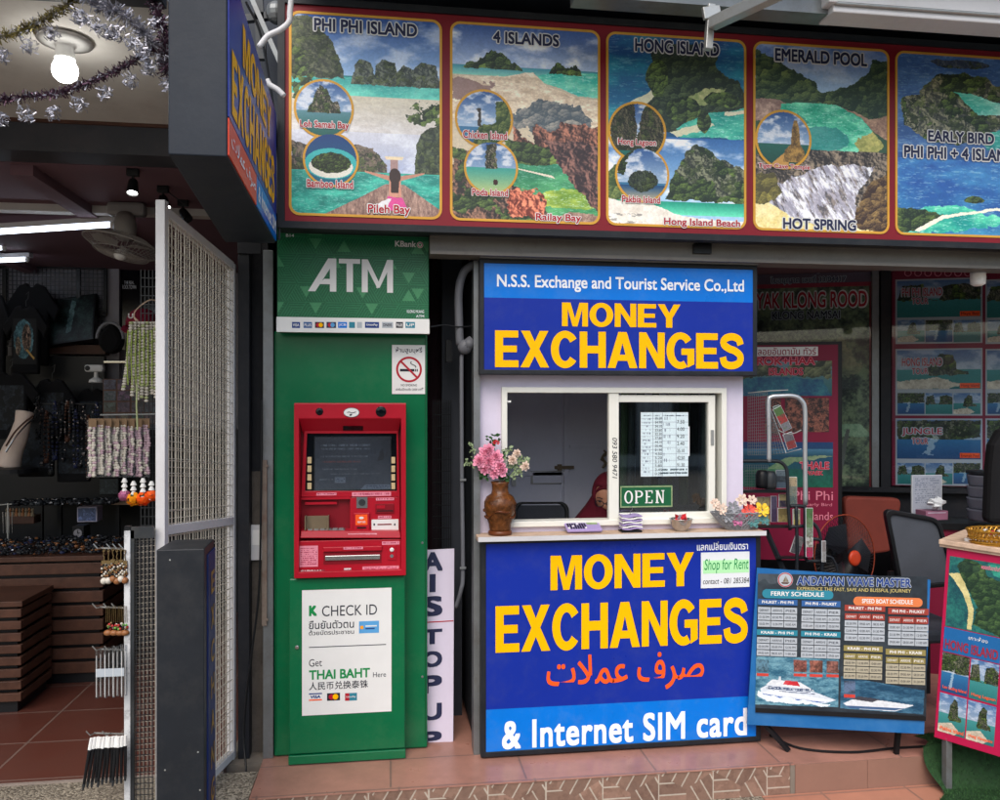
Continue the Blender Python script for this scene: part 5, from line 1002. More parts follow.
for i, u in enumerate((108, 114, 120, 125)):
    p_ = PY(u, 606, 3.085); z0 = PY(u, 636, 3.085).z; g = T('wooden_charm', f'small painted wooden charm on chains, {["leftmost", "second", "third", "rightmost"][i]} of the middle hook row', 'charm', (p_.x, p_.y, z0), 'wooden charms on the middle hooks')
    b = MB()
    for s_ in (-1, 0, 1): b.tube([p_+Vector((s_*.005, 0, 0)), Vector((p_.x+s_*.007, p_.y, z0+.05))], .001, 'brass', 4)
    b.build('chain', g); b = MB(); b.ell((p_.x, p_.y, z0+.012), (.016, .012, .011), 'amber_bead', 12, 7); b.build('bowl', g, smooth=True)
    for j in range(9):
        b = MB(); b.ell((p_.x+rr.uniform(-.011, .011), p_.y+rr.uniform(-.008, .006), z0+.026+rr.uniform(0, .022)), .0048, ['toy_red', 'toy_green', 'pearl', 'brass', 'black'][j % 5], 7, 5); b.build('bead', g)
# clear packets and brush bundles on the lower hooks
g = T('packet_stack', 'stack of clear film packets with thin white sticks on a low hook', 'packets', PY(112, 697, 3.06))
for i in range(11):
    b = MB(); xa = PY(96.5, 670, 3.04).x+i*.0095; zt_, zb_ = PY(100, 646+abs(i-9)*.35, 3.04).z, PY(100, 697, 3.04).z; y = 3.03+.012*(i % 3); b.box(xa, y, zb_, xa+.0085, y+.003, zt_, 'clear_film'); b.build('packet', g)
    b = MB(); b.bar((xa+.004, y-.002, zb_+.004), (xa+.004, y-.002, zt_-.02), .0014, .0014, 'white'); b.build('stick', g); 
b = MB(); b.box(PY(97, 670, 3.04).x, 3.028, PY(100, 676, 3.04).z, PY(125, 670, 3.04).x, 3.031, PY(100, 668, 3.04).z, 'cell'); b.build('label_strip', g)
g = T('brush_bundle', 'bundle of black brushes with white tops hanging on the lowest hook', 'brushes', PY(104, 790, 3.04))
for i in range(12):
    x0_ = PY(92+i*3.0, 734, 3.04).x; top = Vector((x0_, 3.035+.004*(i % 3), PY(100, 737, 3.04).z)); fo = 1-i/11; bot = Vector((PY(84+i*3.7, 788, 3.04).x, 3.03+.005*(i % 4), PY(100, 785+rr.uniform(-3, 3), 3.04).z)); mid = top.lerp(bot, .22); low = top.lerp(bot, .88)
    b = MB(); b.tube([top, mid], [.0055, .0065], 'white', 8); b.build('white_sleeve', g)
    b = MB(); b.tube([mid, low], [.0062, .0052], 'black', 8); b.build('black_handle', g)
    b = MB(); b.tube([low, bot], [.006, .003], 'dark_steel', 8); b.build('bristle_tip', g)

# ================================================================== pillar between shops
t = T('black_post', 'black steel post between the mesh gate and the green cash machine', 'post', (-.68, 3.9, 0))
b = MB(); b.box(-.708, 3.90, 0, -.655, 3.97, 2.75, 'post_black'); b.build('post', t, bevel=.003); b = MB(); b.box(-.706, 3.88, 2.38, -.60, 3.9, 2.43, 'post_black'); b.build('bracket', t)
M('grimy_wall', (92, 86, 80), .85, var=.2, dirt=.8, dirtc=(44, 38, 34), dscale=5, bump=.4)
b = MB(); b.box(-.655, 3.97, 0, -.60, 3.99, 1.35, 'grimy_wall'); b.build('wall_strip', label='narrow strip of grimy concrete wall behind the black cable', cat='wall')
t = T('shutter_rail', 'tall grey steel rail beside the cash machine with a rusty plate on it', 'rail', (-.585, 3.9, 0))
b = MB(); xq0, xq1 = PY(263, 600, 3.89).x, PY(274, 600, 3.89).x-.004; b.box(xq0, 3.89, 0, xq1, 3.96, 2.40, 'grey_steel'); b.build('rail', t, bevel=.002)
b = MB(); b.box(xq0-.004, 3.878, PY(265, 626, 3.88).z, xq0+.020, 3.889, PY(265, 460, 3.88).z, 'rusty'); b.build('rusty_plate', t, bevel=.002)
for v in (466, 620):
    b = MB(); b.lathe(PY(267, v, 3.876), [(.007, -.002), (.007, .002), (.004, .004)], 'rusty', 10, (0, -1, 0)); b.build('bolt', t)
b = MB(); F_ = FY(3.955); b.pbox(F_, 249, 525, 264, 560, -.01, .006, 'white_paint'); b.pbox(F_, 252, 530, 260, 545, .006, .009, 'white'); b.build('switch_plate', label='dirty white electrical plate low on the grimy wall strip', cat='switch')
b = MB(); b.tube(curve([PY(262, 400, 3.86), PY(261, 500, 3.86), PY(259, 590, 3.86), PY(252, 650, 3.86), PY(246, 700, 3.86), PY(244, 740, 3.86), PY(246, 770, 3.8), PY(243, 778, 3.75)], 8), .005, 'black', 6); b.build('cable', label='black cable hanging down the grimy wall to the ground', cat='cable')

# ================================================================== inside the left shop
def spot(u, v, label, tilt):
    c = PD(u, v, 1.14*800/(409-v+5)); z = 2.79; g = T('spotlight', label, 'spotlight', (c.x, c.y, 2.6), 'black ceiling spotlights')
    b = MB(); b.box(c.x-.028, c.y-.014, z-.035, c.x+.028, c.y+.014, z, 'black'); b.build('base', g, bevel=.004)
    b = MB(); b.bar((c.x, c.y, z-.035), (c.x, c.y, z-.07), .010, .010, 'black'); b.build('stem', g)
    ax = Vector((math.sin(tilt), -.35, -math.cos(tilt))).normalized(); o_ = Vector((c.x, c.y, z-.065)); b = MB(); b.lathe(o_, [(.018, -.012), (.022, 0), (.027, .04), (.027, .06), (.024, .06), (.021, .048)], 'black', 18, ax); b.build('shade', g)
    b = MB(); b.lathe(o_, [(.021, .049), (.021, .054), (.006, .055)], 'lamp_on' if tilt < .5 else 'silver', 16, ax); b.build('lens', g)
spot(133, 174, 'black ceiling spotlight pointing down above the white wall fan', .05)
spot(163, 191, 'black ceiling spotlight tilted right just above the mesh gate corner', .35)
spot(183, 205, 'black ceiling spotlight farthest right, tilted away, against the dark soffit', .6)
b = MB(); b.tube(curve([PD(118, 160, 4.2), PD(140, 176, 4.2), PD(165, 190, 4.2), PD(185, 205, 4.2)], 6), .003, 'black', 5); b.build('lamp_cable', label='thin black cable linking the ceiling spotlights', cat='cable')
# ceiling fan on a bracket
t = T('wall_fan', 'white oscillating fan with round wire guard hanging from the shop ceiling', 'fan', PD(124, 250, 4.4))
c = PD(126, 205, 4.4)
b = MB(); b.box(c.x-.10, c.y-.02, c.z-.06, c.x+.10, c.y+.06, 2.788, 'beige_fan' if 'beige_fan' in MATS else M('beige_fan', (150, 146, 142), .5, var=.06)); b.build('mount', t, bevel=.02)
m_ = PD(125, 228, 4.35); b = MB(); b.lathe(m_, [(.02, -.09), (.05, -.08), (.06, -.02), (.055, .05), (.03, .07)], 'beige_fan', 20, (.15, -.55, -.8)); b.build('motor', t, smooth=True)
ax = Vector((-.20, -.14, -.97)).normalized(); hc = PD(123, 246, 4.3); tx = ax.cross(Vector((0, 1, 0))).normalized(); ty = ax.cross(tx)
b = MB(); R = .20
for k in range(44):
    a_ = 2*PI*k/44; d_ = tx*math.cos(a_)+ty*math.sin(a_); b.tube([hc+d_*.03+ax*.055, hc+d_*R*.6+ax*.05, hc+d_*R+ax*0, hc+d_*R*.6-ax*.045, hc+d_*.05-ax*.05], .0016, 'beige_fan', 4, caps=False)
for r_, o_ in ((R, 0), (R*.7, .045), (R*.4, .052)): b.tube([hc+(tx*math.cos(2*PI*k/36)+ty*math.sin(2*PI*k/36))*r_+ax*o_ for k in range(36)], .004 if r_ == R else .002, 'beige_fan', 6, closed=True)
b.build('wire_guard', t, recalc=False)
for k in range(3):
    b = MB(); a0 = 2*PI*k/3; P_ = []
    for a_, r_ in ((a0, .03), (a0+.1, .15), (a0+.45, .165), (a0+.85, .14), (a0+.9, .04)): P_.append(hc+(tx*math.cos(a_)+ty*math.sin(a_))*r_+ax*(.012*(a_-a0)*2-.01))
    b.add(P_+[q-ax*.002 for q in P_], [(0, 1, 2, 3, 4), (9, 8, 7, 6, 5)]+[(i, (i+1) % 5, 5+(i+1) % 5, 5+i) for i in range(5)], 'beige_fan'); b.build('blade', t)
b = MB(); b.ell(hc+ax*.05, (.035, .035, .03), 'white'); b.build('hub', t, smooth=True)
# tubes
def tube_light(a_, b_, label):
    g = T('tube_light', label, 'ceiling lamp', (a_+b_)/2, 'lit fluorescent tubes'); d_ = (b_-a_).normalized()
    b = MB(); b.bar(a_-d_*.03+Vector((0, 0, .03)), b_+d_*.03+Vector((0, 0, .03)), .05, .03, 'white_paint'); b.build('batten', g)
    b = MB(); b.tube([a_, b_], .013, 'tube_on', 10); b.build('tube', g)
    for e in (a_, b_): b = MB(); b.ell(e, (.016, .016, .022), 'white'); b.build('tube_holder', g)
tube_light(PD(-60, 236, 4.6), PD(112, 225, 4.6), 'long lit white tube across the shop ceiling, nearest to the street')
tube_light(PD(-50, 251, 5.6), PD(4, 248, 5.6), 'lit white tube end showing at the left edge between two longer tubes')
tube_light(PD(-50, 263, 5.8), PD(27, 259.5, 5.8), 'lit white tube lower left, just above the hanging shirts')
# back wall displays
BY = 6.93; FBk = FY(BY)
def wp(u, v, Y=BY): return PY(u, v, Y)
t = T('wall_grid', 'black framed wire grid on the shop back wall behind hanging shirts', 'display rack', wp(60, 360, 6.88))
Fg = FY(6.86)
b = MB()
for q in ((0, 265, 105, 268), (84, 312, 106, 315.5), (76.5, 268, 80, 360), (103, 266, 106.5, 314), (2, 268, 6, 380), (-30, 265, 0, 268)): b.pbox(Fg, *q, -.02, .01, 'black')
b.build('frame', t)
b = MB(); 
for i in range(32): p0, p1 = wp(-30+i*4.25, 268, 6.87), wp(-30+i*4.25, 345, 6.87); b.bar(p0, p1, .006, .006, 'wire_dark', up=(0, 1, 0))
for j in range(18): p0, p1 = wp(-30, 271+j*4.4, 6.86), wp(104, 271+j*4.4, 6.86); b.bar((p0.x, p0.y, p0.z), (p1.x, p1.y, p0.z), .006, .006, 'wire_dark')
b.build('wire_mesh', t, recalc=False)
def shirt(u, v, w_, h_, Y, label, mt='black_cloth', art=None, grp='shirts hung on the shop wall'):
    F_ = FY(Y); cx, cy = F_.px(u, v); s_ = (F_.px(u+w_/2, v)[0]-cx); hh = h_/800*Y*1.04
    g = T('hanging_shirt', label, 'shirt', F_.pt(cx, cy-hh), grp)
    prof = [(-.16, 0), (-.45, -.04), (-1.0, -.32), (-.82, -.48), (-.60, -.36), (-.58, -1), (.58, -1), (.60, -.36), (.82, -.48), (1.0, -.32), (.45, -.04), (.16, 0), (.08, -.05), (-.08, -.05)]
    b = MB(); b.prism(F_, [(cx+x*s_, cy+y*hh) for x, y in prof], -.03, .02, mt); o = b.build('fabric', g, bevel=.012)
    b = MB(); b.tube([F_.pt(cx, cy+.08), F_.pt(cx+.02, cy+.10), F_.pt(cx+.015, cy+.05), F_.pt(cx, cy+.03), F_.pt(cx, cy-.01)], .0025, 'dark_steel', 6); b.build('hanger', g)
    if art is not None: art.mesh(F_, cx-.5*s_, cy-.86*hh, cx+.5*s_, cy-.2*hh, .021, 'chest_print', g, mat='print_matte')
    return g
shirt(32, 283, 56, 74, 6.7, 'plain black shirt on a hanger against the wire grid, half behind the screen')
p = Pic(70, 90, 1.2, (14, 16, 20)); p.tex(p.inell(.45, .55, .42, .42, .1), (30, 60, 70), (110, 160, 170), 6, 3, 2); p.tex(p.inell(.58, .58, .2, .3, .04), (30, 24, 22), (170, 140, 120), 12, 4, 2.5); p.put(p.inell(.52, .64, .05, .04), (16, 12, 12)); p.put(p.inell(.66, .64, .05, .04), (16, 12, 12)); p.tex(p.inell(.22, .4, .12, .2, .08), (30, 26, 24), (150, 130, 110), 14, 6, 2.5); p.put(p.inpoly([(.55, .3), (.9, .1), (.92, .14), (.6, .34)], .02), (190, 150, 80))
shirt(26, 305, 46, 62, 6.45, 'black shirt with pale blue painted face print left of the wall screen', art=p)
shirt(-6, 292, 36, 90, 6.5, 'dark shirt cut off by the left edge of the picture beside the wire grid')
for i, (u, v, w_, h_, Y) in enumerate([(10, 372, 60, 60, 6.2), (52, 378, 50, 66, 6.3), (92, 388, 44, 60, 6.4), (36, 410, 60, 60, 5.9), (74, 420, 56, 56, 5.95)]):
    p = Pic(50, 60, 1.2, (12, 14, 18)); p.tex((fbm(p.X, p.Ya, 5, i) > .47).astype(float), (14, 18, 24), (44, 54, 64), 12, i+4, 2)
    shirt(u, v, w_, h_, Y, ['dark printed shirt hanging above the necklace bust', 'dark printed shirt hanging right of the necklace bust in the second row', 'dark printed shirt hanging below the round black bag', 'dark shirt hanging lowest, directly behind the necklace bust', 'dark shirt hanging lowest, left of the carded bead packs'][i], art=p)
t = T('wall_screen', 'dark flat screen tilted forward on the back wall in front of a black shirt', 'screen', wp(62, 345, 6.3))
Fs = F4(PD(37, 346, 6.3), PD(92, 338, 6.3), PD(33, 304, 6.45)); x1_, y1_ = Fs.px(90, 318)[0], Fs.px(60, 303)[1]
w_ = (PD(92, 338, 6.3)-PD(37, 346, 6.3)).length; h_ = (PD(33, 304, 6.45)-PD(37, 346, 6.3)).length
b = MB(); b.fbox(Fs, -.01, -.01, w_+.01, h_+.01, -.05, 0, 'black_plastic'); b.build('casing', t, bevel=.004)
p = Pic(110, 80, h_/w_, (22, 32, 34)); p.tex(np.ones_like(p.X)*.8, (10, 16, 18), (62, 84, 80), 5, 4, 2.6); p.put(p.inpoly([(.05, .9), (.3, .5), (.33, .5), (.1, .95)]), (110, 110, 120)); p.tex(p.inpoly([(.5, .2), (.6, .2), (.66, .9), (.58, .95)], .05), (60, 90, 90), (130, 160, 160), 9)
p.mesh(Fs, .005, .005, w_-.005, h_-.005, .002, 'display', t)
b = MB(); b.bar(PD(60, 325, 6.4), wp(60, 325), .05, .05, 'black'); b.build('wall_arm', t)
t = T('black_poster', 'black poster with small white words on the white shop wall', 'poster', wp(135, 350, 6.93))
b = MB(); b.pbox(FBk, 120, 270, 160, 350, .0, .01, 'screen_black'); b.build('sheet', t)
LT(t, FBk, .012, [('THE REAL', 124, 281, 134, 284), ('ROCK TOWN', 122.5, 285, 136, 289)], 'letter_white', .0)
b = MB(); b.pbox(FBk, 48, 345, 105, 354, .0, .16, 'wood_dark'); b.build('wall_shelf', label='brown wooden shelf board under the wall screen', cat='shelf')
t = T('pegboard_column', 'pale narrow wall panel beside the black poster', 'panel', wp(112, 390, 6.8)); b = MB(); b.pbox(FBk, 106, 266, 119, 405, 0, .05, 'interior_white'); b.build('panel', t)
b = MB(); b.box(-6, 6.72, .0, PY(104, 400, 6.72).x, 6.78, PY(50, 356, 6.72).z, 'black'); b.box(PY(104, 400, 6.72).x, 6.72, 0, -.75, 6.78, PY(50, 430, 6.72).z, 'black'); b.build('added_dark_backdrop', label='black backboard covering the lower half of the shop back wall', cat='panel')  # added backdrop, darkens the lower back wall behind the goods
# round black bag
t = T('round_bag', 'round black bag with looped tan handle on the shop wall', 'bag', wp(112, 354, 6.6))
Fq = FY(6.6); cx, cy = Fq.px(111.5, 339); r_ = Fq.px(124, 339)[0]-cx
b = MB(); b.prism(Fq, [(cx+r_*.98*math.sin(a_)*(1 if math.cos(a_) < 0 else (1-.35*math.cos(a_))), cy+r_*1.25*math.cos(a_)) for a_ in [2*PI*k/30 for k in range(30)]], -.06, .05, 'black_cloth'); b.build('body', t, bevel=.03)
b = MB(); b.tube([Fq.pt(cx+r_*1.05*math.cos(a_), cy+r_*1.35*math.sin(a_), .03) for a_ in [PI*k/16 for k in range(17)]], .012, 'grey_weave', 8); b.build('handle', t)
# maroon cap on stand, camera, sign board behind garlands
t = T('red_cap', 'maroon cap with white emblem hanging above the white bead garlands', 'cap', PD(142, 326, 5.0)); c = PD(143, 318, 5.0)
b = MB(); b.lathe(c-Vector((0, 0, .05)), [(.1, 0), (.1, .03), (.085, .07), (.05, .10), (.01, .11)], 'maroon_cloth', 24); b.build('crown', t, smooth=True)
b = MB(); b.prism(Fr(c-Vector((.01, 0, .05)), (1, 0, -.1), (0, -1, -.4)), [(-.1, .02), (-.09, .1), (-.05, .15), (.05, .15), (.09, .1), (.1, .02)], 0, .006, 'maroon_cloth'); b.build('brim', t)
b = MB(); b.text(Fr(c-Vector((.02, .11, 0)), (1, 0, 0), (0, 0, 1)), 'U', -.02, .0, .03, .03, 0, 'white', .04); b.build('emblem', t, recalc=False)
t = T('security_camera', 'small white security camera on the shop wall below the round bag', 'camera', PD(95, 380, 5.9))
c = PD(96, 369, 5.9); b = MB(); b.box(c.x-.07, c.y-.04, c.z-.022, c.x+.06, c.y+.02, c.z+.03, 'white'); b.build('body', t, bevel=.015); b = MB(); b.lathe(c+Vector((-.045, -.04, .004)), [(.018, 0), (.018, .004), (.008, .006)], 'black', 14, (0, -1, 0)); b.build('lens', t)
b = MB(); b.lathe(c+Vector((0, 0, -.1)), [(.05, 0), (.045, .02), (.015, .04), (.012, .08)], 'white', 16); b.build('stand', t)
# postcards
t = T('postcard_rack', 'brown rack of small pictures low behind the bead garlands', 'rack', PD(130, 422, 5.4)); Fq = FY(5.35)
b = MB(); x0, y0, x1, y1 = b.pbox(Fq, 103, 379, 172, 424, -.02, 0, 'wood_dark'); b.build('board', t)
rr = random.Random(9)
for r_ in range(4):
    for c_ in range(5):
        p = Pic(20, 14, .7, (60, 60, 70)); p.tex(np.ones_like(p.X), tuple(rr.randint(20, 44) for _ in range(3)), tuple(rr.randint(70, 104) for _ in range(3)), 4, r_*7+c_, 2.5)
        w_ = (x1-x0)/5; h_ = (y1-y0)/4; p.mesh(Fq, x0+c_*w_+.006, y0+r_*h_+.005, x0+(c_+1)*w_-.006, y0+(r_+1)*h_-.005, .003+.001*(c_ % 2), 'postcard', t)
# white bead garlands on a grid rack near the gate
GY = 4.0
t = T('garland_rack', 'black wire rack carrying garlands and carded bead packs behind the gate post', 'display rack', PD(145, 640, 3.9))
b = MB(); xx0, xx1 = PY(141, 400, GY).x, PY(172, 400, GY).x; zz0, zz1 = PY(150, 640, GY).z, PY(150, 270, GY).z
for i in range(9): x = xx0+(xx1-xx0)*i/8; b.bar((x, GY, zz0), (x, GY, zz1), .004, .004, 'wire_dark', up=(0, 1, 0))
z = zz0
while z < zz1: b.bar((xx0, GY-.004, z), (xx1, GY-.004, z), .004, .004, 'wire_dark'); z += .042
b.build('wire_mesh', t, recalc=False)
b = MB(); b.tube([PY(104, 362, GY-.1), PY(128, 362, GY-.1), PY(160, 360, GY)], .005, 'tube_paint' if 'tube_paint' in MATS else M('tube_paint', (214, 206, 180), .4), 8); b.build('rail', t)
b = MB(); b.tube([PY(100, 415, GY-.14), PY(160, 414, GY-.02)], .004, 'galv', 6); b.build('rail', t)
for k in range(2):
    b = MB(); P_ = [PY(136+k*2, 321, GY-.1), PY(134, 316, GY-.1), PY(137, 309, GY-.1), PY(150, 300, GY-.08), PY(162, 303, GY)]; b.tube(curve(P_, 5), .003, 'wood_worn', 6); b.build('hanger', t)
rr = random.Random(3)
for i in range(7):
    g = T('bead_garland', ('pale bead garland on the near side of the wire rack', 'pale green and white bead garland in the bunch by the gate post')[i % 2]+('', '')[0], 'garland', PY(130+i*3.6, 400, GY-.1), 'white bead garlands bunched on the rack')
    g['label'] = ['outermost pale bead garland, left edge of the bunch by the gate post', 'second pale bead garland from the left in the bunch', 'third pale bead garland from the left in the bunch', 'middle pale bead garland in the bunch by the gate post', 'fifth pale bead garland from the left in the bunch', 'sixth pale bead garland from the left, beside the gate post', 'innermost pale bead garland, half behind the gate post'][i]
    for s_ in range(2):
        b = MB(); u = 131+i*4+s_*2; v0 = 323; v1 = (392, 398, 402, 400, 404, 396, 400)[i]-8*s_; sway = rr.uniform(-4, 1) if i < 3 else rr.uniform(-1, 1)
        n_ = 26
        for k in range(n_): f = k/n_; p_ = PY(u+sway*f*f*1.5-4*(1 if i == 0 else 0)*f, v0+(v1-v0)*f, GY-.12+.02*s_+.012*(i % 3)); b.ell(p_, (.010, .009, .007), 'pearl' if (k+i) % 4 else 'shell_green' if 'shell_green' in MATS else M('shell_green', (164, 172, 126), .5), 7, 5)
        b.build('bead_string', g)
    b = MB(); b.tube(curve([PY(128+i*4, 330, GY-.13), PY(127+i*4.2, 355, GY-.135), PY(128+i*4, 385, GY-.13)], 5), .0022, 'leaf_grass' if 'leaf_grass' in MATS else M('leaf_grass', (150, 170, 70), .6), 5); b.build('green_ribbon', g)
b = MB(); b.tube([PY(137, 384, GY-.15), PY(136.5, 405, GY-.15), PY(137.5, 430, GY-.15)], .004, 'shell_green', 6); b.build('ribbon', label='long pale green ribbon trailing below the bead garlands', cat='ribbon')
# carded bead packs
lb = ['outermost, foil edged', 'second from left', 'third from left', 'fourth from left', 'fifth from left', 'sixth from left', 'seventh, more mauve', 'innermost, beside the gate post']
M('mauve_bead', (176, 150, 160), .45, var=.25, scale=70)
for i in range(8):
    u = 92+i*7.6; Y = GY-.22+.02*i; Fq = FY(Y); g = T('bead_pack', f'clear hanging pack of white beads with brown card top, {lb[i]}', 'packet', PY(u, 477, Y), 'carded bead packs on the lower rail')
    b = MB(); x0, y0, x1, y1 = b.pbox(Fq, u-(3.5 if i else 5), 420, u+4.6, 477, -.003, .004, 'clear_film'); b.build('film_bag', g)
    b = MB(); b.pbox(Fq, u-3.5, 418.5, u+4.4, 427+(i % 2), .005, .008, 'steel_card'); b.build('card_top', g)
    for s_ in range(2):
        b = MB()
        for k in range(20): b.ell(Fq.pt(x0+(x1-x0)*(.33+.38*s_)+(.0015+.001*(i % 4))*math.sin(k*(.35+.09*(i*3 % 5))+i*2.1)+rr.gauss(0, .0012), y0+(y1-y0)*(.03+.02*(i*5 % 3)+.87*k/20), .004), (rr.uniform(.006, .0115), .007, rr.uniform(.006, .009)), (('pearl', 'pearl', 'mauve_bead') if i < 5 else ('mauve_bead', 'mauve_bead', 'pearl'))[rr.randrange(3)], 7, 5)
        b.build('bead_string', g)
# flower garlands below
for i, (u, mt, mt2, lab_) in enumerate([(124.5, 'mauve_petal', 'leaf', 'white flower garland ending in a pink bud below the bead packs'), (133.5, 'amber_petal', 'leaf', 'white flower garland ending in an amber blossom below the bead packs'), (143, 'orange_petal', 'leaf', 'white flower garland ending in a large orange blossom'), (151.5, 'orange_petal', 'leaf', 'white flower garland with orange blossom half behind the gate post')]):
    Y = GY-.18; top = PY(u, 477+3*(i % 2), Y); g = T('flower_garland', lab_, 'garland', PY(u, 507, Y), 'flower garlands under the bead packs')
    for k in range(4): b = MB(); b.lathe(top+Vector((0, 0, -.005-.022*k)), [(.006, 0), (.012, -.013), (.014, -.018), (.007, -.022)], 'white', 12); b.build('white_blossom', g)
    c = PY(u, 496+(3 if i in (1, 2) else 0), Y); b = MB()
    for k in range(60):
        a_ = rr.random()*6.28; e_ = rr.uniform(-1.3, 1.2); R = .026 if i in (1, 2) else .02; d_ = Vector((math.cos(a_)*math.cos(e_), math.sin(a_)*math.cos(e_), math.sin(e_))); p_ = c+d_*R; s_ = d_.cross(Vector((0, .3, 1))).normalized()*.008; q_ = s_.cross(d_).normalized()*.008; b.add([p_-s_-q_, p_+s_-q_, p_+d_*.006+s_+q_, p_+d_*.006-s_+q_], [(0, 1, 2, 3)], mt)
    b.build('flower_head', g, recalc=False)
    b = MB(); b.ell(c, .018 if i in (1, 2) else .013, mt, 10, 7); b.build('flower_core', g); b = MB(); b.lathe(c+Vector((0, 0, .016)), [(.016, 0), (.012, .008), (.004, .012)], 'leaf', 10); b.build('leaf_collar', g)
# necklace bust
t = T('necklace_bust', 'beige neck display bust with brown and silver necklaces on the dark counter', 'display bust', PD(12, 470, 5.3))
b = MB(); P_ = [PD(8, 466, 5.3), PD(12, 452, 5.3), PD(18, 438, 5.3), PD(22, 425, 5.32), PD(25, 412, 5.34)]; b.tube(curve(P_, 5), [(.075-.028*math.sin(min(1, i/20)*1.5)) if i < 16 else .047+.002*(i-16) for i in range(21)], 'cream_petal', 18); b.build('neck', t, smooth=True)
for k, mt in ((0, 'wood_dark'), (1, 'silver')):
    b = MB(); b.tube(curve([PD(33, 416+k*3, 5.26), PD(25, 422+k*4, 5.22), PD(15, 432+k*6, 5.2), PD(6, 446+k*6, 5.2)], 6), .006, mt, 6); b.build('necklace', t)
b = MB(); b.lathe(PD(14, 468, 5.3), [(.15, -.03), (.15, 0), (.12, .008)], 'black', 24); b.build('base', t)
# slatted counters
def counter(name, label, x0, x1, y0, y1, z1, side=False):
    g = T(name, label, 'counter', ((x0+x1)/2, (y0+y1)/2, 0), 'slatted wooden counters')
    n_ = 8; hh = (z1-.06)/n_
    for i in range(n_):
        b = MB(); z = .06+i*hh; 
        b.box(x0, y0, z+.006, x1, y0+.02, z+hh-.014, 'wood_dark'); b.box(x1-.02, y0+.021, z+.006, x1, y1, z+hh-.014, 'wood_dark'); b.build('slat', g, bevel=.003)
    b = MB(); b.box(x0+.03, y0+.03, .0, x1-.03, y1, z1-.01, 'black'); b.build('carcass', g)
    b = MB(); b.box(x0, y0-.01, z1, x1+.01, y1, z1+.03, 'wood_dark'); b.build('top_board', g, bevel=.003); return g
xr_ = PY(103, 620, 5.1).x
counter('slatted_counter', 'long dark wooden counter with horizontal slats across the shop', -6.0, xr_, 5.1, 5.7, .74)
xr2 = PY(21, 640, 4.65).x
counter('slatted_counter', 'nearer dark wooden slatted counter at the left edge of the shop', -4.0, xr2, 4.65, 5.05, .58)
xr3 = PY(104, 600, 5.75).x
t = T('glass_shelf', 'long thin shelf over the dark trays at the back of the shop', 'shelf', PD(85, 540, 6)); b = MB(); b.hexa([PD(37, 503, 6), PD(132, 505, 6), PD(132, 505, 6.4), PD(37, 503, 6.4), PD(37, 498.5, 6), PD(132, 500.5, 6), PD(132, 500.5, 6.4), PD(37, 498.5, 6.4)], 'wood_worn' ); b.build('board', t)
for u in (41, 60, 118): b = MB(); b.bar(PD(u, 503, 6.1), PD(u, 570, 6.1), .03, .03, 'black', up=(0, 1, 0)); b.build('leg', t)
# trays with trinkets on the counters
b = MB(); rr = random.Random(12)
for i in range(1500):
    x = rr.uniform(-3.2, xr_-.02); y = rr.uniform(5.12, 5.66); r_ = rr.uniform(.004, .013); b.ell((x, y, .775+r_+rr.uniform(0, .05)*(y-5.1)), (r_*rr.uniform(.7, 1.8), r_, r_*rr.uniform(.5, 1)), rr.choice(['black']*6+['charcoal', 'dark_steel', 'silver', 'amber_bead', 'post_black', 'post_black', 'navy_ink']), 5, 4)
b.build('trinkets', label='countless small dark trinkets heaped along the long slatted counter', cat='trinkets', kind='stuff', recalc=False)
b = MB()
for i in range(420): x = rr.uniform(PD(37, 498, 6.1).x, PD(130, 498, 6.1).x); r_ = rr.uniform(.005, .016); z = PD(80, 498.5, 6.1).z-.0+r_; b.ell((x, rr.uniform(6.02, 6.3), z), (r_*1.4, r_, r_), rr.choice(['black', 'black', 'dark_steel', 'silver', 'charcoal']), 5, 4)
b.build('shelf_trinkets', label='row of tiny dark trinkets lying along the long thin shelf', cat='trinkets', kind='stuff', recalc=False)
def smallbox(u0, v0, u1, v1, dep, mt, name, label, cat, dd=.12, scr=None):
    F_ = FY(PD((u0+u1)/2, v1, dep).y); g = T(name, label, cat, PD((u0+u1)/2, v1, dep)); b = MB(); q = b.pbox(F_, u0, v0, u1, v1, -dd, 0, mt); b.build('case', g, bevel=.004)
    if scr:
        p = Pic(40, 40, 1, scr); p.tex((fbm(p.X, p.Ya, 6, 3) > .5).astype(float), tuple(int(c*.5) for c in scr), tuple(min(255, int(c*1.6)) for c in scr), 12, 5); p.mesh(F_, q[0]+.008, q[1]+.008, q[2]-.008, q[3]-.008, .003, 'printed_face', g)
    return g, F_, q
smallbox(77, 507, 97, 522, 5.9, 'booth_white', 'white_box', 'small white box with blue pattern on the shop counter', 'box', scr=(90, 104, 140))
g, F_, q = smallbox(72, 526, 84, 540, 5.6, 'black_plastic', 'table_clock', 'small dark clock with round pale face on the counter', 'clock'); b = MB(); cx, cy = (q[0]+q[2])/2, (q[1]+q[3])/2; b.prism(F_, circ(cx, cy, .028, 24), 0, .006, 'interior_white'); b.build('dial', g); b = MB(); b.fbox(F_, cx-.002, cy, cx+.002, cy+.022, .006, .008, 'black'); b.fbox(F_, cx, cy-.002, cx+.016, cy+.002, .006, .008, 'black'); b.build('hands', g)
smallbox(99, 478, 119, 495, 6.2, 'black_plastic', 'display_case', 'small dark display case standing on the long thin shelf', 'case', scr=(50, 60, 64))
smallbox(6, 516, 34, 524, 5.7, 'wood_dark', 'figure_tray', 'wooden tray of small pale figures at the left of the counter', 'tray')
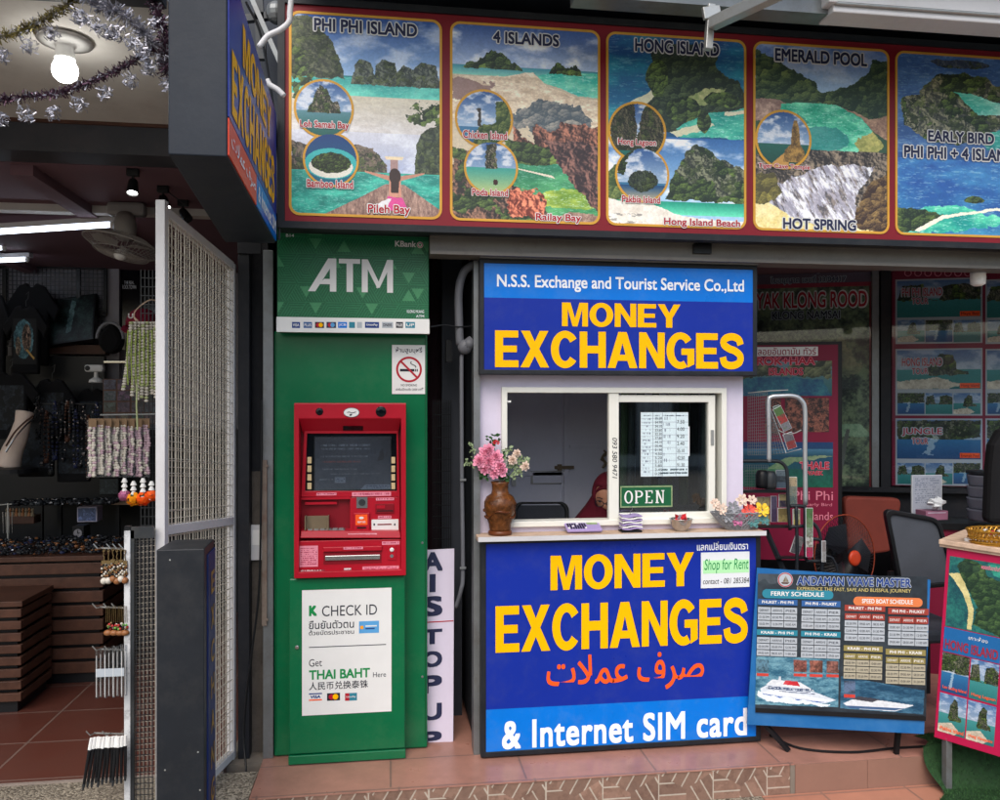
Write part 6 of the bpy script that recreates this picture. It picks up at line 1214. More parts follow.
for i in range(9):
    u = 7+i*3.2; p_ = PD(u, 516, 5.7); b = MB(); b.lathe(p_, [(.014, 0), (.012, .02), (.006, .03), (.010, .042), (.006, .055), (.001, .06)], 'amber_bead' if i % 2 else 'beige_metal', 10)
    b.build('carved_figure', label='small pale carved figure standing in a wooden tray with others like it', cat='figure', group='carved figures in the wooden tray')
# tree shaped necklace stand at far left
t = T('necklace_stand', 'thin metal necklace stand at the far left of the counter', 'stand', PD(8, 550, 5.2)); b = MB()
for u in (3, 6, 9, 12): b.tube([PD(u, 512, 5.2), PD(u+.5, 533, 5.2)], .003, 'silver', 5)
b.tube([PD(8, 503, 5.2), PD(8, 552, 5.2)], .006, 'galv', 6); b.tube([PD(-3, 505, 5.2), PD(12, 504, 5.2)], .004, 'galv', 6); b.build('frame', t)
b = MB(); b.lathe(PD(8, 552, 5.2), [(.08, 0), (.08, .01), (.02, .02)], 'black', 20); b.build('base', t)

# strings of beads and small pouches filling the dark middle of the shop
rr = random.Random(31)
cols_ = [('black', 'jet black'), ('charcoal', 'charcoal'), ('wood_dark', 'brown'), ('dark_steel', 'grey'), ('navy_ink', 'navy')]
for i in range(16):
    u = 38+i*4.2; dep = 5.5; v0 = 408+rr.uniform(-8, 8); L = rr.uniform(34, 62); mt, nm = cols_[i % 5]
    g = T('necklace', f'{nm} bead necklace, {["1st","2nd","3rd","4th","5th","6th","7th","8th","9th","10th","11th","12th","13th","14th","15th","16th"][i]} from the bust in the dark hanging row', 'necklace', PD(u, v0+L, dep), 'necklaces hanging in the dark row')
    b = MB(); n_ = 34
    for k in range(n_): a_ = 2*PI*k/n_; p_ = PD(u+2.2*math.sin(a_)*(1-.3*math.cos(a_)), v0+L*(.5-.5*math.cos(a_)), dep+rr.uniform(-.01, .01)); b.ell(p_, .009 if k != n_//2 else .02, mt if rr.random() < .85 else 'silver', 6, 4)
    b.build('bead_loop', g)
b = MB(); b.tube([PD(34, 404, 5.52), PD(104, 404, 5.52)], .006, 'black', 6); b.build('necklace_rail', label='thin black rail carrying the dark necklaces', cat='rail')
# ================================================================== things on the booth shelf
SZ = zs+.001
def on(u, Y=3.79): p_ = PY(u, 400, Y); return Vector((p_.x, Y, SZ))
c = on(500, 3.775); k_ = 3.80/800
t = T('flower_vase', 'amber brown carved vase with pink and cream flowers at the left end of the shelf', 'vase', c)
M('vase_glaze', (96, 56, 26), .25, var=.75, scale=28, bump=1.0, bscale=45, dirt=.7, dirtc=(46, 24, 14), dscale=16)
M('vase_foot', (96, 50, 24), .3, var=.2)
b = MB(); b.lathe(c, [(r*k_, h*k_) for r, h in ((10.5, 4), (11, 7), (11.5, 11), (14.5, 20), (16, 28), (16, 33), (13.5, 38), (9, 41), (8, 45), (8.3, 50), (9.5, 53), (8.6, 53), (7.2, 48))], 'vase_glaze', 32); b.build('body', t, smooth=True)
b = MB(); b.lathe(c, [(r*k_, h*k_) for r, h in ((11.5, 0), (12.2, 2), (11.5, 4), (9.5, 5))], 'vase_foot', 32); b.build('foot', t, smooth=True)
b = MB()
for j in range(3): b.tube(curve([c+Vector((math.cos(a_+j*2)*k_*(15.4+1.2*math.sin(a_*3)), math.sin(a_+j*2)*k_*(15.4+1.2*math.sin(a_*3)), k_*(17+14*(a_+1)/3.5+2*math.sin(a_*4)))) for a_ in [-1+.35*q for q in range(10)]], 3), [.004+.0025*math.sin(q*.5) for q in range(28)], 'vase_foot', 7)
b.build('dragon_relief', t, smooth=True)
rr = random.Random(21)
def blossom(c_, R, n, mt, parent, name='blossom', layers=3, nd=None):
    b = MB(); nd = Vector(nd or (rr.uniform(-.4, .4), -1, rr.uniform(-.1, .5))).normalized(); x = nd.cross(Vector((0, 0, 1))).normalized(); y = nd.cross(x)
    for l in range(layers):
        for i in range(n):
            a_ = 2*PI*i/n+l*.4+rr.uniform(-.15, .15); r_ = R*(1-.26*l)*rr.uniform(.85, 1.1); d_ = x*math.cos(a_)+y*math.sin(a_); s_ = nd.cross(d_)*r_*.30; up = nd*(.12+.25*l)*R
            b.add([c_+up*.3+d_*r_*.1, c_+d_*r_*.55+s_+up*.8, c_+d_*r_*.9+s_*.6+up, c_+d_*r_+up*.7, c_+d_*r_*.9-s_*.6+up, c_+d_*r_*.55-s_+up*.8], [(0, 1, 2), (0, 2, 3), (0, 3, 4), (0, 4, 5)], mt)
    b.build(name, parent, recalc=False)
def leafs(pts, R, n, mt, parent, name='leaves'):
    b = MB()
    for p_ in pts:
        for i in range(n):
            d_ = Vector((rr.gauss(0, 1), rr.gauss(0, .6), rr.gauss(0, 1))).normalized(); s_ = d_.cross(Vector((rr.random()-.5, 1, rr.random()-.5))).normalized(); q = p_+Vector((rr.gauss(0, R*.4), rr.gauss(0, R*.3), rr.gauss(0, R*.4))); l_ = R*rr.uniform(.6, 1.2); w_ = l_*.28
            b.add([q, q+d_*l_*.5+s_*w_, q+d_*l_, q+d_*l_*.5-s_*w_], [(0, 1, 2, 3)], mt)
    b.build(name, parent, recalc=False)
def fp(u, v, Y=3.76): return PY(u, v, Y)
b = MB()
for u, v in ((483, 455), (491, 460), (500, 462), (509, 461), (516, 465), (494, 445), (475, 462)): b.tube([c+Vector((0, 0, .24)), c+Vector((0, 0, .26)), fp(u, v, 3.775)], .0018, 'leaf', 5)
b.build('stems', t)
for u, v, R in ((485, 452, 10), (478, 461, 9.5), (489, 462, 11), (496, 457, 10), (500, 467, 10), (484, 470, 8), (503, 472, 8), (495, 474, 9), (489, 448, 7)): blossom(fp(492+(u-492)*.88, 461+(v-461)*.9, 3.765-.01*rr.random()), R*.82*k_, 9, 'pink_petal', t, layers=4)
for u, v, R in ((512, 460, 6), (525, 466, 5.5), (517, 453, 4.5)): blossom(fp(u, v, 3.76), R*k_, 7, 'cream_petal', t, layers=4)
blossom(fp(496, 443), 4.5*k_, 6, 'red_petal', t, nd=(0, -.5, 1))
leafs([fp(492, 438, 3.78), fp(494, 441, 3.78), fp(486, 474, 3.78), fp(505, 478, 3.78), fp(503, 455, 3.79), fp(482, 475, 3.78)], .028, 9, 'leaf', t)
leafs([fp(513, 467, 3.78), fp(519, 471, 3.78), fp(508, 450, 3.79), fp(521, 460, 3.78), fp(514, 475, 3.78), fp(526, 462, 3.78)], .022, 14, 'leaf_pale', t, 'pale_leaves')
leafs([fp(467, 462, 3.78), fp(471, 464, 3.78), fp(474, 459, 3.78), fp(470, 444, 3.78), fp(473, 450, 3.78)], .016, 9, 'leaf_pale', t, 'leaf_spray')
# calculator
c = on(585, 3.755); t = T('calculator', 'lilac pocket calculator lying on the shelf below the open window', 'calculator', c)
b = MB(); Fc = Fr(c, (1, .03, 0), (0, .93, .36)); b.fbox(Fc, -.088, 0, .088, .075, .002, .018, 'lavender'); b.build('body', t, bevel=.007)
b = MB(); b.fbox(Fc, .02, .05, .075, .068, .018, .0195, 'leaf_pale'); b.build('display', t)
for i in range(8):
    for j in range(3): b = MB(); b.fbox(Fc, -.080+i*.012, .012+j*.018, -.072+i*.012, .023+j*.018, .018, .022, 'ink' if (i*3+j) % 7 else 'white'); b.build('key', t)
# wire note holder, stack of folded cards
c = on(630, 3.775); t = T('note_stack', 'stack of folded striped notes under a curled wire on the shelf', 'notes', c)
for i in range(7):
    b = MB(); z = .014+i*.010; dx = rr.uniform(-.006, .006); P_ = [(x-.5)*.10 for x in [q/8 for q in range(9)]]
    vs = []; 
    for x in P_: zz = z+.003*math.sin(x*70+i); vs += [c+Vector((x+dx, -.028, zz)), c+Vector((x+dx, .03, zz+.002)), c+Vector((x+dx, -.028, zz+.006)), c+Vector((x+dx, .03, zz+.008))]
    fs = []
    for q in range(8): o_ = q*4; fs += [(o_, o_+4, o_+6, o_+2), (o_+2, o_+6, o_+7, o_+3), (o_+1, o_+3, o_+7, o_+5), (o_, o_+1, o_+5, o_+4)]
    fs += [(0, 2, 3, 1), (32, 33, 35, 34)]; b.add(vs, fs, 'white' if i % 2 else 'lavender'); b.build('folded_note', t)
b = MB(); b.box(c.x-.05, c.y-.03, SZ, c.x+.052, c.y+.03, SZ+.008, 'black'); b.build('tray', t)
b = MB(); b.tube(curve([c+Vector((0, 0, .08)), c+Vector((.002, 0, .10)), c+Vector((.012, 0, .108)), c+Vector((.008, 0, .122)), c+Vector((-.004, 0, .118))], 5), .0014, 'silver', 6); b.build('curled_wire', t)
# silver bowl
c = on(681, 3.765); t = T('metal_bowl', 'small shiny metal bowl with papers inside on the shelf', 'bowl', c)
b = MB(); b.lathe(c, [(.026, 0), (.028, .003), (.044, .022), (.056, .058), (.0575, .060), (.054, .058), (.042, .024), (.02, .008)], 'silver', 32); b.build('bowl', t, smooth=True)
for q in range(5): b = MB(); a_ = q*1.3; x_ = Vector((math.cos(a_), math.sin(a_), .3)).normalized()*.03; y_ = Vector((-math.sin(a_)*.3, math.cos(a_)*.3, .5)).normalized()*.014; p_ = c+Vector((0, 0, .055+.003*q)); b.add([p_-x_-y_, p_+x_-y_, p_+x_+y_, p_-x_+y_], [(0, 1, 2, 3)], 'paper' if q % 2 else 'red_petal'); b.build('paper_slip', t)
# woven basket with star flowers
c = on(739, 3.775); t = T('flower_basket', 'wide grey woven basket of folded star flowers at the right end of the shelf', 'basket', c)
b = MB(); prof = lambda s_: (.055+.075*s_**.8, .085*s_)
for k in range(34):
    for sg in (-1, 1):
        b.tube([c+Vector((prof(q/6)[0]*1.12*math.cos(2*PI*k/34+sg*q*.09), prof(q/6)[0]*.5*math.sin(2*PI*k/34+sg*q*.09), prof(q/6)[1])) for q in range(7)], .0024, 'grey_weave', 5)
for s_ in (0, .33, .66, 1): b.tube([c+Vector((prof(s_)[0]*1.12*math.cos(2*PI*k/40), prof(s_)[0]*.5*math.sin(2*PI*k/40), prof(s_)[1]+.003*(k % 2))) for k in range(40)], .003, 'grey_weave', 5, closed=True)
b.build('weave', t, recalc=False)
for u, v, R, mt in ((749, 510, 9, 'coral_petal'), (762, 510, 9, 'yellow_petal'), (737, 520, 8, 'mauve_petal'), (753, 522, 7, 'teal_petal'), (733, 508, 8, 'grey_weave'), (715, 503, 6, 'cream_petal'), (722, 509, 7, 'cream_petal'), (742, 500, 7, 'cream_petal'), (752, 500, 6, 'cream_petal'), (728, 516, 7, 'grey_weave'), (764, 520, 6, 'teal_petal')): blossom(fp(u, v, 3.735), R*k_, 6, mt, t, 'star_flower', 2, nd=(0, -1, .25))
b = MB()
for q in range(60): a_ = rr.random()*6.28; p0 = c+Vector((math.cos(a_)*.12, math.sin(a_)*.055, .05+.04*rr.random())); b.tube([p0, p0+Vector((rr.uniform(-.02, .02), rr.uniform(-.02, .0), rr.uniform(0, .03)))], .0016, 'grey_weave', 4)
b.build('loose_strands', t, recalc=False)

# ================================================================== woman behind the window
PC_ = PD(607, 498, 4.35); t = T('person', 'person in a dark red headscarf and glasses sitting bent forward behind the booth window', 'person', (PC_.x, PC_.y+.1, 0))
M('scarf', (84, 10, 30), .8, var=.12, scale=8, bump=.2, bscale=300); M('skin_tan', (176, 124, 100), .5, var=.05, scale=12)
hd = PC_+Vector((.01, 0, .01))
# body: one skinned surface (torso, arms, thighs, shins), seated
def skin_body(name, J, E, R, mat, parent, root=0):
    me = bpy.data.meshes.new(name); W = WM[parent.name].inverted(); me.from_pydata([tuple(W @ Vector(j)) for j in J], E, []); o = bpy.data.objects.new(name, me); COL.objects.link(o); o.parent = parent; WM[o.name] = WM[parent.name]
    sk = o.modifiers.new('skin', 'SKIN'); sb = o.modifiers.new('sub', 'SUBSURF'); sb.levels = 2; sb.render_levels = 2
    for i, r_ in enumerate(R): me.skin_vertices[0].data[i].radius = r_ if isinstance(r_, tuple) else (r_, r_)
    me.skin_vertices[0].data[root].use_root = True; sk.use_smooth_shade = True; me.materials.append(MATS[mat]); return o
hx, hy, hz_ = hd.x, hd.y, hd.z
pel = Vector((hx+.12, hy+.34, .50)); J = [pel, pel+Vector((0, -.06, .22)), pel+Vector((-.03, -.14, .44)), Vector((hx+.05, hy+.12, hz_-.17)), Vector((hx+.02, hy+.06, hz_-.09))]
J += [J[3]+Vector((-.17, .02, -.03)), J[3]+Vector((-.24, -.12, -.22)), J[3]+Vector((-.14, -.30, -.26)), J[3]+Vector((.17, .02, -.03)), J[3]+Vector((.22, -.12, -.22)), J[3]+Vector((.12, -.30, -.26)), pel+Vector((-.11, -.06, -.02)), pel+Vector((-.14, -.40, -.02)), pel+Vector((-.14, -.40, -.44)), pel+Vector((.11, -.06, -.02)), pel+Vector((.14, -.40, -.02)), pel+Vector((.14, -.40, -.44))]
skin_body('body', J, [(0, 1), (1, 2), (2, 3), (3, 4), (3, 5), (5, 6), (6, 7), (3, 8), (8, 9), (9, 10), (0, 11), (11, 12), (12, 13), (0, 14), (14, 15), (15, 16)], [(.16, .12), (.14, .1), (.15, .11), (.10, .08), .05, .065, .048, .035, .065, .048, .035, .09, .075, .05, .09, .075, .05], 'scarf', t)
Rh = Matrix.Rotation(math.radians(-28), 3, 'Z') @ Matrix.Rotation(math.radians(22), 3, 'X')   # face turned to our left-front, looking down
def hp(x, y, z): return hd+Rh @ Vector((x, y, z))
def headpart(name, f, mat, sub=1):
    b = MB(); n, k = 32, 22; vs = []; fs = []
    for i in range(k+1):
        for j in range(n): vs.append(hp(*f(PI*i/k, 2*PI*j/n)))
    for i in range(k):
        for j in range(n): fs.append((i*n+j, (i+1)*n+j, (i+1)*n+(j+1) % n, i*n+(j+1) % n))
    b.add(vs, fs, mat); return b.build(name, t, smooth=True)
def face(th, ph):
    x = .075*math.sin(th)*math.cos(ph); y = .092*math.sin(th)*math.sin(ph); z = .112*math.cos(th)
    if z < 0: x *= 1+z*2.2; y *= 1+z*.8
    if y < 0:
        g = lambda cx, cz, s_: math.exp(-((x-cx)**2+(z-cz)**2)/s_**2)
        y -= .020*g(0, -.018, .014)+.010*g(0, .004, .010)+.006*g(0, -.056, .016)-.009*g(.03, .010, .014)-.009*g(-.03, .010, .014)+.006*g(0, -.092, .018)
    return x, y, z
headpart('head', face, 'skin_tan')
def scarf(th, ph):   # headscarf: shell that leaves the face open
    x = .094*math.sin(th)*math.cos(ph); y = .108*math.sin(th)*math.sin(ph)+.012; z = .130*math.cos(th)+.004
    if y < 0 and abs(x) < .062 and z < .075: y = max(y, -.035)
    return x, y, z
headpart('headscarf', scarf, 'scarf')
b = MB(); b.tube([hp(.064*math.cos(a_), -.062+.028*math.cos(a_)**2-.012*max(0, -math.sin(a_)), -.012+.096*math.sin(a_)) for a_ in [2*PI*q/30 for q in range(30)]], .011, 'scarf', 8, closed=True); b.build('scarf_rim', t, smooth=True)
# drape from the head down over shoulders
b = MB(); n = 36; vs = []; fs = []
prof_ = [(.088, .10, .0), (.125, .115, -.06), (.19, .15, -.13), (.25, .19, -.20), (.30, .22, -.30), (.31, .22, -.44)]
for i, (rx_, ry_, dz) in enumerate(prof_):
    for j in range(n):
        a_ = 2*PI*j/n; f_ = 1+.05*math.sin(a_*7+i)*i/4; vs.append(Vector((hd.x+.01*i+rx_*f_*math.cos(a_), hd.y+.02+.03*i+ry_*f_*math.sin(a_), hd.z+dz-(.05 if math.sin(a_) < -.3 and i < 2 else 0))))
for i in range(len(prof_)-1):
    for j in range(n): fs.append((i*n+j, i*n+(j+1) % n, (i+1)*n+(j+1) % n, (i+1)*n+j))
b.add(vs, fs, 'scarf'); o = b.build('scarf_drape', t, smooth=True, sub=1)
b = MB()
for sx in (-1, 1): b.tube([hp(sx*.030+.023*math.cos(a_), -.098, .006+.018*math.sin(a_)) for a_ in [2*PI*q/20 for q in range(20)]], .0018, 'ink', 5, closed=True)
b.tube([hp(-.008, -.10, .010), hp(0, -.104, .012), hp(.008, -.10, .010)], .0018, 'ink', 5); b.tube([hp(-.053, -.096, .010), hp(-.072, -.02, .012)], .0018, 'ink', 5); b.tube([hp(.053, -.096, .010), hp(.072, -.02, .012)], .0018, 'ink', 5); b.build('glasses', t)
for sx in (-1, 1):
    b = MB(); b.ell(hp(sx*.030, -.077, .008), (.012, .008, .005), 'ink', 10, 6); b.build('eye', t)
    b = MB(); b.tube([hp(sx*.014, -.088, .030), hp(sx*.030, -.086, .034), hp(sx*.046, -.076, .030)], .0022, 'ink', 5); b.build('eyebrow', t)
b = MB(); b.tube([hp(-.020, -.084, -.056), hp(-.008, -.092, -.054), hp(.008, -.092, -.054), hp(.020, -.084, -.056)], [.002, .005, .005, .002], 'mouth' if 'mouth' in MATS else M('mouth', (150, 78, 76), .5), 8); b.build('lips', t)
for sg in (-1, 1):   # hands on the desk below the sill
    wr_ = J[7] if sg < 0 else J[10]; palm = wr_+Vector((0, -.05, -.01)); JJ = [wr_, palm]; EE = [(0, 1)]; RR = [.024, (.034, .016)]
    for f in range(4): a_ = palm+Vector(((f-1.5)*.019, -.035, 0)); k0 = len(JJ); JJ += [a_, a_+Vector((0, -.028, -.006)), a_+Vector((0, -.044-.004*(1.5-abs(f-1.5)), -.018))]; EE += [(1, k0), (k0, k0+1), (k0+1, k0+2)]; RR += [.009, .0085, .0075]
    k0 = len(JJ); JJ += [palm+Vector((-sg*.035, -.005, 0)), palm+Vector((-sg*.052, -.03, -.006))]; EE += [(1, k0), (k0, k0+1)]; RR += [.011, .009]
    skin_body('hand', JJ, EE, RR, 'skin_tan', t)
# chair and desk in the booth
c = PD(541, 512, 4.75); t = T('office_chair', 'black office chair back showing low behind the open booth window', 'chair', (c.x, c.y+.2, 0))
Fc = Fr(c, (1, -.1, 0), (0, .15, 1)); b = MB(); w_ = .165; oo = rrect(-w_, -.42, w_, .06, .05); ii = [(x*.86, y*.93-.008) for x, y in oo]; b.ringp(Fc, oo, ii, -.02, .02, 'black'); b.build('back_frame', t, bevel=.006)
b = MB(); b.fbox(Fc, -w_*.88, -.38, w_*.88, .04, -.004, .004, 'office_grey'); b.build('back_mesh', t)
b = MB(); b.box(c.x-.22, c.y+.02, .44, c.x+.22, c.y+.30, .52, 'black_cloth'); b.build('seat', t, bevel=.03)
b = MB(); b.tube([(c.x, c.y+.16, .08), (c.x, c.y+.16, .44)], .025, 'black', 12); b.build('column', t)
for q in range(5): b = MB(); a_ = q*2*PI/5; b.bar((c.x, c.y+.16, .08), (c.x+.24*math.cos(a_), c.y+.16+.15*math.sin(a_), .04), .04, .03, 'black'); b.build('leg', t)

# ================================================================== gap between machine and booth
t = T('top_up_board', 'tall white board with dark blue AIS TOPUP letters leaning behind the cash machine', 'sign', (PY(440, 750, 3.98).x, 3.98, 0))
Ft = F4(PY(424, 754, 3.97), PY(453.5, 752, 3.96), PY(425.5, 549.5, 4.02), True); x1_, _ = Ft.px(453.5, 700); y1_ = Ft.px(440, 549.5)[1]
x0_ = -.08
b = MB(); b.fbox(Ft, x0_, 0, x1_, y1_, -.02, 0, 'booth_white'); b.build('board', t, bevel=.002)
cxl = (Ft.px(432.5, 600)[0])
for ch, v0, v1 in (('A', 552, 571), ('I', 574, 592), ('S', 596, 616), ('T', 629, 644), ('O', 651, 667), ('P', 675, 693), ('U', 703, 720), ('P', 731, 747)):
    b = MB(); y0_, y1q = Ft.px(432, v1)[1], Ft.px(432, v0)[1]; b.text(Ft, ch, cxl, (y0_+y1q)/2, .03 if ch == 'I' else .10, y1q-y0_, .002, 'navy_ink', .045); b.build('letter', t, recalc=False)
b = MB(); y0_ = Ft.px(440, 622)[1]; b.fbox(Ft, x0_, y0_, x1_-.002, y0_+.005, 0, .0012, 'red_txt'); b.build('red_line', t)
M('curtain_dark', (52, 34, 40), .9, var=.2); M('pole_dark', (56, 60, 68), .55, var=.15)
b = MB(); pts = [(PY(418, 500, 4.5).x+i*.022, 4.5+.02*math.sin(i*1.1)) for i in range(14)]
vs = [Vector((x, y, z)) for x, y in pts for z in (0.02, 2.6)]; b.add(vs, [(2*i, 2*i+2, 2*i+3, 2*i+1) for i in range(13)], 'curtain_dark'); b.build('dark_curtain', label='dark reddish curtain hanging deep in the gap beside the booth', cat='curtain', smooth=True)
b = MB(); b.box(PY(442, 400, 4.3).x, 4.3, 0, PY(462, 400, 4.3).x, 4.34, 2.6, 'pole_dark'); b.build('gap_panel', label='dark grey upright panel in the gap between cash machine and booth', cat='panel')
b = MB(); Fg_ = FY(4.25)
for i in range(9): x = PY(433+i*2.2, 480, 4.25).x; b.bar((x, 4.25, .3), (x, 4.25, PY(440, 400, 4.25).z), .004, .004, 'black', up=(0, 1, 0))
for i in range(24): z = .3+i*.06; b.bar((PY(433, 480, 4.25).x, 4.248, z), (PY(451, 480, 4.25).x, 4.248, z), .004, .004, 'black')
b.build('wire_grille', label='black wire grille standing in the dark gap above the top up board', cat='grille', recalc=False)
yp = 3.86
b = MB(); b.tube(curve([PY(474, 264, yp), PY(464, 272, yp), PY(459, 290, yp), PY(459, 320, yp), PY(460, 345, yp)], 6), .020, 'hose', 12); b.build('grey_hose', label='fat grey hose curving down beside the upper booth sign', cat='hose', smooth=True)
t = T('pipe_elbow', 'round grey fitting with a thin pipe running down to the ground beside the booth', 'pipe', PY(462, 600, yp))
b = MB(); b.ell(PY(465, 347, yp-.01), (.036, .03, .036), 'hose', 16, 10); b.tube([PY(465, 347, yp-.01), PY(473, 341, yp-.01)], .03, 'hose', 14); b.build('fitting', t, smooth=True)
b = MB(); b.tube(curve([PY(462, 355, yp), PY(461.5, 370, yp), PY(462, 480, yp), PY(463, 570, yp), PY(461, 590, yp), PY(456, 607, yp+.04)], 8), .010, 'hose', 10); b.build('pipe', t, smooth=True)
for v in (480, 568): b = MB(); b.tube([PY(460, v, yp-.015), PY(466, v, yp-.015)], .007, 'grey_steel', 6); b.build('clip', t)
b = MB(); b.tube(curve([PY(430, 327, yp-.06), PY(445, 325, yp-.04), PY(459, 327, yp-.02), PY(472, 326, yp)], 5), .004, 'black', 6); b.build('cable_tie', label='thin black cable crossing the fat grey hose', cat='cable')
b = MB(); b.pbox(FY(4.1), 446, 340, 452, 362, -.03, .03, 'black'); b.build('socket_box', label='small black socket box behind the fat grey hose', cat='socket')

# ================================================================== back of the right-hand office
A_ = PD(750, 409, 5.8); B_ = PD(1000, 409, 5.5); FQ = Fr((A_.x, A_.y, 0), (B_.x-A_.x, B_.y-A_.y, 0), (0, 0, 1))
t = T('glazed_partition', 'dark glazed partition with metal uprights at the back of the tour office', 'partition', FQ.pt(.8, 0, 0))
b = MB(); b.fbox(FQ, -1.5, .0, 3.6, 2.62, -.12, -.05, 'post_black'); b.build('backing', t)
b = MB(); b.pbox(FQ, 872, 258, 879, 492, -.05, .03, 'grey_steel'); b.build('upright', t); b = MB(); b.pbox(FQ, 881, 258, 891, 492, -.05, .04, 'post_black'); b.build('upright', t)
b = MB(); b.pbox(FQ, 840, 489, 1120, 494, -.05, .05, 'post_black'); b.build('sill', t)
b = MB(); b.pbox(FQ, 700, 262, 871, 489, .055, .06, 'partition_glass'); b.build('glass_pane', t)
b = MB(); b.pbox(FQ, 892, 262, 1100, 489, .055, .06, 'partition_glass'); b.build('glass_pane', t)
def npic(F, u0, v0, u1, v1, fn, n, parent, name='printed_picture', dens=1.6, mat='print', arg=None):
    um, vm = (u0+u1)/2, (v0+v1)/2; x0, x1 = F.px(u0, vm, n)[0], F.px(u1, vm, n)[0]; y0, y1 = F.px(um, v1, n)[1], F.px(um, v0, n)[1]
    p = Pic(max(8, int((u1-u0)*dens)), max(8, int((v1-v0)*dens)), (y1-y0)/(x1-x0)); fn(p, arg); return p.mesh(F, x0, y0, x1, y1, n, name, parent, mat=mat)
def f_forest(p, a):
    p.tex(np.ones_like(p.X), (32, 46, 40), (128, 146, 108), 8, 5, 3); p.tex(p.inell(.75, .62, .2, .1, .15)*.7, (90, 96, 70), (170, 170, 130), 9); p.put(p.inpoly([(.28, .43), (.34, .47), (.45, .44), (.5, .40), (.4, .39)], .02), (150, 160, 165)); p.put(p.inpoly([(.6, .36), (.64, .46), (.7, .47), (.76, .44), (.82, .33)], .03), (126, 96, 84)); p.put(p.inell(.67, .49, .035, .025), (70, 50, 44)); p.put(p.inell(.55, .44, .03, .022), (120, 110, 96)); p.tex(p.inpoly([(.6, .33), (.95, .32), (1, .26), (.8, .26)], .03), (90, 130, 100), (160, 190, 150), 8); p.put(p.inpoly([(.78, 0), (.86, .3), (.88, .3), (.82, 0)]), (100, 104, 96))
def f_view(p, k):
    r = random.Random(k); p.grad(.5, 1, (150, 170, 190), (70, 110, 160)); p.grad(0, .5, (30, 110, 110), (60, 140, 140)); p.clouds(.5, 1, .5, k)
    if k % 3 == 0: m = p.inpoly([(0, .45), (.05, .85), (.3, .9), (.38, .48), (.5, .46), (.55, .85), (.8, .9), (1, .8), (1, .46)], .05, 12, k)
    elif k % 3 == 1: m = p.inpoly([(.35, .4), (.42, .75), (.55, .92), (.68, .85), (.72, .5), (.85, .45), (.85, .36), (.4, .34)], .06, 12, k)
    else: m = p.inpoly([(0, .5), (0, 1), (1, 1), (1, .55), (.6, .5), (.3, .55)], .06, 12, k)
    p.rock(m, k, 12, (34, 42, 40), (120, 122, 100)); p.green(m*(fbm(p.X, p.Ya, 7, k) > .5), k+2, 18)
    if k % 3 == 2: p.grad(0, .5, (20, 70, 120), (40, 110, 160)); p.put(p.inpoly([(.3, .1), (.42, .6), (.5, .6), (.4, .1)], .1)*.6, (210, 220, 225))
    if k % 3 == 1: p.tex(p.inpoly([(0, .0), (0, .2), (.5, .3), (.8, .1), (.6, 0)], .05), (170, 160, 140), (220, 214, 196), 8)
t = T('kayak_poster', 'dark forest poster with red KAYAK KLONG ROOD title on the back glass', 'poster', FQ.pt(*FQ.px(810, 520)))
npic(FQ, 700, 288, 871, 489, f_forest, .0, t, dens=1.3)
M('purple_grey', (96, 84, 100), .5, var=.08); M('dull_red', (150, 40, 60), .5, var=.1)
b = MB(); b.pbox(FQ, 700, 255, 871, 284, -.01, .0, 'purple_grey'); b.pbox(FQ, 700, 284, 871, 288, -.01, .002, 'dull_red'); b.build('header_strip', t)
b = MB(); b.pbox(FQ, 869.5, 286, 872, 489, -.01, .004, 'banner_red'); b.build('border', t)
for st, q, mt, om in [('KAYAK KLONG ROOD', (741, 292, 867, 308), 'red_txt', 'white'), ('KLONG NAMSAI', (772, 311, 840, 319), 'ink', 'cell'), ('Moo 2 Ao-nang Krabi 81180', (762, 266, 870, 273), 'navy_ink', 'cell'), ('ใบอนุญาต เลขที่ 33/04417', (771, 276, 846, 284), 'navy_ink', 'cell')]:
    b = MB(); b.otext(FQ, st, *q, .004, mt, om, .02, .07); b.build('title_lettering', t, recalc=False)
t = T('tour_poster_wall', 'magenta wall poster of many small tour pictures at the back right', 'poster', FQ.pt(*FQ.px(950, 487)))
b = MB(); b.pbox(FQ, 892, 266, 1090, 487, -.02, -.001, 'dull_magenta' if 'dull_magenta' in MATS else M('dull_magenta', (122, 20, 52), .5, var=.06)); b.build('board', t)
kk = 0
for c0, c1 in ((897, 981), (987, 1071)):
    for (m0, m1, s0, s1, nm) in ((280, 317, 320, 342, 'PHI PHI ISLAND'), (350, 389, 393, 414, 'HONG ISLAND'), (420, 459, 463, 484, 'JUNGLE')):
        b = MB(); b.pbox(FQ, c0-1.5, m0-1.5, c1+1.5, s1+1.5, -.001, .001, 'cell'); b.build('white_border', t)
        npic(FQ, c0, m0, c1, m1, f_view, .0025, t, arg=(3, 4, 5)[(280, 350, 420).index(m0)]+kk*3)
        for j in range(3): w_ = (c1-c0)/3; npic(FQ, c0+j*w_+.5, s0, c0+(j+1)*w_-.5, s1, f_view, .0025, t, arg=7+j+kk)
        if c0 == 897:
            for st, q in ((nm, (902, m0+8, 942, m0+16)), ('TOUR', (912, m0+18, 928, m0+24))): b = MB(); b.otext(FQ, st, *q, .004, 'red_txt', 'cell', .01, .1); b.build('title_lettering', t, recalc=False)
            for st, q in (('Maya Bay', (961, m1-5, 979, m1-1.5)),): b = MB(); b.pbox(FQ, 960, m1-6, 980, m1-1, .0025, .004, 'orange'); b.ptext(FQ, ('Maya Bay', 'Hong Island', 'Emerald Pool')[(280, 350, 420).index(m0)], *q, .0045, 'red_dark', .01); b.build('caption_lettering', t, recalc=False)
        kk += 1
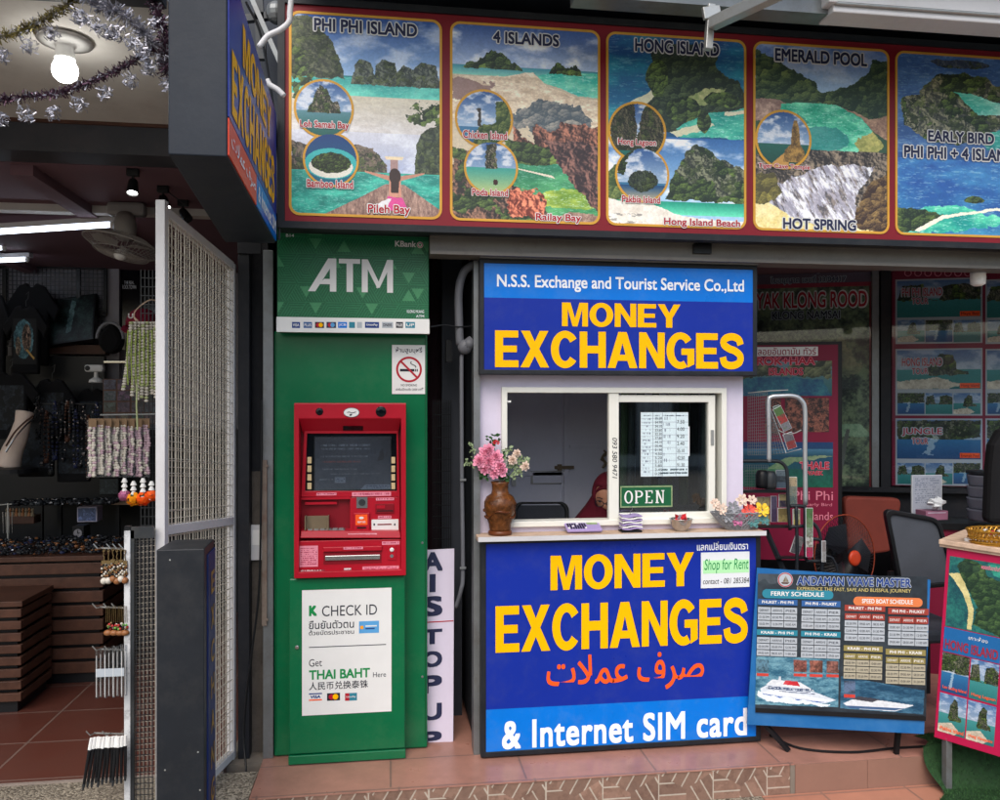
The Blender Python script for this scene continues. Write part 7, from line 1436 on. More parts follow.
for i in range(8): b = MB(); x_, y_ = FQ.px(908+i*10, 273); b.ringp(FQ, circ(x_, y_, .024, 20), circ(x_, y_, .019, 20), 0, .002, 'pink_label'); b.build('icon_ring', t)
# rok haa poster board
A2 = PD(750, 409, 5.0); B2 = PD(850, 409, 4.93); FK = Fr((A2.x, A2.y, 0), (B2.x-A2.x, B2.y-A2.y, 0), (0, 0, 1))
t = T('island_poster_board', 'magenta poster board headed ROK HAA ISLANDS standing behind the brochure rack', 'poster', FK.pt(*FK.px(800, 560)))
b = MB(); x0, y0, x1, y1 = b.pbox(FK, 735, 342, 842, 560, -.03, -.012, 'black'); b.build('frame', t)
b = MB(); b.pbox(FK, 737, 345, 838, 560, -.012, 0, 'magenta_d' if 'magenta_d' in MATS else M('magenta_d', (126, 18, 54), .5, var=.06)); b.build('sheet', t)
def f_pool(p, k): p.grad(0, 1, (30, 90, 90), (110, 140, 150)); p.green(p.inpoly([(0, .5), (0, 1), (.35, .9), (.5, .75), (.6, .95), (1, 1), (1, .5), (.7, .55), (.4, .6)], .06), 4, 10, (40, 50, 36), (150, 156, 110)); p.tex(p.inpoly([(0, .0), (0, .5), (.5, .55), (.9, .45), (1, 0)], .03), (16, 70, 110), (50, 120, 130), 8, 3)
def f_coral(p, k): p.tex(np.ones_like(p.X), (34, 24, 26), (150, 92, 74), 10, 4+(k or 0), 3)
def f_sea(p, k): p.grad(0, 1, (14, 90, 74), (20, 60, 110)); p.grad(.7, .85, (30, 80, 100), (70, 120, 150)); p.tex(p.inpoly([(0, .35), (.3, .4), (.5, .65), (.9, .7), (1, .68), (.6, .55), (.4, .3)], .03)*.7, (120, 150, 90), (190, 190, 130), 8); p.tex((p.Y < .4).astype(float)*.5, (6, 60, 40), (20, 110, 80), 8)
npic(FK, 738, 361, 832, 396, f_pool, .002, t); npic(FK, 765, 398, 781, 434, f_coral, .002, t, arg=3); npic(FK, 785, 398, 829, 432, f_coral, .002, t); npic(FK, 738, 442, 833, 487, f_sea, .002, t)
b = MB(); b.pbox(FK, 738, 347, 818, 356, .0, .004, 'white'); b.build('white_strip', t)
LT(t, FK, .005, [('พลอยอันดามัน ทัวร์', 752, 347.5, 816, 355)], 'dull_red', .01)
for st, q in (('ROK+HAA', (757, 357, 815, 365)), ('ISLANDS', (769, 368, 803, 375)), ('THALE', (800, 462, 829, 469)), ('WAEK', (805, 471, 823, 475))): b = MB(); b.otext(FK, st, *q, .005, 'red_txt', 'pink_label', .015, .05); b.build('title_lettering', t, recalc=False)
LT(t, FK, .004, [('Phi Phi', 793, 491, 833, 500), ('Early Bird', 806, 503, 832, 507), ('Islands', 806, 512, 833, 520)], 'pink_label', .0)

# brochure racks
rt = T('aluminium_trolley_frame', 'bare silver tube bent into an arch over the brochure rack', 'tube frame', PD(790, 560, 4.1))
b = MB(); b.tube(curve([PD(769, 462, 4.1), PD(769, 430, 4.1), PD(768.5, 402, 4.1), PD(771, 397, 4.1), PD(780, 396, 4.1), PD(793, 396, 4.1), PD(801, 400, 4.1), PD(805, 411, 4.1), PD(805, 450, 4.1), PD(805.5, 505, 4.1)], 8), .0115, 'alu_tube', 12); b.build('tube', rt, smooth=True)
t = T('wire_pocket_rack', 'dark wire pocket rack with leaning brochures under the silver arch', 'brochure rack', PD(765, 456, 4.15))
def meshquad(b, P, n1, n2, mat='grey_steel', w_=.0018):
    P = [Vector(p_) for p_ in P]
    for i in range(n1+1): f = i/n1; b.bar(P[0].lerp(P[1], f), P[3].lerp(P[2], f), w_, w_, mat, up=(0, 1, .1))
    for i in range(n2+1): f = i/n2; b.bar(P[0].lerp(P[3], f), P[1].lerp(P[2], f), w_, w_, mat, up=(0, 1, .1))
b = MB(); meshquad(b, [PD(748, 395, 4.2), PD(767, 392, 4.15), PD(767, 455, 4.15), PD(748, 455, 4.2)], 9, 20); b.build('back_pocket', t, recalc=False)
b = MB(); meshquad(b, [PD(768, 404, 4.15), PD(769, 404, 4.1), PD(786, 453, 4.05), PD(768, 455, 4.15)], 6, 16); b.build('front_pocket', t, recalc=False)
b = MB(); b.tube([PD(769, 405, 4.12), PD(786, 453, 4.05), PD(801, 449, 4.1)], .003, 'galv', 6); b.tube(curve([PD(778, 430, 4.08), PD(787, 434, 4.05), PD(795, 433, 4.08), PD(801, 430, 4.1)], 5), .003, 'galv', 6); b.tube([PD(748, 393, 4.2), PD(768, 391, 4.15), PD(788, 390, 4.15)], .003, 'galv', 6); b.build('wire_rim', t)
def brochure(c4, label, cols, dep, th=.008, grp='brochures in the racks'):
    q = [PD(u, v, dep) for u, v in c4]; F_ = F4(q[0], q[1], q[3]); w_ = (q[1]-q[0]).length; h_ = (q[3]-q[0]).length
    g = T('brochure', label, 'brochure', q[0], grp); b = MB(); b.fbox(F_, 0, 0, w_, h_, -th, 0, 'paper'); b.build('pages', g)
    p = Pic(16, 40, h_/w_); n = len(cols)
    cols = [tuple(int(v*.72+8) for v in c_) for c_ in cols]
    for i, c_ in enumerate(cols): p.put(((p.Y >= i/n) & (p.Y <= (i+1)/n)).astype(float), c_)
    p.tex((fbm(p.X, p.Ya, 6, int(c4[0][0])) > .55)*.5, tuple(int(x*.5) for x in cols[0]), tuple(min(255, int(x*1.2)) for x in cols[-1]), 9, 5); p.mesh(F_, .001, .001, w_-.001, h_-.001, .001, 'printed_cover', g)
brochure([(784, 432), (792, 428), (780, 406), (772, 410)], 'green, red and grey brochure leaning in the upper wire pocket', [(130, 130, 140), (170, 50, 50), (80, 120, 60)], 4.1)
brochure([(780, 428), (786, 426), (776, 405), (770, 408)], 'green topped brochure tucked behind another in the upper wire pocket', [(140, 140, 140), (150, 60, 60), (60, 100, 70)], 4.12)
brochure([(788, 450), (797, 447), (789, 432), (780, 436)], 'red and grey brochure lying low in the upper wire pocket', [(150, 50, 50), (110, 110, 120)], 4.1)
t = T('stepped_rack', 'black metal stepped rack crowded with brochures and small boxes beside the booth', 'brochure rack', PD(785, 600, 4.2))
def tb(P, r=.009, d=4.1, name='frame_tube', mt='charcoal'): b = MB(); b.tube(curve([PD(u, v, d) for u, v in P], 6), r, mt, 8); b.build(name, t, smooth=True)
tb([(740, 461), (770, 461), (780, 462), (786, 468), (787.5, 480), (788, 500), (790, 530)]); tb([(796, 506), (797, 540), (797, 575)]); tb([(790, 506), (800, 506), (806, 507)]); tb([(790, 527), (803, 526)]); tb([(805, 506), (805, 540), (806, 560)]); tb([(806, 522), (814, 524), (820, 535), (822, 560), (822, 575)]); tb([(807, 540), (815, 539), (820, 540)]); tb([(807, 561), (822, 561)]); tb([(826, 556), (832, 558), (837, 568), (838, 580)], .007)
for u0, u1, v, d0 in ((738, 788, 491, 4.2), (738, 796, 526, 4.15), (775, 806, 557, 4.1)):
    b = MB(); b.hexa([PD(u0, v+2, d0), PD(u1, v+2, d0), PD(u1, v+1, d0+.2), PD(u0, v+1, d0+.2), PD(u0, v, d0), PD(u1, v, d0), PD(u1, v-1.5, d0+.2), PD(u0, v-1.5, d0+.2)], 'black'); b.build('shelf', t)
b = MB(); b.bar(PD(766, 530, 4.2), PD(790, 585, 4.1), .02, .02, 'charcoal'); b.build('brace', t)
b = MB(); meshquad(b, [PD(745, 465, 4.3), PD(768, 465, 4.3), PD(768, 490, 4.3), PD(745, 490, 4.3)], 10, 9); b.build('wire_back', t, recalc=False)
for c4, lab_, cols, dep in [([(789, 505), (797, 505), (797, 477), (789, 477)], 'tall cream topped leaflet standing in the highest step of the black rack', [(90, 110, 110), (130, 140, 130), (196, 176, 140)], 4.12),
    ([(793, 525), (800, 525), (800, 509), (793, 509)], 'yellow spined leaflet in the second step of the black rack', [(200, 180, 90), (190, 190, 150), (120, 130, 110)], 4.1),
    ([(806, 557), (813, 557), (814, 508), (806, 508)], 'tall green topped leaflet with magenta foot, nearest in the black rack', [(200, 30, 90), (210, 210, 205), (150, 170, 150), (110, 150, 100), (80, 130, 70)], 4.05),
    ([(822, 562), (826, 562), (826, 541), (822, 541)], 'thin pale leaflet edge at the right of the black rack', [(170, 170, 170), (150, 140, 140)], 4.05),
    ([(778, 522), (788, 522), (788, 508), (778, 508)], 'yellow box cover on the second shelf of the black rack', [(196, 176, 110), (150, 130, 80)], 4.2),
    ([(779, 507), (787, 507), (787, 494), (779, 494)], 'cream and purple cover standing above the yellow box cover', [(60, 50, 80), (190, 170, 120)], 4.22),
    ([(771, 522), (777, 522), (777, 496), (771, 496)], 'narrow violet spine on the second shelf of the black rack', [(70, 50, 90), (90, 80, 110)], 4.22),
    ([(776, 488), (787, 488), (787, 470), (776, 470)], 'blue grey picture card on the top shelf of the black rack', [(90, 110, 130), (50, 60, 70), (120, 140, 150)], 4.25),
    ([(757, 524), (770, 524), (770, 497), (757, 497)], 'cream picture box behind the yellow star flower', [(190, 170, 110), (120, 100, 70), (200, 186, 140)], 4.25),
    ([(790, 552), (799, 555), (799, 536), (791, 534)], 'grey and white leaflets slanting in the lower step of the black rack', [(120, 120, 130), (180, 176, 176)], 4.15)]:
    brochure(c4, lab_, cols, dep)
for i, (u, v) in enumerate(((762, 488), (770, 489))): b = MB(); b.lathe(PD(u, v, 4.25), [(.03, 0), (.034, .02), (.034, .07), (.026, .09), (.02, .095)], 'dark_steel' if i else 'black', 16); b.build('dark_jar', label=('dark jar on the top rack shelf nearest the booth', 'steel grey jar on the top rack shelf beside the blue grey card')[i], cat='jar', smooth=True)
# pedestal fan
fc = PD(845, 557, 4.35); t = T('pedestal_fan', 'dark pedestal fan with orange rim and orange hub behind the ferry timetable board', 'fan', (fc.x, fc.y+.1, 0))
ax = Vector((.30, -.94, .06)).normalized(); tx = ax.cross(Vector((0, 0, 1))).normalized(); ty = tx.cross(ax); R = .228
b = MB(); b.tube([fc+(tx*math.cos(2*PI*k/48)+ty*math.sin(2*PI*k/48))*R for k in range(48)], .0035, 'rim_orange' if 'rim_orange' in MATS else M('rim_orange', (130, 52, 30), .5), 8, closed=True); b.build('orange_rim', t, smooth=True)
b = MB()
for k in range(64):
    a_ = 2*PI*k/64; d_ = tx*math.cos(a_)+ty*math.sin(a_)
    b.tube([fc+d_*.04+ax*.06, fc+d_*R*.6+ax*.052, fc+d_*R], .0012, 'black', 4, caps=False); b.tube([fc+d_*.04-ax*.06, fc+d_*R*.6-ax*.052, fc+d_*R], .0012, 'black', 4, caps=False)
b.build('wire_guard', t, recalc=False)
M('fan_blade', (30, 32, 38), .3)
for k in range(3):
    a0 = 2*PI*k/3+.4; P_ = [fc+(tx*math.cos(a_)+ty*math.sin(a_))*r_+ax*(.02*(a_-a0)-.01) for a_, r_ in ((a0, .04), (a0+.1, .17), (a0+.6, .20), (a0+1.2, .18), (a0+1.3, .05))]
    b = MB(); b.add(P_+[q-ax*.003 for q in P_], [(0, 1, 2, 3, 4), (9, 8, 7, 6, 5)]+[(i, (i+1) % 5, 5+(i+1) % 5, 5+i) for i in range(5)], 'fan_blade'); b.build('blade', t)
b = MB(); b.lathe(fc+ax*.055, [(.042, 0), (.042, .012), (.036, .018), (.02, .02)], 'fan_orange', 28, ax); b.build('orange_hub', t, smooth=True)
b = MB(); b.lathe(fc-ax*.06, [(.06, 0), (.07, -.03), (.06, -.12), (.03, -.14)], 'black', 20, ax); b.build('motor', t, smooth=True)
b = MB(); b.tube([(fc.x+.03, fc.y+.08, .03), (fc.x+.03, fc.y+.08, fc.z-.04)], .014, 'black', 10); b.build('pole', t)
b = MB(); b.lathe((fc.x+.03, fc.y+.08, 0), [(.2, 0), (.2, .02), (.05, .045), (.02, .06)], 'black', 28); b.build('base', t, smooth=True)
# chairs
def backchair(name, label, P4, dep, mt, frame, cat='chair', mesh=False):
    q = [PD(u, v, dep) for u, v in P4]; F_ = F4(q[0], q[1], q[3]); w_ = (q[1]-q[0]).length; h_ = (q[3]-q[0]).length
    ctr = (q[0]+q[1])/2; g = T(name, label, cat, (ctr.x, ctr.y+.2, 0)); sh = [F_.px(*p_) for p_ in P4]; cx = sum(p_[0] for p_ in sh)/4; cy = sum(p_[1] for p_ in sh)/4
    def rnd(P, r=.05):
        out = []
        for i in range(4):
            a_ = Vector(P[i]); pr = (Vector(P[i-1])-a_).normalized(); nx_ = (Vector(P[(i+1) % 4])-a_).normalized()
            for k in range(7): f = k/6; out.append(tuple((a_+pr*r*(1-f)**2+nx_*r*f**2)))
        return out
    o_ = rnd(sh); i_ = [(cx+(x-cx)*.86, cy+(y-cy)*.88) for x, y in o_]
    if mesh:
        b = MB(); b.ringp(F_, o_, i_, -.02, .02, frame); b.build('back_frame', g, bevel=.005); b = MB(); b.prism(F_, i_, -.004, .004, mt); b.build('back_mesh', g)
    else: b = MB(); b.prism(F_, o_, -.05, .02, mt); b.build('backrest', g, bevel=.015)
    b = MB(); b.box(ctr.x-.22, ctr.y-.1, .40, ctr.x+.22, ctr.y+.32, .47, mt); b.build('seat', g, bevel=.02)
    for sx in (-.19, .19):
        for sy in (-.06, .28): b = MB(); b.bar((ctr.x+sx, ctr.y+sy, 0), (ctr.x+sx, ctr.y+sy, .4), .03, .03, frame); b.build('leg', g)
    for sx in (-.18, .18): b = MB(); b.bar((ctr.x+sx, ctr.y+.02, .44), F_.pt(w_/2+sx, .1, -.03), .03, .03, frame); b.build('back_post', g)
    return g
backchair('padded_chair', 'terracotta padded chair back behind the pedestal fan', [(848, 556), (892, 551), (901, 498), (843, 496)], 5.0, 'terracotta_cloth', 'black')
backchair('mesh_chair', 'black framed grey mesh chair back behind the magenta counter', [(899, 590), (958, 585), (938, 518), (883, 508)], 4.35, 'office_grey', 'black', mesh=True)
# desk with papers at the back
dd = 5.05; t = T('reception_desk', 'dark desk with a magenta front edge behind the mesh chair', 'desk', PD(950, 640, dd)); zt = PD(950, 521, dd).z; pa, pb = PD(895, 521, dd), PD(1120, 521, 4.7)
Fd = Fr((pa.x, pa.y, 0), (pb.x-pa.x, pb.y-pa.y, 0), (0, 0, 1)); W_ = (Vector((pb.x, pb.y))-Vector((pa.x, pa.y))).length
b = MB(); b.fbox(Fd, 0, zt-.04, W_, zt, -.32, .02, 'black'); b.build('top', t); b = MB(); b.fbox(Fd, .02, .0, W_-.02, zt-.041, -.28, 0, 'dull_magenta'); b.build('front', t)
g = T('paper_stand', 'sheet of white paper propped upright on the back desk', 'paper', PD(927, 514, 5.1)); Fp_ = FY(PD(927, 514, 5.1).y)
b = MB(); x0, y0, x1, y1 = b.pbox(Fp_, 912, 475, 942, 516, -.01, 0, 'paper'); b.build('sheet', g); p = Pic(60, 80, 1.3, (176, 182, 196)); scribble(p, .08, .3, .92, .95, (110, 120, 140), 12, 3, .6); p.mesh(Fp_, x0+.004, y0+.004, x1-.004, y1-.004, .001, 'printed_face', g)
b = MB(); vs = []; cb = PD(937, 503, 4.95); 
for i in range(9):
    for j in range(9): th_, ph_ = PI*i/8, 2*PI*j/8; r_ = .04*rr.uniform(.6, 1.4); vs.append(cb+Vector((r_*1.3*math.sin(th_)*math.cos(ph_), r_*math.sin(th_)*math.sin(ph_), r_*.8*math.cos(th_))))
b.add(vs, [(i*9+j, i*9+j+1, (i+1)*9+j+1, (i+1)*9+j) for i in range(8) for j in range(8)], 'paper'); b.build('plastic_bag', label='crumpled white plastic bag beside the propped paper on the back desk', cat='bag')
b = MB(); F_ = FY(PD(938, 520, 4.95).y); b.pbox(F_, 926, 511, 948, 520, -.1, 0, 'pink_box' if 'pink_box' in MATS else M('pink_box', (150, 100, 124), .6)); b.pbox(F_, 928, 512.5, 946, 513.2, 0, .002, 'booth_white'); b.build('pink_box', label='dull pink box on the back desk under the plastic bag', cat='box', bevel=.004)
cst = PD(989, 520, 4.9); t = T('ribbed_container', 'grey ribbed plastic container standing at the right on the back desk', 'container', cst); 
for k in range(4): b = MB(); b.lathe(cst+Vector((0, 0, .07*k)), [(.105, 0), (.112, .01), (.118, .058), (.122, .066), (.10, .068)], 'grey_tub' if 'grey_tub' in MATS else M('grey_tub', (120, 122, 134), .5), 28); b.build('ribbed_tier', t, smooth=True)
b = MB(); b.lathe(cst+Vector((0, 0, .285)), [(.125, 0), (.125, .015), (.02, .02)], 'charcoal', 28); b.build('lid', t)
cj = PD(1008, 480, 4.5); t = T('hanging_jacket', 'black jacket hanging at the far right edge in front of the posters', 'jacket', cj)
b = MB(); P_ = [(-.13, -.24), (-.12, .05), (-.105, .20), (-.06, .28), (0, .31), (.06, .28), (.14, .2), (.16, -.24)]; b.prism(Fr(cj, (1, -.2, 0), (0, 0, 1)), P_, -.05, .05, 'black_cloth'); b.build('fabric', t, bevel=.03); b = MB(); b.tube([cj+Vector((0, 0, .30)), cj+Vector((0, .0, .40)), cj+Vector((.02, 0, .43))], .004, 'galv', 6); b.build('hanger_hook', t)
lp = PD(978, 286, 4.2); t = T('white_bulb_lamp', 'unlit white bulb in a holder hanging in front of the back posters', 'lamp', lp)
b = MB(); b.lathe(lp, [(.02, 0), (.035, .01), (.038, .045), (.036, .06), (.04, .064)], 'white', 20); b.build('bulb', t, smooth=True); b = MB(); b.lathe(lp+Vector((0, 0, .065)), [(.036, 0), (.036, .03), (.012, .045), (.008, .5)], 'white_paint', 18); b.build('holder', t, smooth=True)

# ================================================================== ferry timetable board
bl, br, tl = PD(747, 724.5, 3.90), PD(923, 733.5, 3.75), PD(757, 568, 3.93)
FN = F4(bl, br, tl, True); W_ = (br-bl).length; x_tl, H_ = FN.px(757, 568); x_tr, y_tr = FN.px(930, 580)
t = T('timetable_board', 'light blue board with a dark ferry and speed boat timetable leaning right of the booth', 'notice board', (FN.pt(W_/2, 0)).xyz)
b = MB(); b.prism(FN, [(0, 0), FN.px(924, 734), FN.px(930.5, 580), FN.px(757, 568)], -.02, 0, 'blue_board' if 'blue_board' in MATS else M('blue_board', (24, 98, 160), .5, var=.1, dirt=.35, dirtc=(90, 130, 160))); b.build('board', t)
FB_ = FN; FN = F4(FB_.pt(*FB_.px(755, 712)), FB_.pt(*FB_.px(924, 720.5)), FB_.pt(*FB_.px(758, 570)), True); sx0, sy0 = 0, 0; sx1 = FN.px(925.7, 720.5)[0]; sy1 = FN.px(843, 575)[1]
p = Pic(430, 340, (sy1-sy0)/(sx1-sx0), (30, 38, 46)); p.tex(np.ones_like(p.X), (22, 28, 36), (52, 62, 70), 2.5, 4, 1.6)
def NP(u, v): x, y = FN.px(u, v); return ((x-sx0)/(sx1-sx0), (y-sy0)/(sy1-sy0))
def npoly(P, rag=0): return p.inpoly([NP(*q) for q in P], rag)
m = npoly([(755, 656), (839, 658), (838, 707), (754, 704)]); p.tex(m, (34, 84, 110), (110, 156, 172), 14, 5, 2.2, 3)
m = npoly([(841, 676), (924, 690), (923, 714), (840, 708)]); p.tex(m, (20, 62, 90), (76, 120, 146), 9, 6, 2.2, 3)
p.put(npoly([(760, 688), (768, 684), (790, 685), (815, 692), (836, 700), (825, 703), (800, 702), (775, 699), (762, 695)]), (206, 216, 226)); p.put(npoly([(762, 693), (790, 698), (825, 702), (800, 703), (768, 699)]), (40, 90, 170)); p.put(npoly([(766, 684), (772, 679), (800, 682), (815, 691), (790, 687)]), (214, 220, 226)); p.put(npoly([(783, 684), (785, 680), (797, 681), (800, 686)]), (190, 40, 50)); scribble(p, *NP(766, 690), *NP(812, 688), (40, 60, 90), 1, 3)
for dv in (0, 2.2, 4.4): p.put(npoly([(768+dv, 685.5+dv), (806+dv*2, 689+dv), (806+dv*2, 689.7+dv), (768+dv, 686.2+dv)]), (50, 70, 110))
p.put(npoly([(772, 681), (778, 680), (779, 676), (780.5, 676), (781, 680.5), (775, 683)]), (200, 206, 214)); p.put(npoly([(758, 690), (768, 695), (830, 704), (822, 706), (770, 701), (757, 695)], .03), (220, 232, 240)); p.put(npoly([(760, 692), (775, 690), (830, 700), (825, 701.5), (775, 694)]), (226, 232, 238))
p.put(npoly([(843, 703), (855, 698), (880, 700), (914, 705), (895, 711), (850, 708)]), (210, 216, 222)); p.put(npoly([(852, 699), (858, 696), (880, 699), (872, 702)]), (60, 60, 70)); p.put(npoly([(845, 705), (905, 708), (895, 710), (850, 708)]), (60, 90, 130))
for u, v, w_, c_ in ((756.5, 659, 12, (90, 130, 150)), (793.5, 659.5, 13, (150, 90, 80)), (809.5, 660, 13, (160, 100, 84)), (826.5, 660.5, 12, (150, 100, 90)), (844, 680.5, 11, (90, 110, 140))):
    m = npoly([(u, v), (u+w_, v+.6), (u+w_, v+12.5), (u, v+12)]); p.tex(m, tuple(int(x*.5) for x in c_), c_, 22, int(u), 3); p.put(npoly([(u, v+13.5), (u+w_, v+14), (u+w_, v+17), (u, v+16.5)]), (190, 60, 50))
p.put(((fbm(p.X, p.Ya, 2.2, 33) > .62)*.12), (220, 225, 230))
sag = lambda X, Y: .0025+.003*np.sin(X*9+Y*4)*np.sin(Y*7)+.003*(fbm(X, Y, 9, 3)-.5)
sh_ = p.mesh(FN, sx0, sy0, sx1, sy1, .004, 'printed_sheet', t, warp=lambda X, Y: .002*np.sin(X*11)*np.sin(Y*9))
NZ = .0085
FX = FN.off(0)
def nt(st, u0, v0, u1, v1, mt, om=None, bold=.02):
    b = MB()
    if om: b.otext(FN, st, u0, v0, u1, v1, NZ+.0012, mt, om, bold, .06)
    else: b.ptext(FN, st, u0, v0, u1, v1, NZ+.0012, mt, bold)
    b.build('lettering', sh_, recalc=False)
nt('ANDAMAN WAVE MASTER', 797, 577.5, 911, 586, 'navy_card', 'cell', .03); M('gold_txt', (206, 190, 120), .5)
nt('EXPERIENCE THE FAST, SAFE AND BLISSFUL JOURNEY', 797, 588, 911, 592.5, 'gold_txt', None, .0)
b = MB(); cx, cy = FN.px(785, 579.5); b.prism(FN, circ(cx, cy, .036, 32), .006, NZ, 'cell'); b.ringp(FN, circ(cx, cy, .034, 32), circ(cx, cy, .030, 32), NZ, NZ+.0006, 'red_txt'); b.prism(FN, [(cx-.02, cy-.012), (cx+.02, cy-.012), (cx+.012, cy-.02), (cx-.012, cy-.02)], NZ, NZ+.0006, 'wood_dark'); b.prism(FN, [(cx-.012, cy-.01), (cx+.002, cy+.02), (cx+.003, cy-.01)], NZ, NZ+.0006, 'beige_metal'); b.prism(FN, [(cx+.005, cy-.01), (cx+.005, cy+.016), (cx+.016, cy-.01)], NZ, NZ+.0006, 'beige_metal'); b.build('ship_emblem', sh_)
for st, q, mt in (('FERRY SCHEDULE', (762, 589.5, 833, 598.5), 'teal_head'), ('SPEED BOAT SCHEDULE', (853, 597, 922, 606), 'orange_head' if 'orange_head' in MATS else M('orange_head', (214, 120, 70), .5))):
    um, vm = (q[0]+q[2])/2, (q[1]+q[3])/2; x0, x1 = FN.px(q[0], vm)[0], FN.px(q[2], vm)[0]; y0, y1 = FN.px(um, q[3])[1], FN.px(um, q[1])[1]
    b = MB(); b.prism(FN, rrect(x0, y0, x1, y1, (y1-y0)*.48), .006, NZ, mt); b.build('pill_banner', sh_); nt(st, q[0]+9, q[1]+2.3, q[2]-9, q[3]-2.3, 'white', None, .02)
tabs = [('PHUKET - PHI PHI', 757.5, 599, 797, 627, 'blue_head', 'cell', 3), ('PHI PHI - PHUKET', 801, 600.5, 840, 629, 'blue_head', 'cell', 3), ('KRABI - PHI PHI', 756.5, 629.5, 797, 656, 'teal_head', 'cell', 3), ('PHI PHI - KRABI', 800.5, 631, 840, 658, 'teal_head', 'cell', 3),
        ('PHUKET - PHI PHI', 844, 605, 884.5, 641, 'red_head', 'cell', 4), ('PHI PHI - PHUKET', 887.5, 608, 928, 645.5, 'red_head', 'cell', 4), ('KRABI - PHI PHI', 843, 645.5, 882, 679, 'khaki_head', 'cell_warm', 3.6), ('PHI PHI - KRABI', 885, 649, 925, 684, 'khaki_head', 'cell_warm', 3.6)]
times = ['08:30 AM', '10:00 AM', '11:00 AM', '01:30 PM', '02:30 PM', '03:30 PM', '05:00 PM', '09:00 AM', '12:30 PM']
for ti, (st, u0, v0, u1, v1, hm, cm, nr) in enumerate(tabs):
    um, vm = (u0+u1)/2, (v0+v1)/2; x0, x1 = FN.px(u0, vm)[0], FN.px(u1, vm)[0]; y0, y1 = FN.px(um, v1)[1], FN.px(um, v0)[1]; nr = int(round(nr)); hh = (y1-y0)/(nr+1.1)
    tb_ = MB(); tb_.fbox(FN, x0, y1-hh*.85, x1, y1, .006, NZ, hm)
    for r_ in range(nr):
        for c_ in range(3):
            w_ = (x1-x0)/3; tb_.fbox(FN, x0+c_*w_+.0015, y0+(nr-1-r_)*hh+.0015, x0+(c_+1)*w_-.0015, y0+(nr-r_)*hh-.003, .006, NZ, hm if (r_ == 0 and nr > 3) else cm)
    b = tb_; b.text(FN, st, (x0+x1)/2, y1-hh*.42, (x1-x0)*.8, hh*.42, NZ+.001, 'white', .02)
    for r_ in range(nr):
        for c_ in range(3): w_ = (x1-x0)/3; b.text(FN, times[(ti*5+r_*3+c_*2) % 9] if r_ else ('DEPART', 'ARRIVE', 'PIER')[c_], x0+(c_+.5)*w_, y0+(nr-.5-r_)*hh-.001, w_*.74, hh*.34, NZ+.001, 'ink' if not (r_ == 0 and nr > 3) else 'white', .0)
    b.build('timetable', sh_, recalc=False)
b = MB(); y_ = FN.px(800, 708)[1]; b.fbox(FN, sx0+.002, sy0+.001, sx1-.002, sy0+.022, .006, .0085, 'black'); b.build('black_hem', t)
for u, v in ((763, 742), (899, 741)):
    a_ = PD(u, 722, 3.93 if u < 800 else 3.80); b = MB(); g_ = PZ(u+(26 if u < 800 else 1), v+9, .004); b.bar(a_, g_ if u < 800 else Vector((a_.x+.005, a_.y+.03, .0)), .02, .02, 'black'); b.build('leg', t)
b = MB(); b.tube(curve([PZ(770, 735, .01), PZ(800, 748, .008), PZ(850, 752, .008), PZ(895, 748, .008), PZ(935, 745, .008), PZ(960, 738, .008)], 6), .006, 'black', 6); b.build('floor_cable', label='black cable lying on the tiles under the timetable board', cat='cable')

# ================================================================== magenta counter at the right
bl, br, tl = PD(934, 737, 3.75), PD(1000, 757, 3.57), PD(927, 541, 3.78)
FCn = F4(bl, br, tl); HC = FCn.px(927.5, 541.5)[1]; WC = FCn.px(1004, 650)[0]
t = T('magenta_counter', 'magenta fronted counter with a HONG ISLAND poster and worn wooden top at the right edge', 'counter', FCn.pt(.1, 0))
b = MB(); b.fbox(FCn, 0, 0, WC+.05, HC, -.03, 0, 'magenta'); b.build('front_panel', t, bevel=.002)
b = MB(); b.fbox(FCn, .01, .02, WC+.3, HC-.01, -.42, -.031, 'charcoal'); b.build('carcass', t)
b = MB(); b.fbox(FCn, -.03, HC, WC+.4, HC+.022, -.45, .025, 'wood_worn'); b.build('top_board', t, bevel=.003)
b = MB(); b.fbox(FCn, -.028, HC-.012, WC+.4, HC-.001, -.44, .014, 'wood_worn'); b.build('lower_board', t)
for n_, x_ in ((-.02, .05), (-.38, .05)): b = MB(); p_ = FCn.pt(x_, 0, n_); b.bar((p_.x, p_.y, 0 if p_.y > 3.5 else -.134), (p_.x, p_.y, .12), .03, .03, 'grey_steel'); b.build('leg', t)
def f_aer(p, k): p.tex(np.ones_like(p.X), (16, 70, 80), (40, 120, 110), 5, 3); p.green(p.inpoly([(.15, .9), (.3, 1), (.6, .95), (.7, .8), (1, .75), (1, 0), (.5, .1), (.55, .35), (.35, .6), (.2, .75)], .06), 4, 12, (24, 50, 34), (90, 120, 66)); p.tex(p.inpoly([(.0, .75), (.2, .78), (.38, .55), (.5, .3), (.48, .02), (.4, .02), (.4, .3), (.28, .5), (.1, .68)], .03), (190, 180, 120), (220, 210, 150), 8); p.green(p.inell(.35, .88, .2, .07, .06), 9, 12, (20, 44, 34), (60, 90, 60)); p.tex(p.inpoly([(.7, .97), (1, .97), (1, .8), (.8, .83)], .04), (30, 130, 110), (60, 160, 140), 6)
def cpic(x0, y0, x1, y1, fn, k=None, name='printed_picture', nx=70):
    p = Pic(nx, int(nx*(y1-y0)*HC/((x1-x0)*WC)), (y1-y0)*HC/((x1-x0)*WC)); fn(p, k); p.mesh(FCn, x0*WC, y0*HC, x1*WC, y1*HC, .0015, name, t)
cpic(.06, .585, .94, .945, f_aer, None, nx=150)
b = MB(); b.fbox(FCn, .05*WC, .455*HC, .95*WC, .58*HC, 0, .002, 'blue_board'); b.build('blue_strip', t)
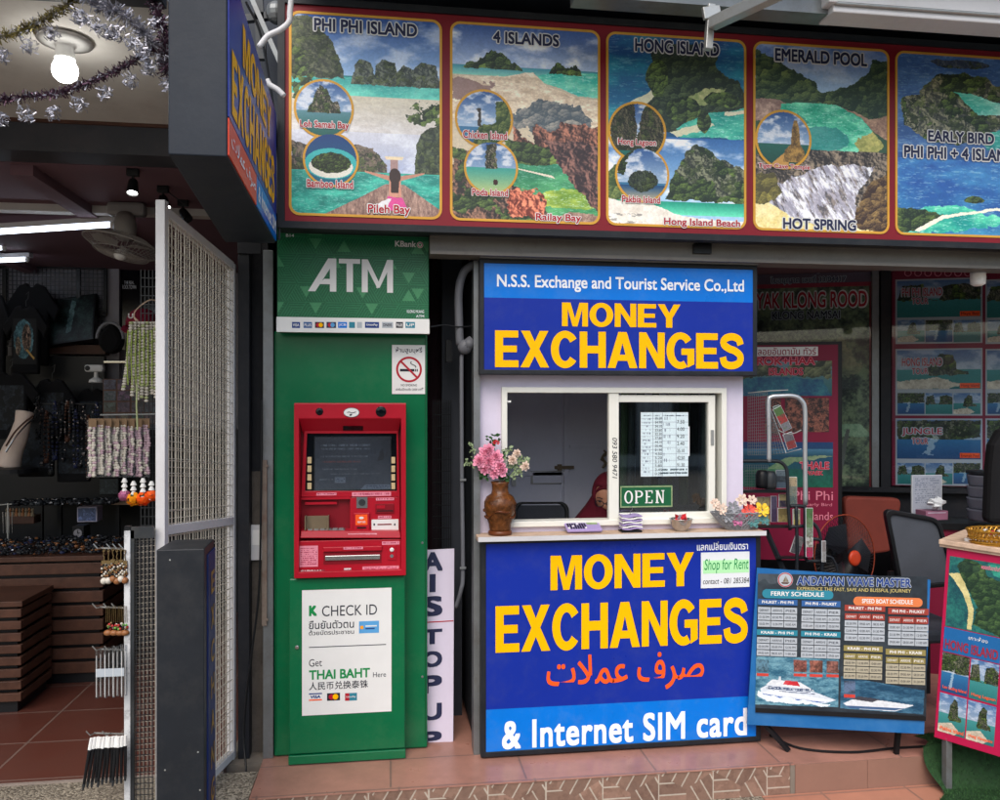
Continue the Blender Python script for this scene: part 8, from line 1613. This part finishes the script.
b = MB(); b.text(FCn, 'HONG ISLAND', .5*WC, .495*HC, .84*WC, .05*HC, .004, 'dull_red', .03); b.text(FCn, 'เกาะห้อง', .6*WC, .553*HC, .3*WC, .022*HC, .004, 'white', .0); b.build('title_lettering', t, recalc=False)
b = MB(); b.otext(FCn, 'พลอยอันดามันทัวร์', 0, 0, 1, 1, 0, 'red_txt', 'white') if False else b.text(FCn, 'พลอยอันดามันทัวร์', .74*WC, .918*HC, .34*WC, .022*HC, .004, 'pink_label', .02); b.build('caption_lettering', t, recalc=False)
for i, (x0, y0, k, st) in enumerate(((.05, .25, 2, 'Lao Lading Island'), (.51, .25, 6, 'Hong Lagoon'), (.05, .04, 1, 'Pakbia Island'), (.51, .04, 4, 'Hong Viewpoint'))):
    cpic(x0, y0, x0+.44, y0+.2, f_view, k, nx=70)
    b = MB(); b.text(FCn, st, (x0+.23)*WC, (y0+.022)*HC, .38*WC, .02*HC, .004, 'orange', .015); b.build('caption_lettering', t, recalc=False)
c = FCn.pt(WC*.75, HC+.023, -.12); t = T('wicker_basket', 'golden wicker basket with red and silver trinkets on the worn counter top', 'basket', c)
b = MB()
for k in range(40):
    for sg in (-1, 1): b.tube([c+Vector((.15*math.cos(2*PI*k/40+sg*q*.06)*(1-.03*(4-q)), .10*math.sin(2*PI*k/40+sg*q*.06)*(1-.03*(4-q)), .008+.014*q)) for q in range(5)], .003, 'bronze_gold', 5)
for h_, r_ in ((.004, .92), (.012, .94), (.03, .97), (.064, 1.02)): b.tube([c+Vector((.15*r_*math.cos(2*PI*k/40), .10*r_*math.sin(2*PI*k/40), h_+.002*(k % 2))) for k in range(40)], .0045, 'bronze_gold', 6, closed=True)
b.build('wicker', t, recalc=False)
for q in range(16): b = MB(); a_ = rr.random()*6.28; r_ = rr.uniform(0, .1); b.ell(c+Vector((r_*math.cos(a_), r_*.6*math.sin(a_), .045+rr.uniform(0, .01))), (.017, .015, .012), ['toy_red', 'silver', 'pearl', 'bronze_gold'][q % 4], 10, 7); b.build('trinket', t, smooth=True)
c2 = FCn.pt(WC*.34, HC+.023, -.05); b = MB(); b.box(c2.x-.018, c2.y-.02, c2.z, c2.x+.018, c2.y+.02, c2.z+.014, 'white'); b.box(c2.x-.012, c2.y-.021, c2.z+.003, c2.x+.012, c2.y-.0195, c2.z+.011, 'navy_card'); b.build('small_box', label='tiny white and blue box at the left corner of the worn counter top', cat='box', bevel=.001)
# artificial grass mat
M('turf', (34, 64, 34), .8, var=.3, scale=40); M('turf_light', (58, 96, 50), .8, var=.3, scale=40)
n = 46; rnx = random.Random(4); GXm, GYm = np.meshgrid(np.linspace(0, 1, n), np.linspace(0, 1, n))
pl = PZ(918, 800, -.13); P0 = Vector((2.40, 2.98, 0)); U_ = Vector((1.3, -.1, 0)); V_ = Vector((.17, .64, 0))
hgt = .015+.10*np.clip(fbm(GXm*1.3, GYm, 2.6, 8)-.3, 0, 1)*np.minimum(1, GXm*5)*np.minimum(1, (1-GYm)*6+.35)*np.minimum(1, GYm*6)+.16*np.clip((GYm-.62)/.18, 0, 1)**1.5
P_ = [P0+U_*GXm[j, i]+V_*GYm[j, i]+Vector((.03*math.sin(j*.5), .03*math.sin(i*.4), -.134+hgt[j, i])) for j in range(n) for i in range(n)]
b = MB(); b.add(P_, [(j*n+i, j*n+i+1, (j+1)*n+i+1, (j+1)*n+i) for j in range(n-1) for i in range(n-1)], 'turf')
for q in range(26000):
    i = rnx.uniform(0, n-1.01); j = rnx.uniform(0, n-1.01); a_ = P_[int(j)*n+int(i)]; b2 = P_[int(j)*n+int(i)+1]; c3 = P_[(int(j)+1)*n+int(i)]; p_ = a_+(b2-a_)*(i % 1)+(c3-a_)*(j % 1)
    d_ = Vector((rnx.gauss(0, .5), rnx.gauss(0, .5), 1)).normalized()*rnx.uniform(.006, .013); s_ = Vector((rnx.gauss(0, 1), rnx.gauss(0, 1), 0)).normalized()*.0012
    b.add([p_-s_, p_+s_, p_+d_], [(0, 1, 2)], 'turf' if rnx.random() < .7 else 'turf_light')
b.build('artificial_grass_mat', label='rumpled dark green artificial grass mat lying on the step below the magenta counter', cat='mat', recalc=False)

# across the street, mirrored in the glass: coconut palms and a low shop house
def palm(x, y, h, label):
    rp = random.Random(int(x*10)); g = T('palm_tree', label, 'palm tree', (x, y, -.2), 'palms across the street')
    top = Vector((x+.5, y+.2, h)); b = MB(); b.tube(curve([(x, y, -.2), (x+.1, y, h*.5), top], 8), [.16-.004*i for i in range(17)], 'grey_weave', 10); b.build('trunk', g)
    for k in range(15):
        a_ = 2*PI*k/15+rp.uniform(-.2, .2); L = rp.uniform(1.8, 2.5); e0 = rp.uniform(.1, 1.0); b = MB(); pts = [top+Vector((math.cos(a_)*L*f, math.sin(a_)*L*f, L*(e0*f-1.1*f*f))) for f in [q/10 for q in range(11)]]
        b.tube(pts, .015, 'leaf', 5); sd = Vector((-math.sin(a_), math.cos(a_), 0))
        for q in range(1, 11):
            for w_ in (-1, 1):
                for z_ in (0, .5):
                    p_ = pts[q]+(pts[q-1]-pts[q])*z_; e = p_+sd*w_*(.5*(1-abs(q/10-.45)))+Vector((0, 0, -.28))+(pts[q]-pts[q-1]).normalized()*.15; d_ = (pts[q]-pts[q-1]).normalized()*.025; b.add([p_-d_, p_+d_, e], [(0, 1, 2)], 'leaf')
        b.build('frond', g, recalc=False)
palm(-3.2, -13, 4.6, 'coconut palm across the street, left of the low shop house'); palm(3.6, -14, 5.4, 'tallest coconut palm across the street, in front of the low shop house'); palm(9, -13, 4.2, 'short coconut palm across the street, at the right end')
t = T('shop_house', 'low pale shop house across the street behind the palms', 'building', (1, -18, -.2))
b = MB(); b.box(-8, -21, -.2, 12, -17, 3.0, 'soffit_grey'); b.build('wall', t); b = MB(); b.hexa([(-8.6, -21.4, 3), (12.6, -21.4, 3), (12.6, -16.4, 3), (-8.6, -16.4, 3), (-8.6, -19.5, 4.1), (12.6, -19.5, 4.1), (12.6, -19, 4.1), (-8.6, -19, 4.1)], 'terracotta_cloth'); b.build('roof', t)
for i in range(6): b = MB(); b.box(-7+i*3.2, -16.99, .2, -5+i*3.2, -16.95, 2.3, 'screen_black'); b.build('window', t)
SUN=1.2;SUNA=50;EXPO=.74
# ================================================================== light
w = bpy.data.worlds.new('World'); scn.world = w; w.use_nodes = True; nt = w.node_tree
sky = nt.nodes.new('ShaderNodeTexSky'); sky.sky_type = 'NISHITA'; sky.sun_disc = False
EL, AZ = math.radians(50), math.radians(200)
sky.sun_elevation = EL; sky.sun_rotation = AZ; sky.dust_density = 3; sky.air_density = 1.2
bg = nt.nodes['Background']; bg.inputs[1].default_value = .13; nt.links.new(sky.outputs[0], bg.inputs[0])
sl = bpy.data.lights.new('sun', 'SUN'); so = bpy.data.objects.new('sun', sl); COL.objects.link(so)
sl.energy = SUN; sl.angle = math.radians(SUNA); sl.color = (1, .95, .88)
d = Vector((math.sin(AZ)*math.cos(EL), math.cos(AZ)*math.cos(EL), math.sin(EL)))
so.rotation_euler = d.to_track_quat('Z', 'Y').to_euler()
vs = scn.view_settings; vs.view_transform = 'Standard'; vs.look = 'None'; vs.exposure = EXPO; vs.gamma = 1
scn.render.resolution_x = 1024; scn.render.resolution_y = 819
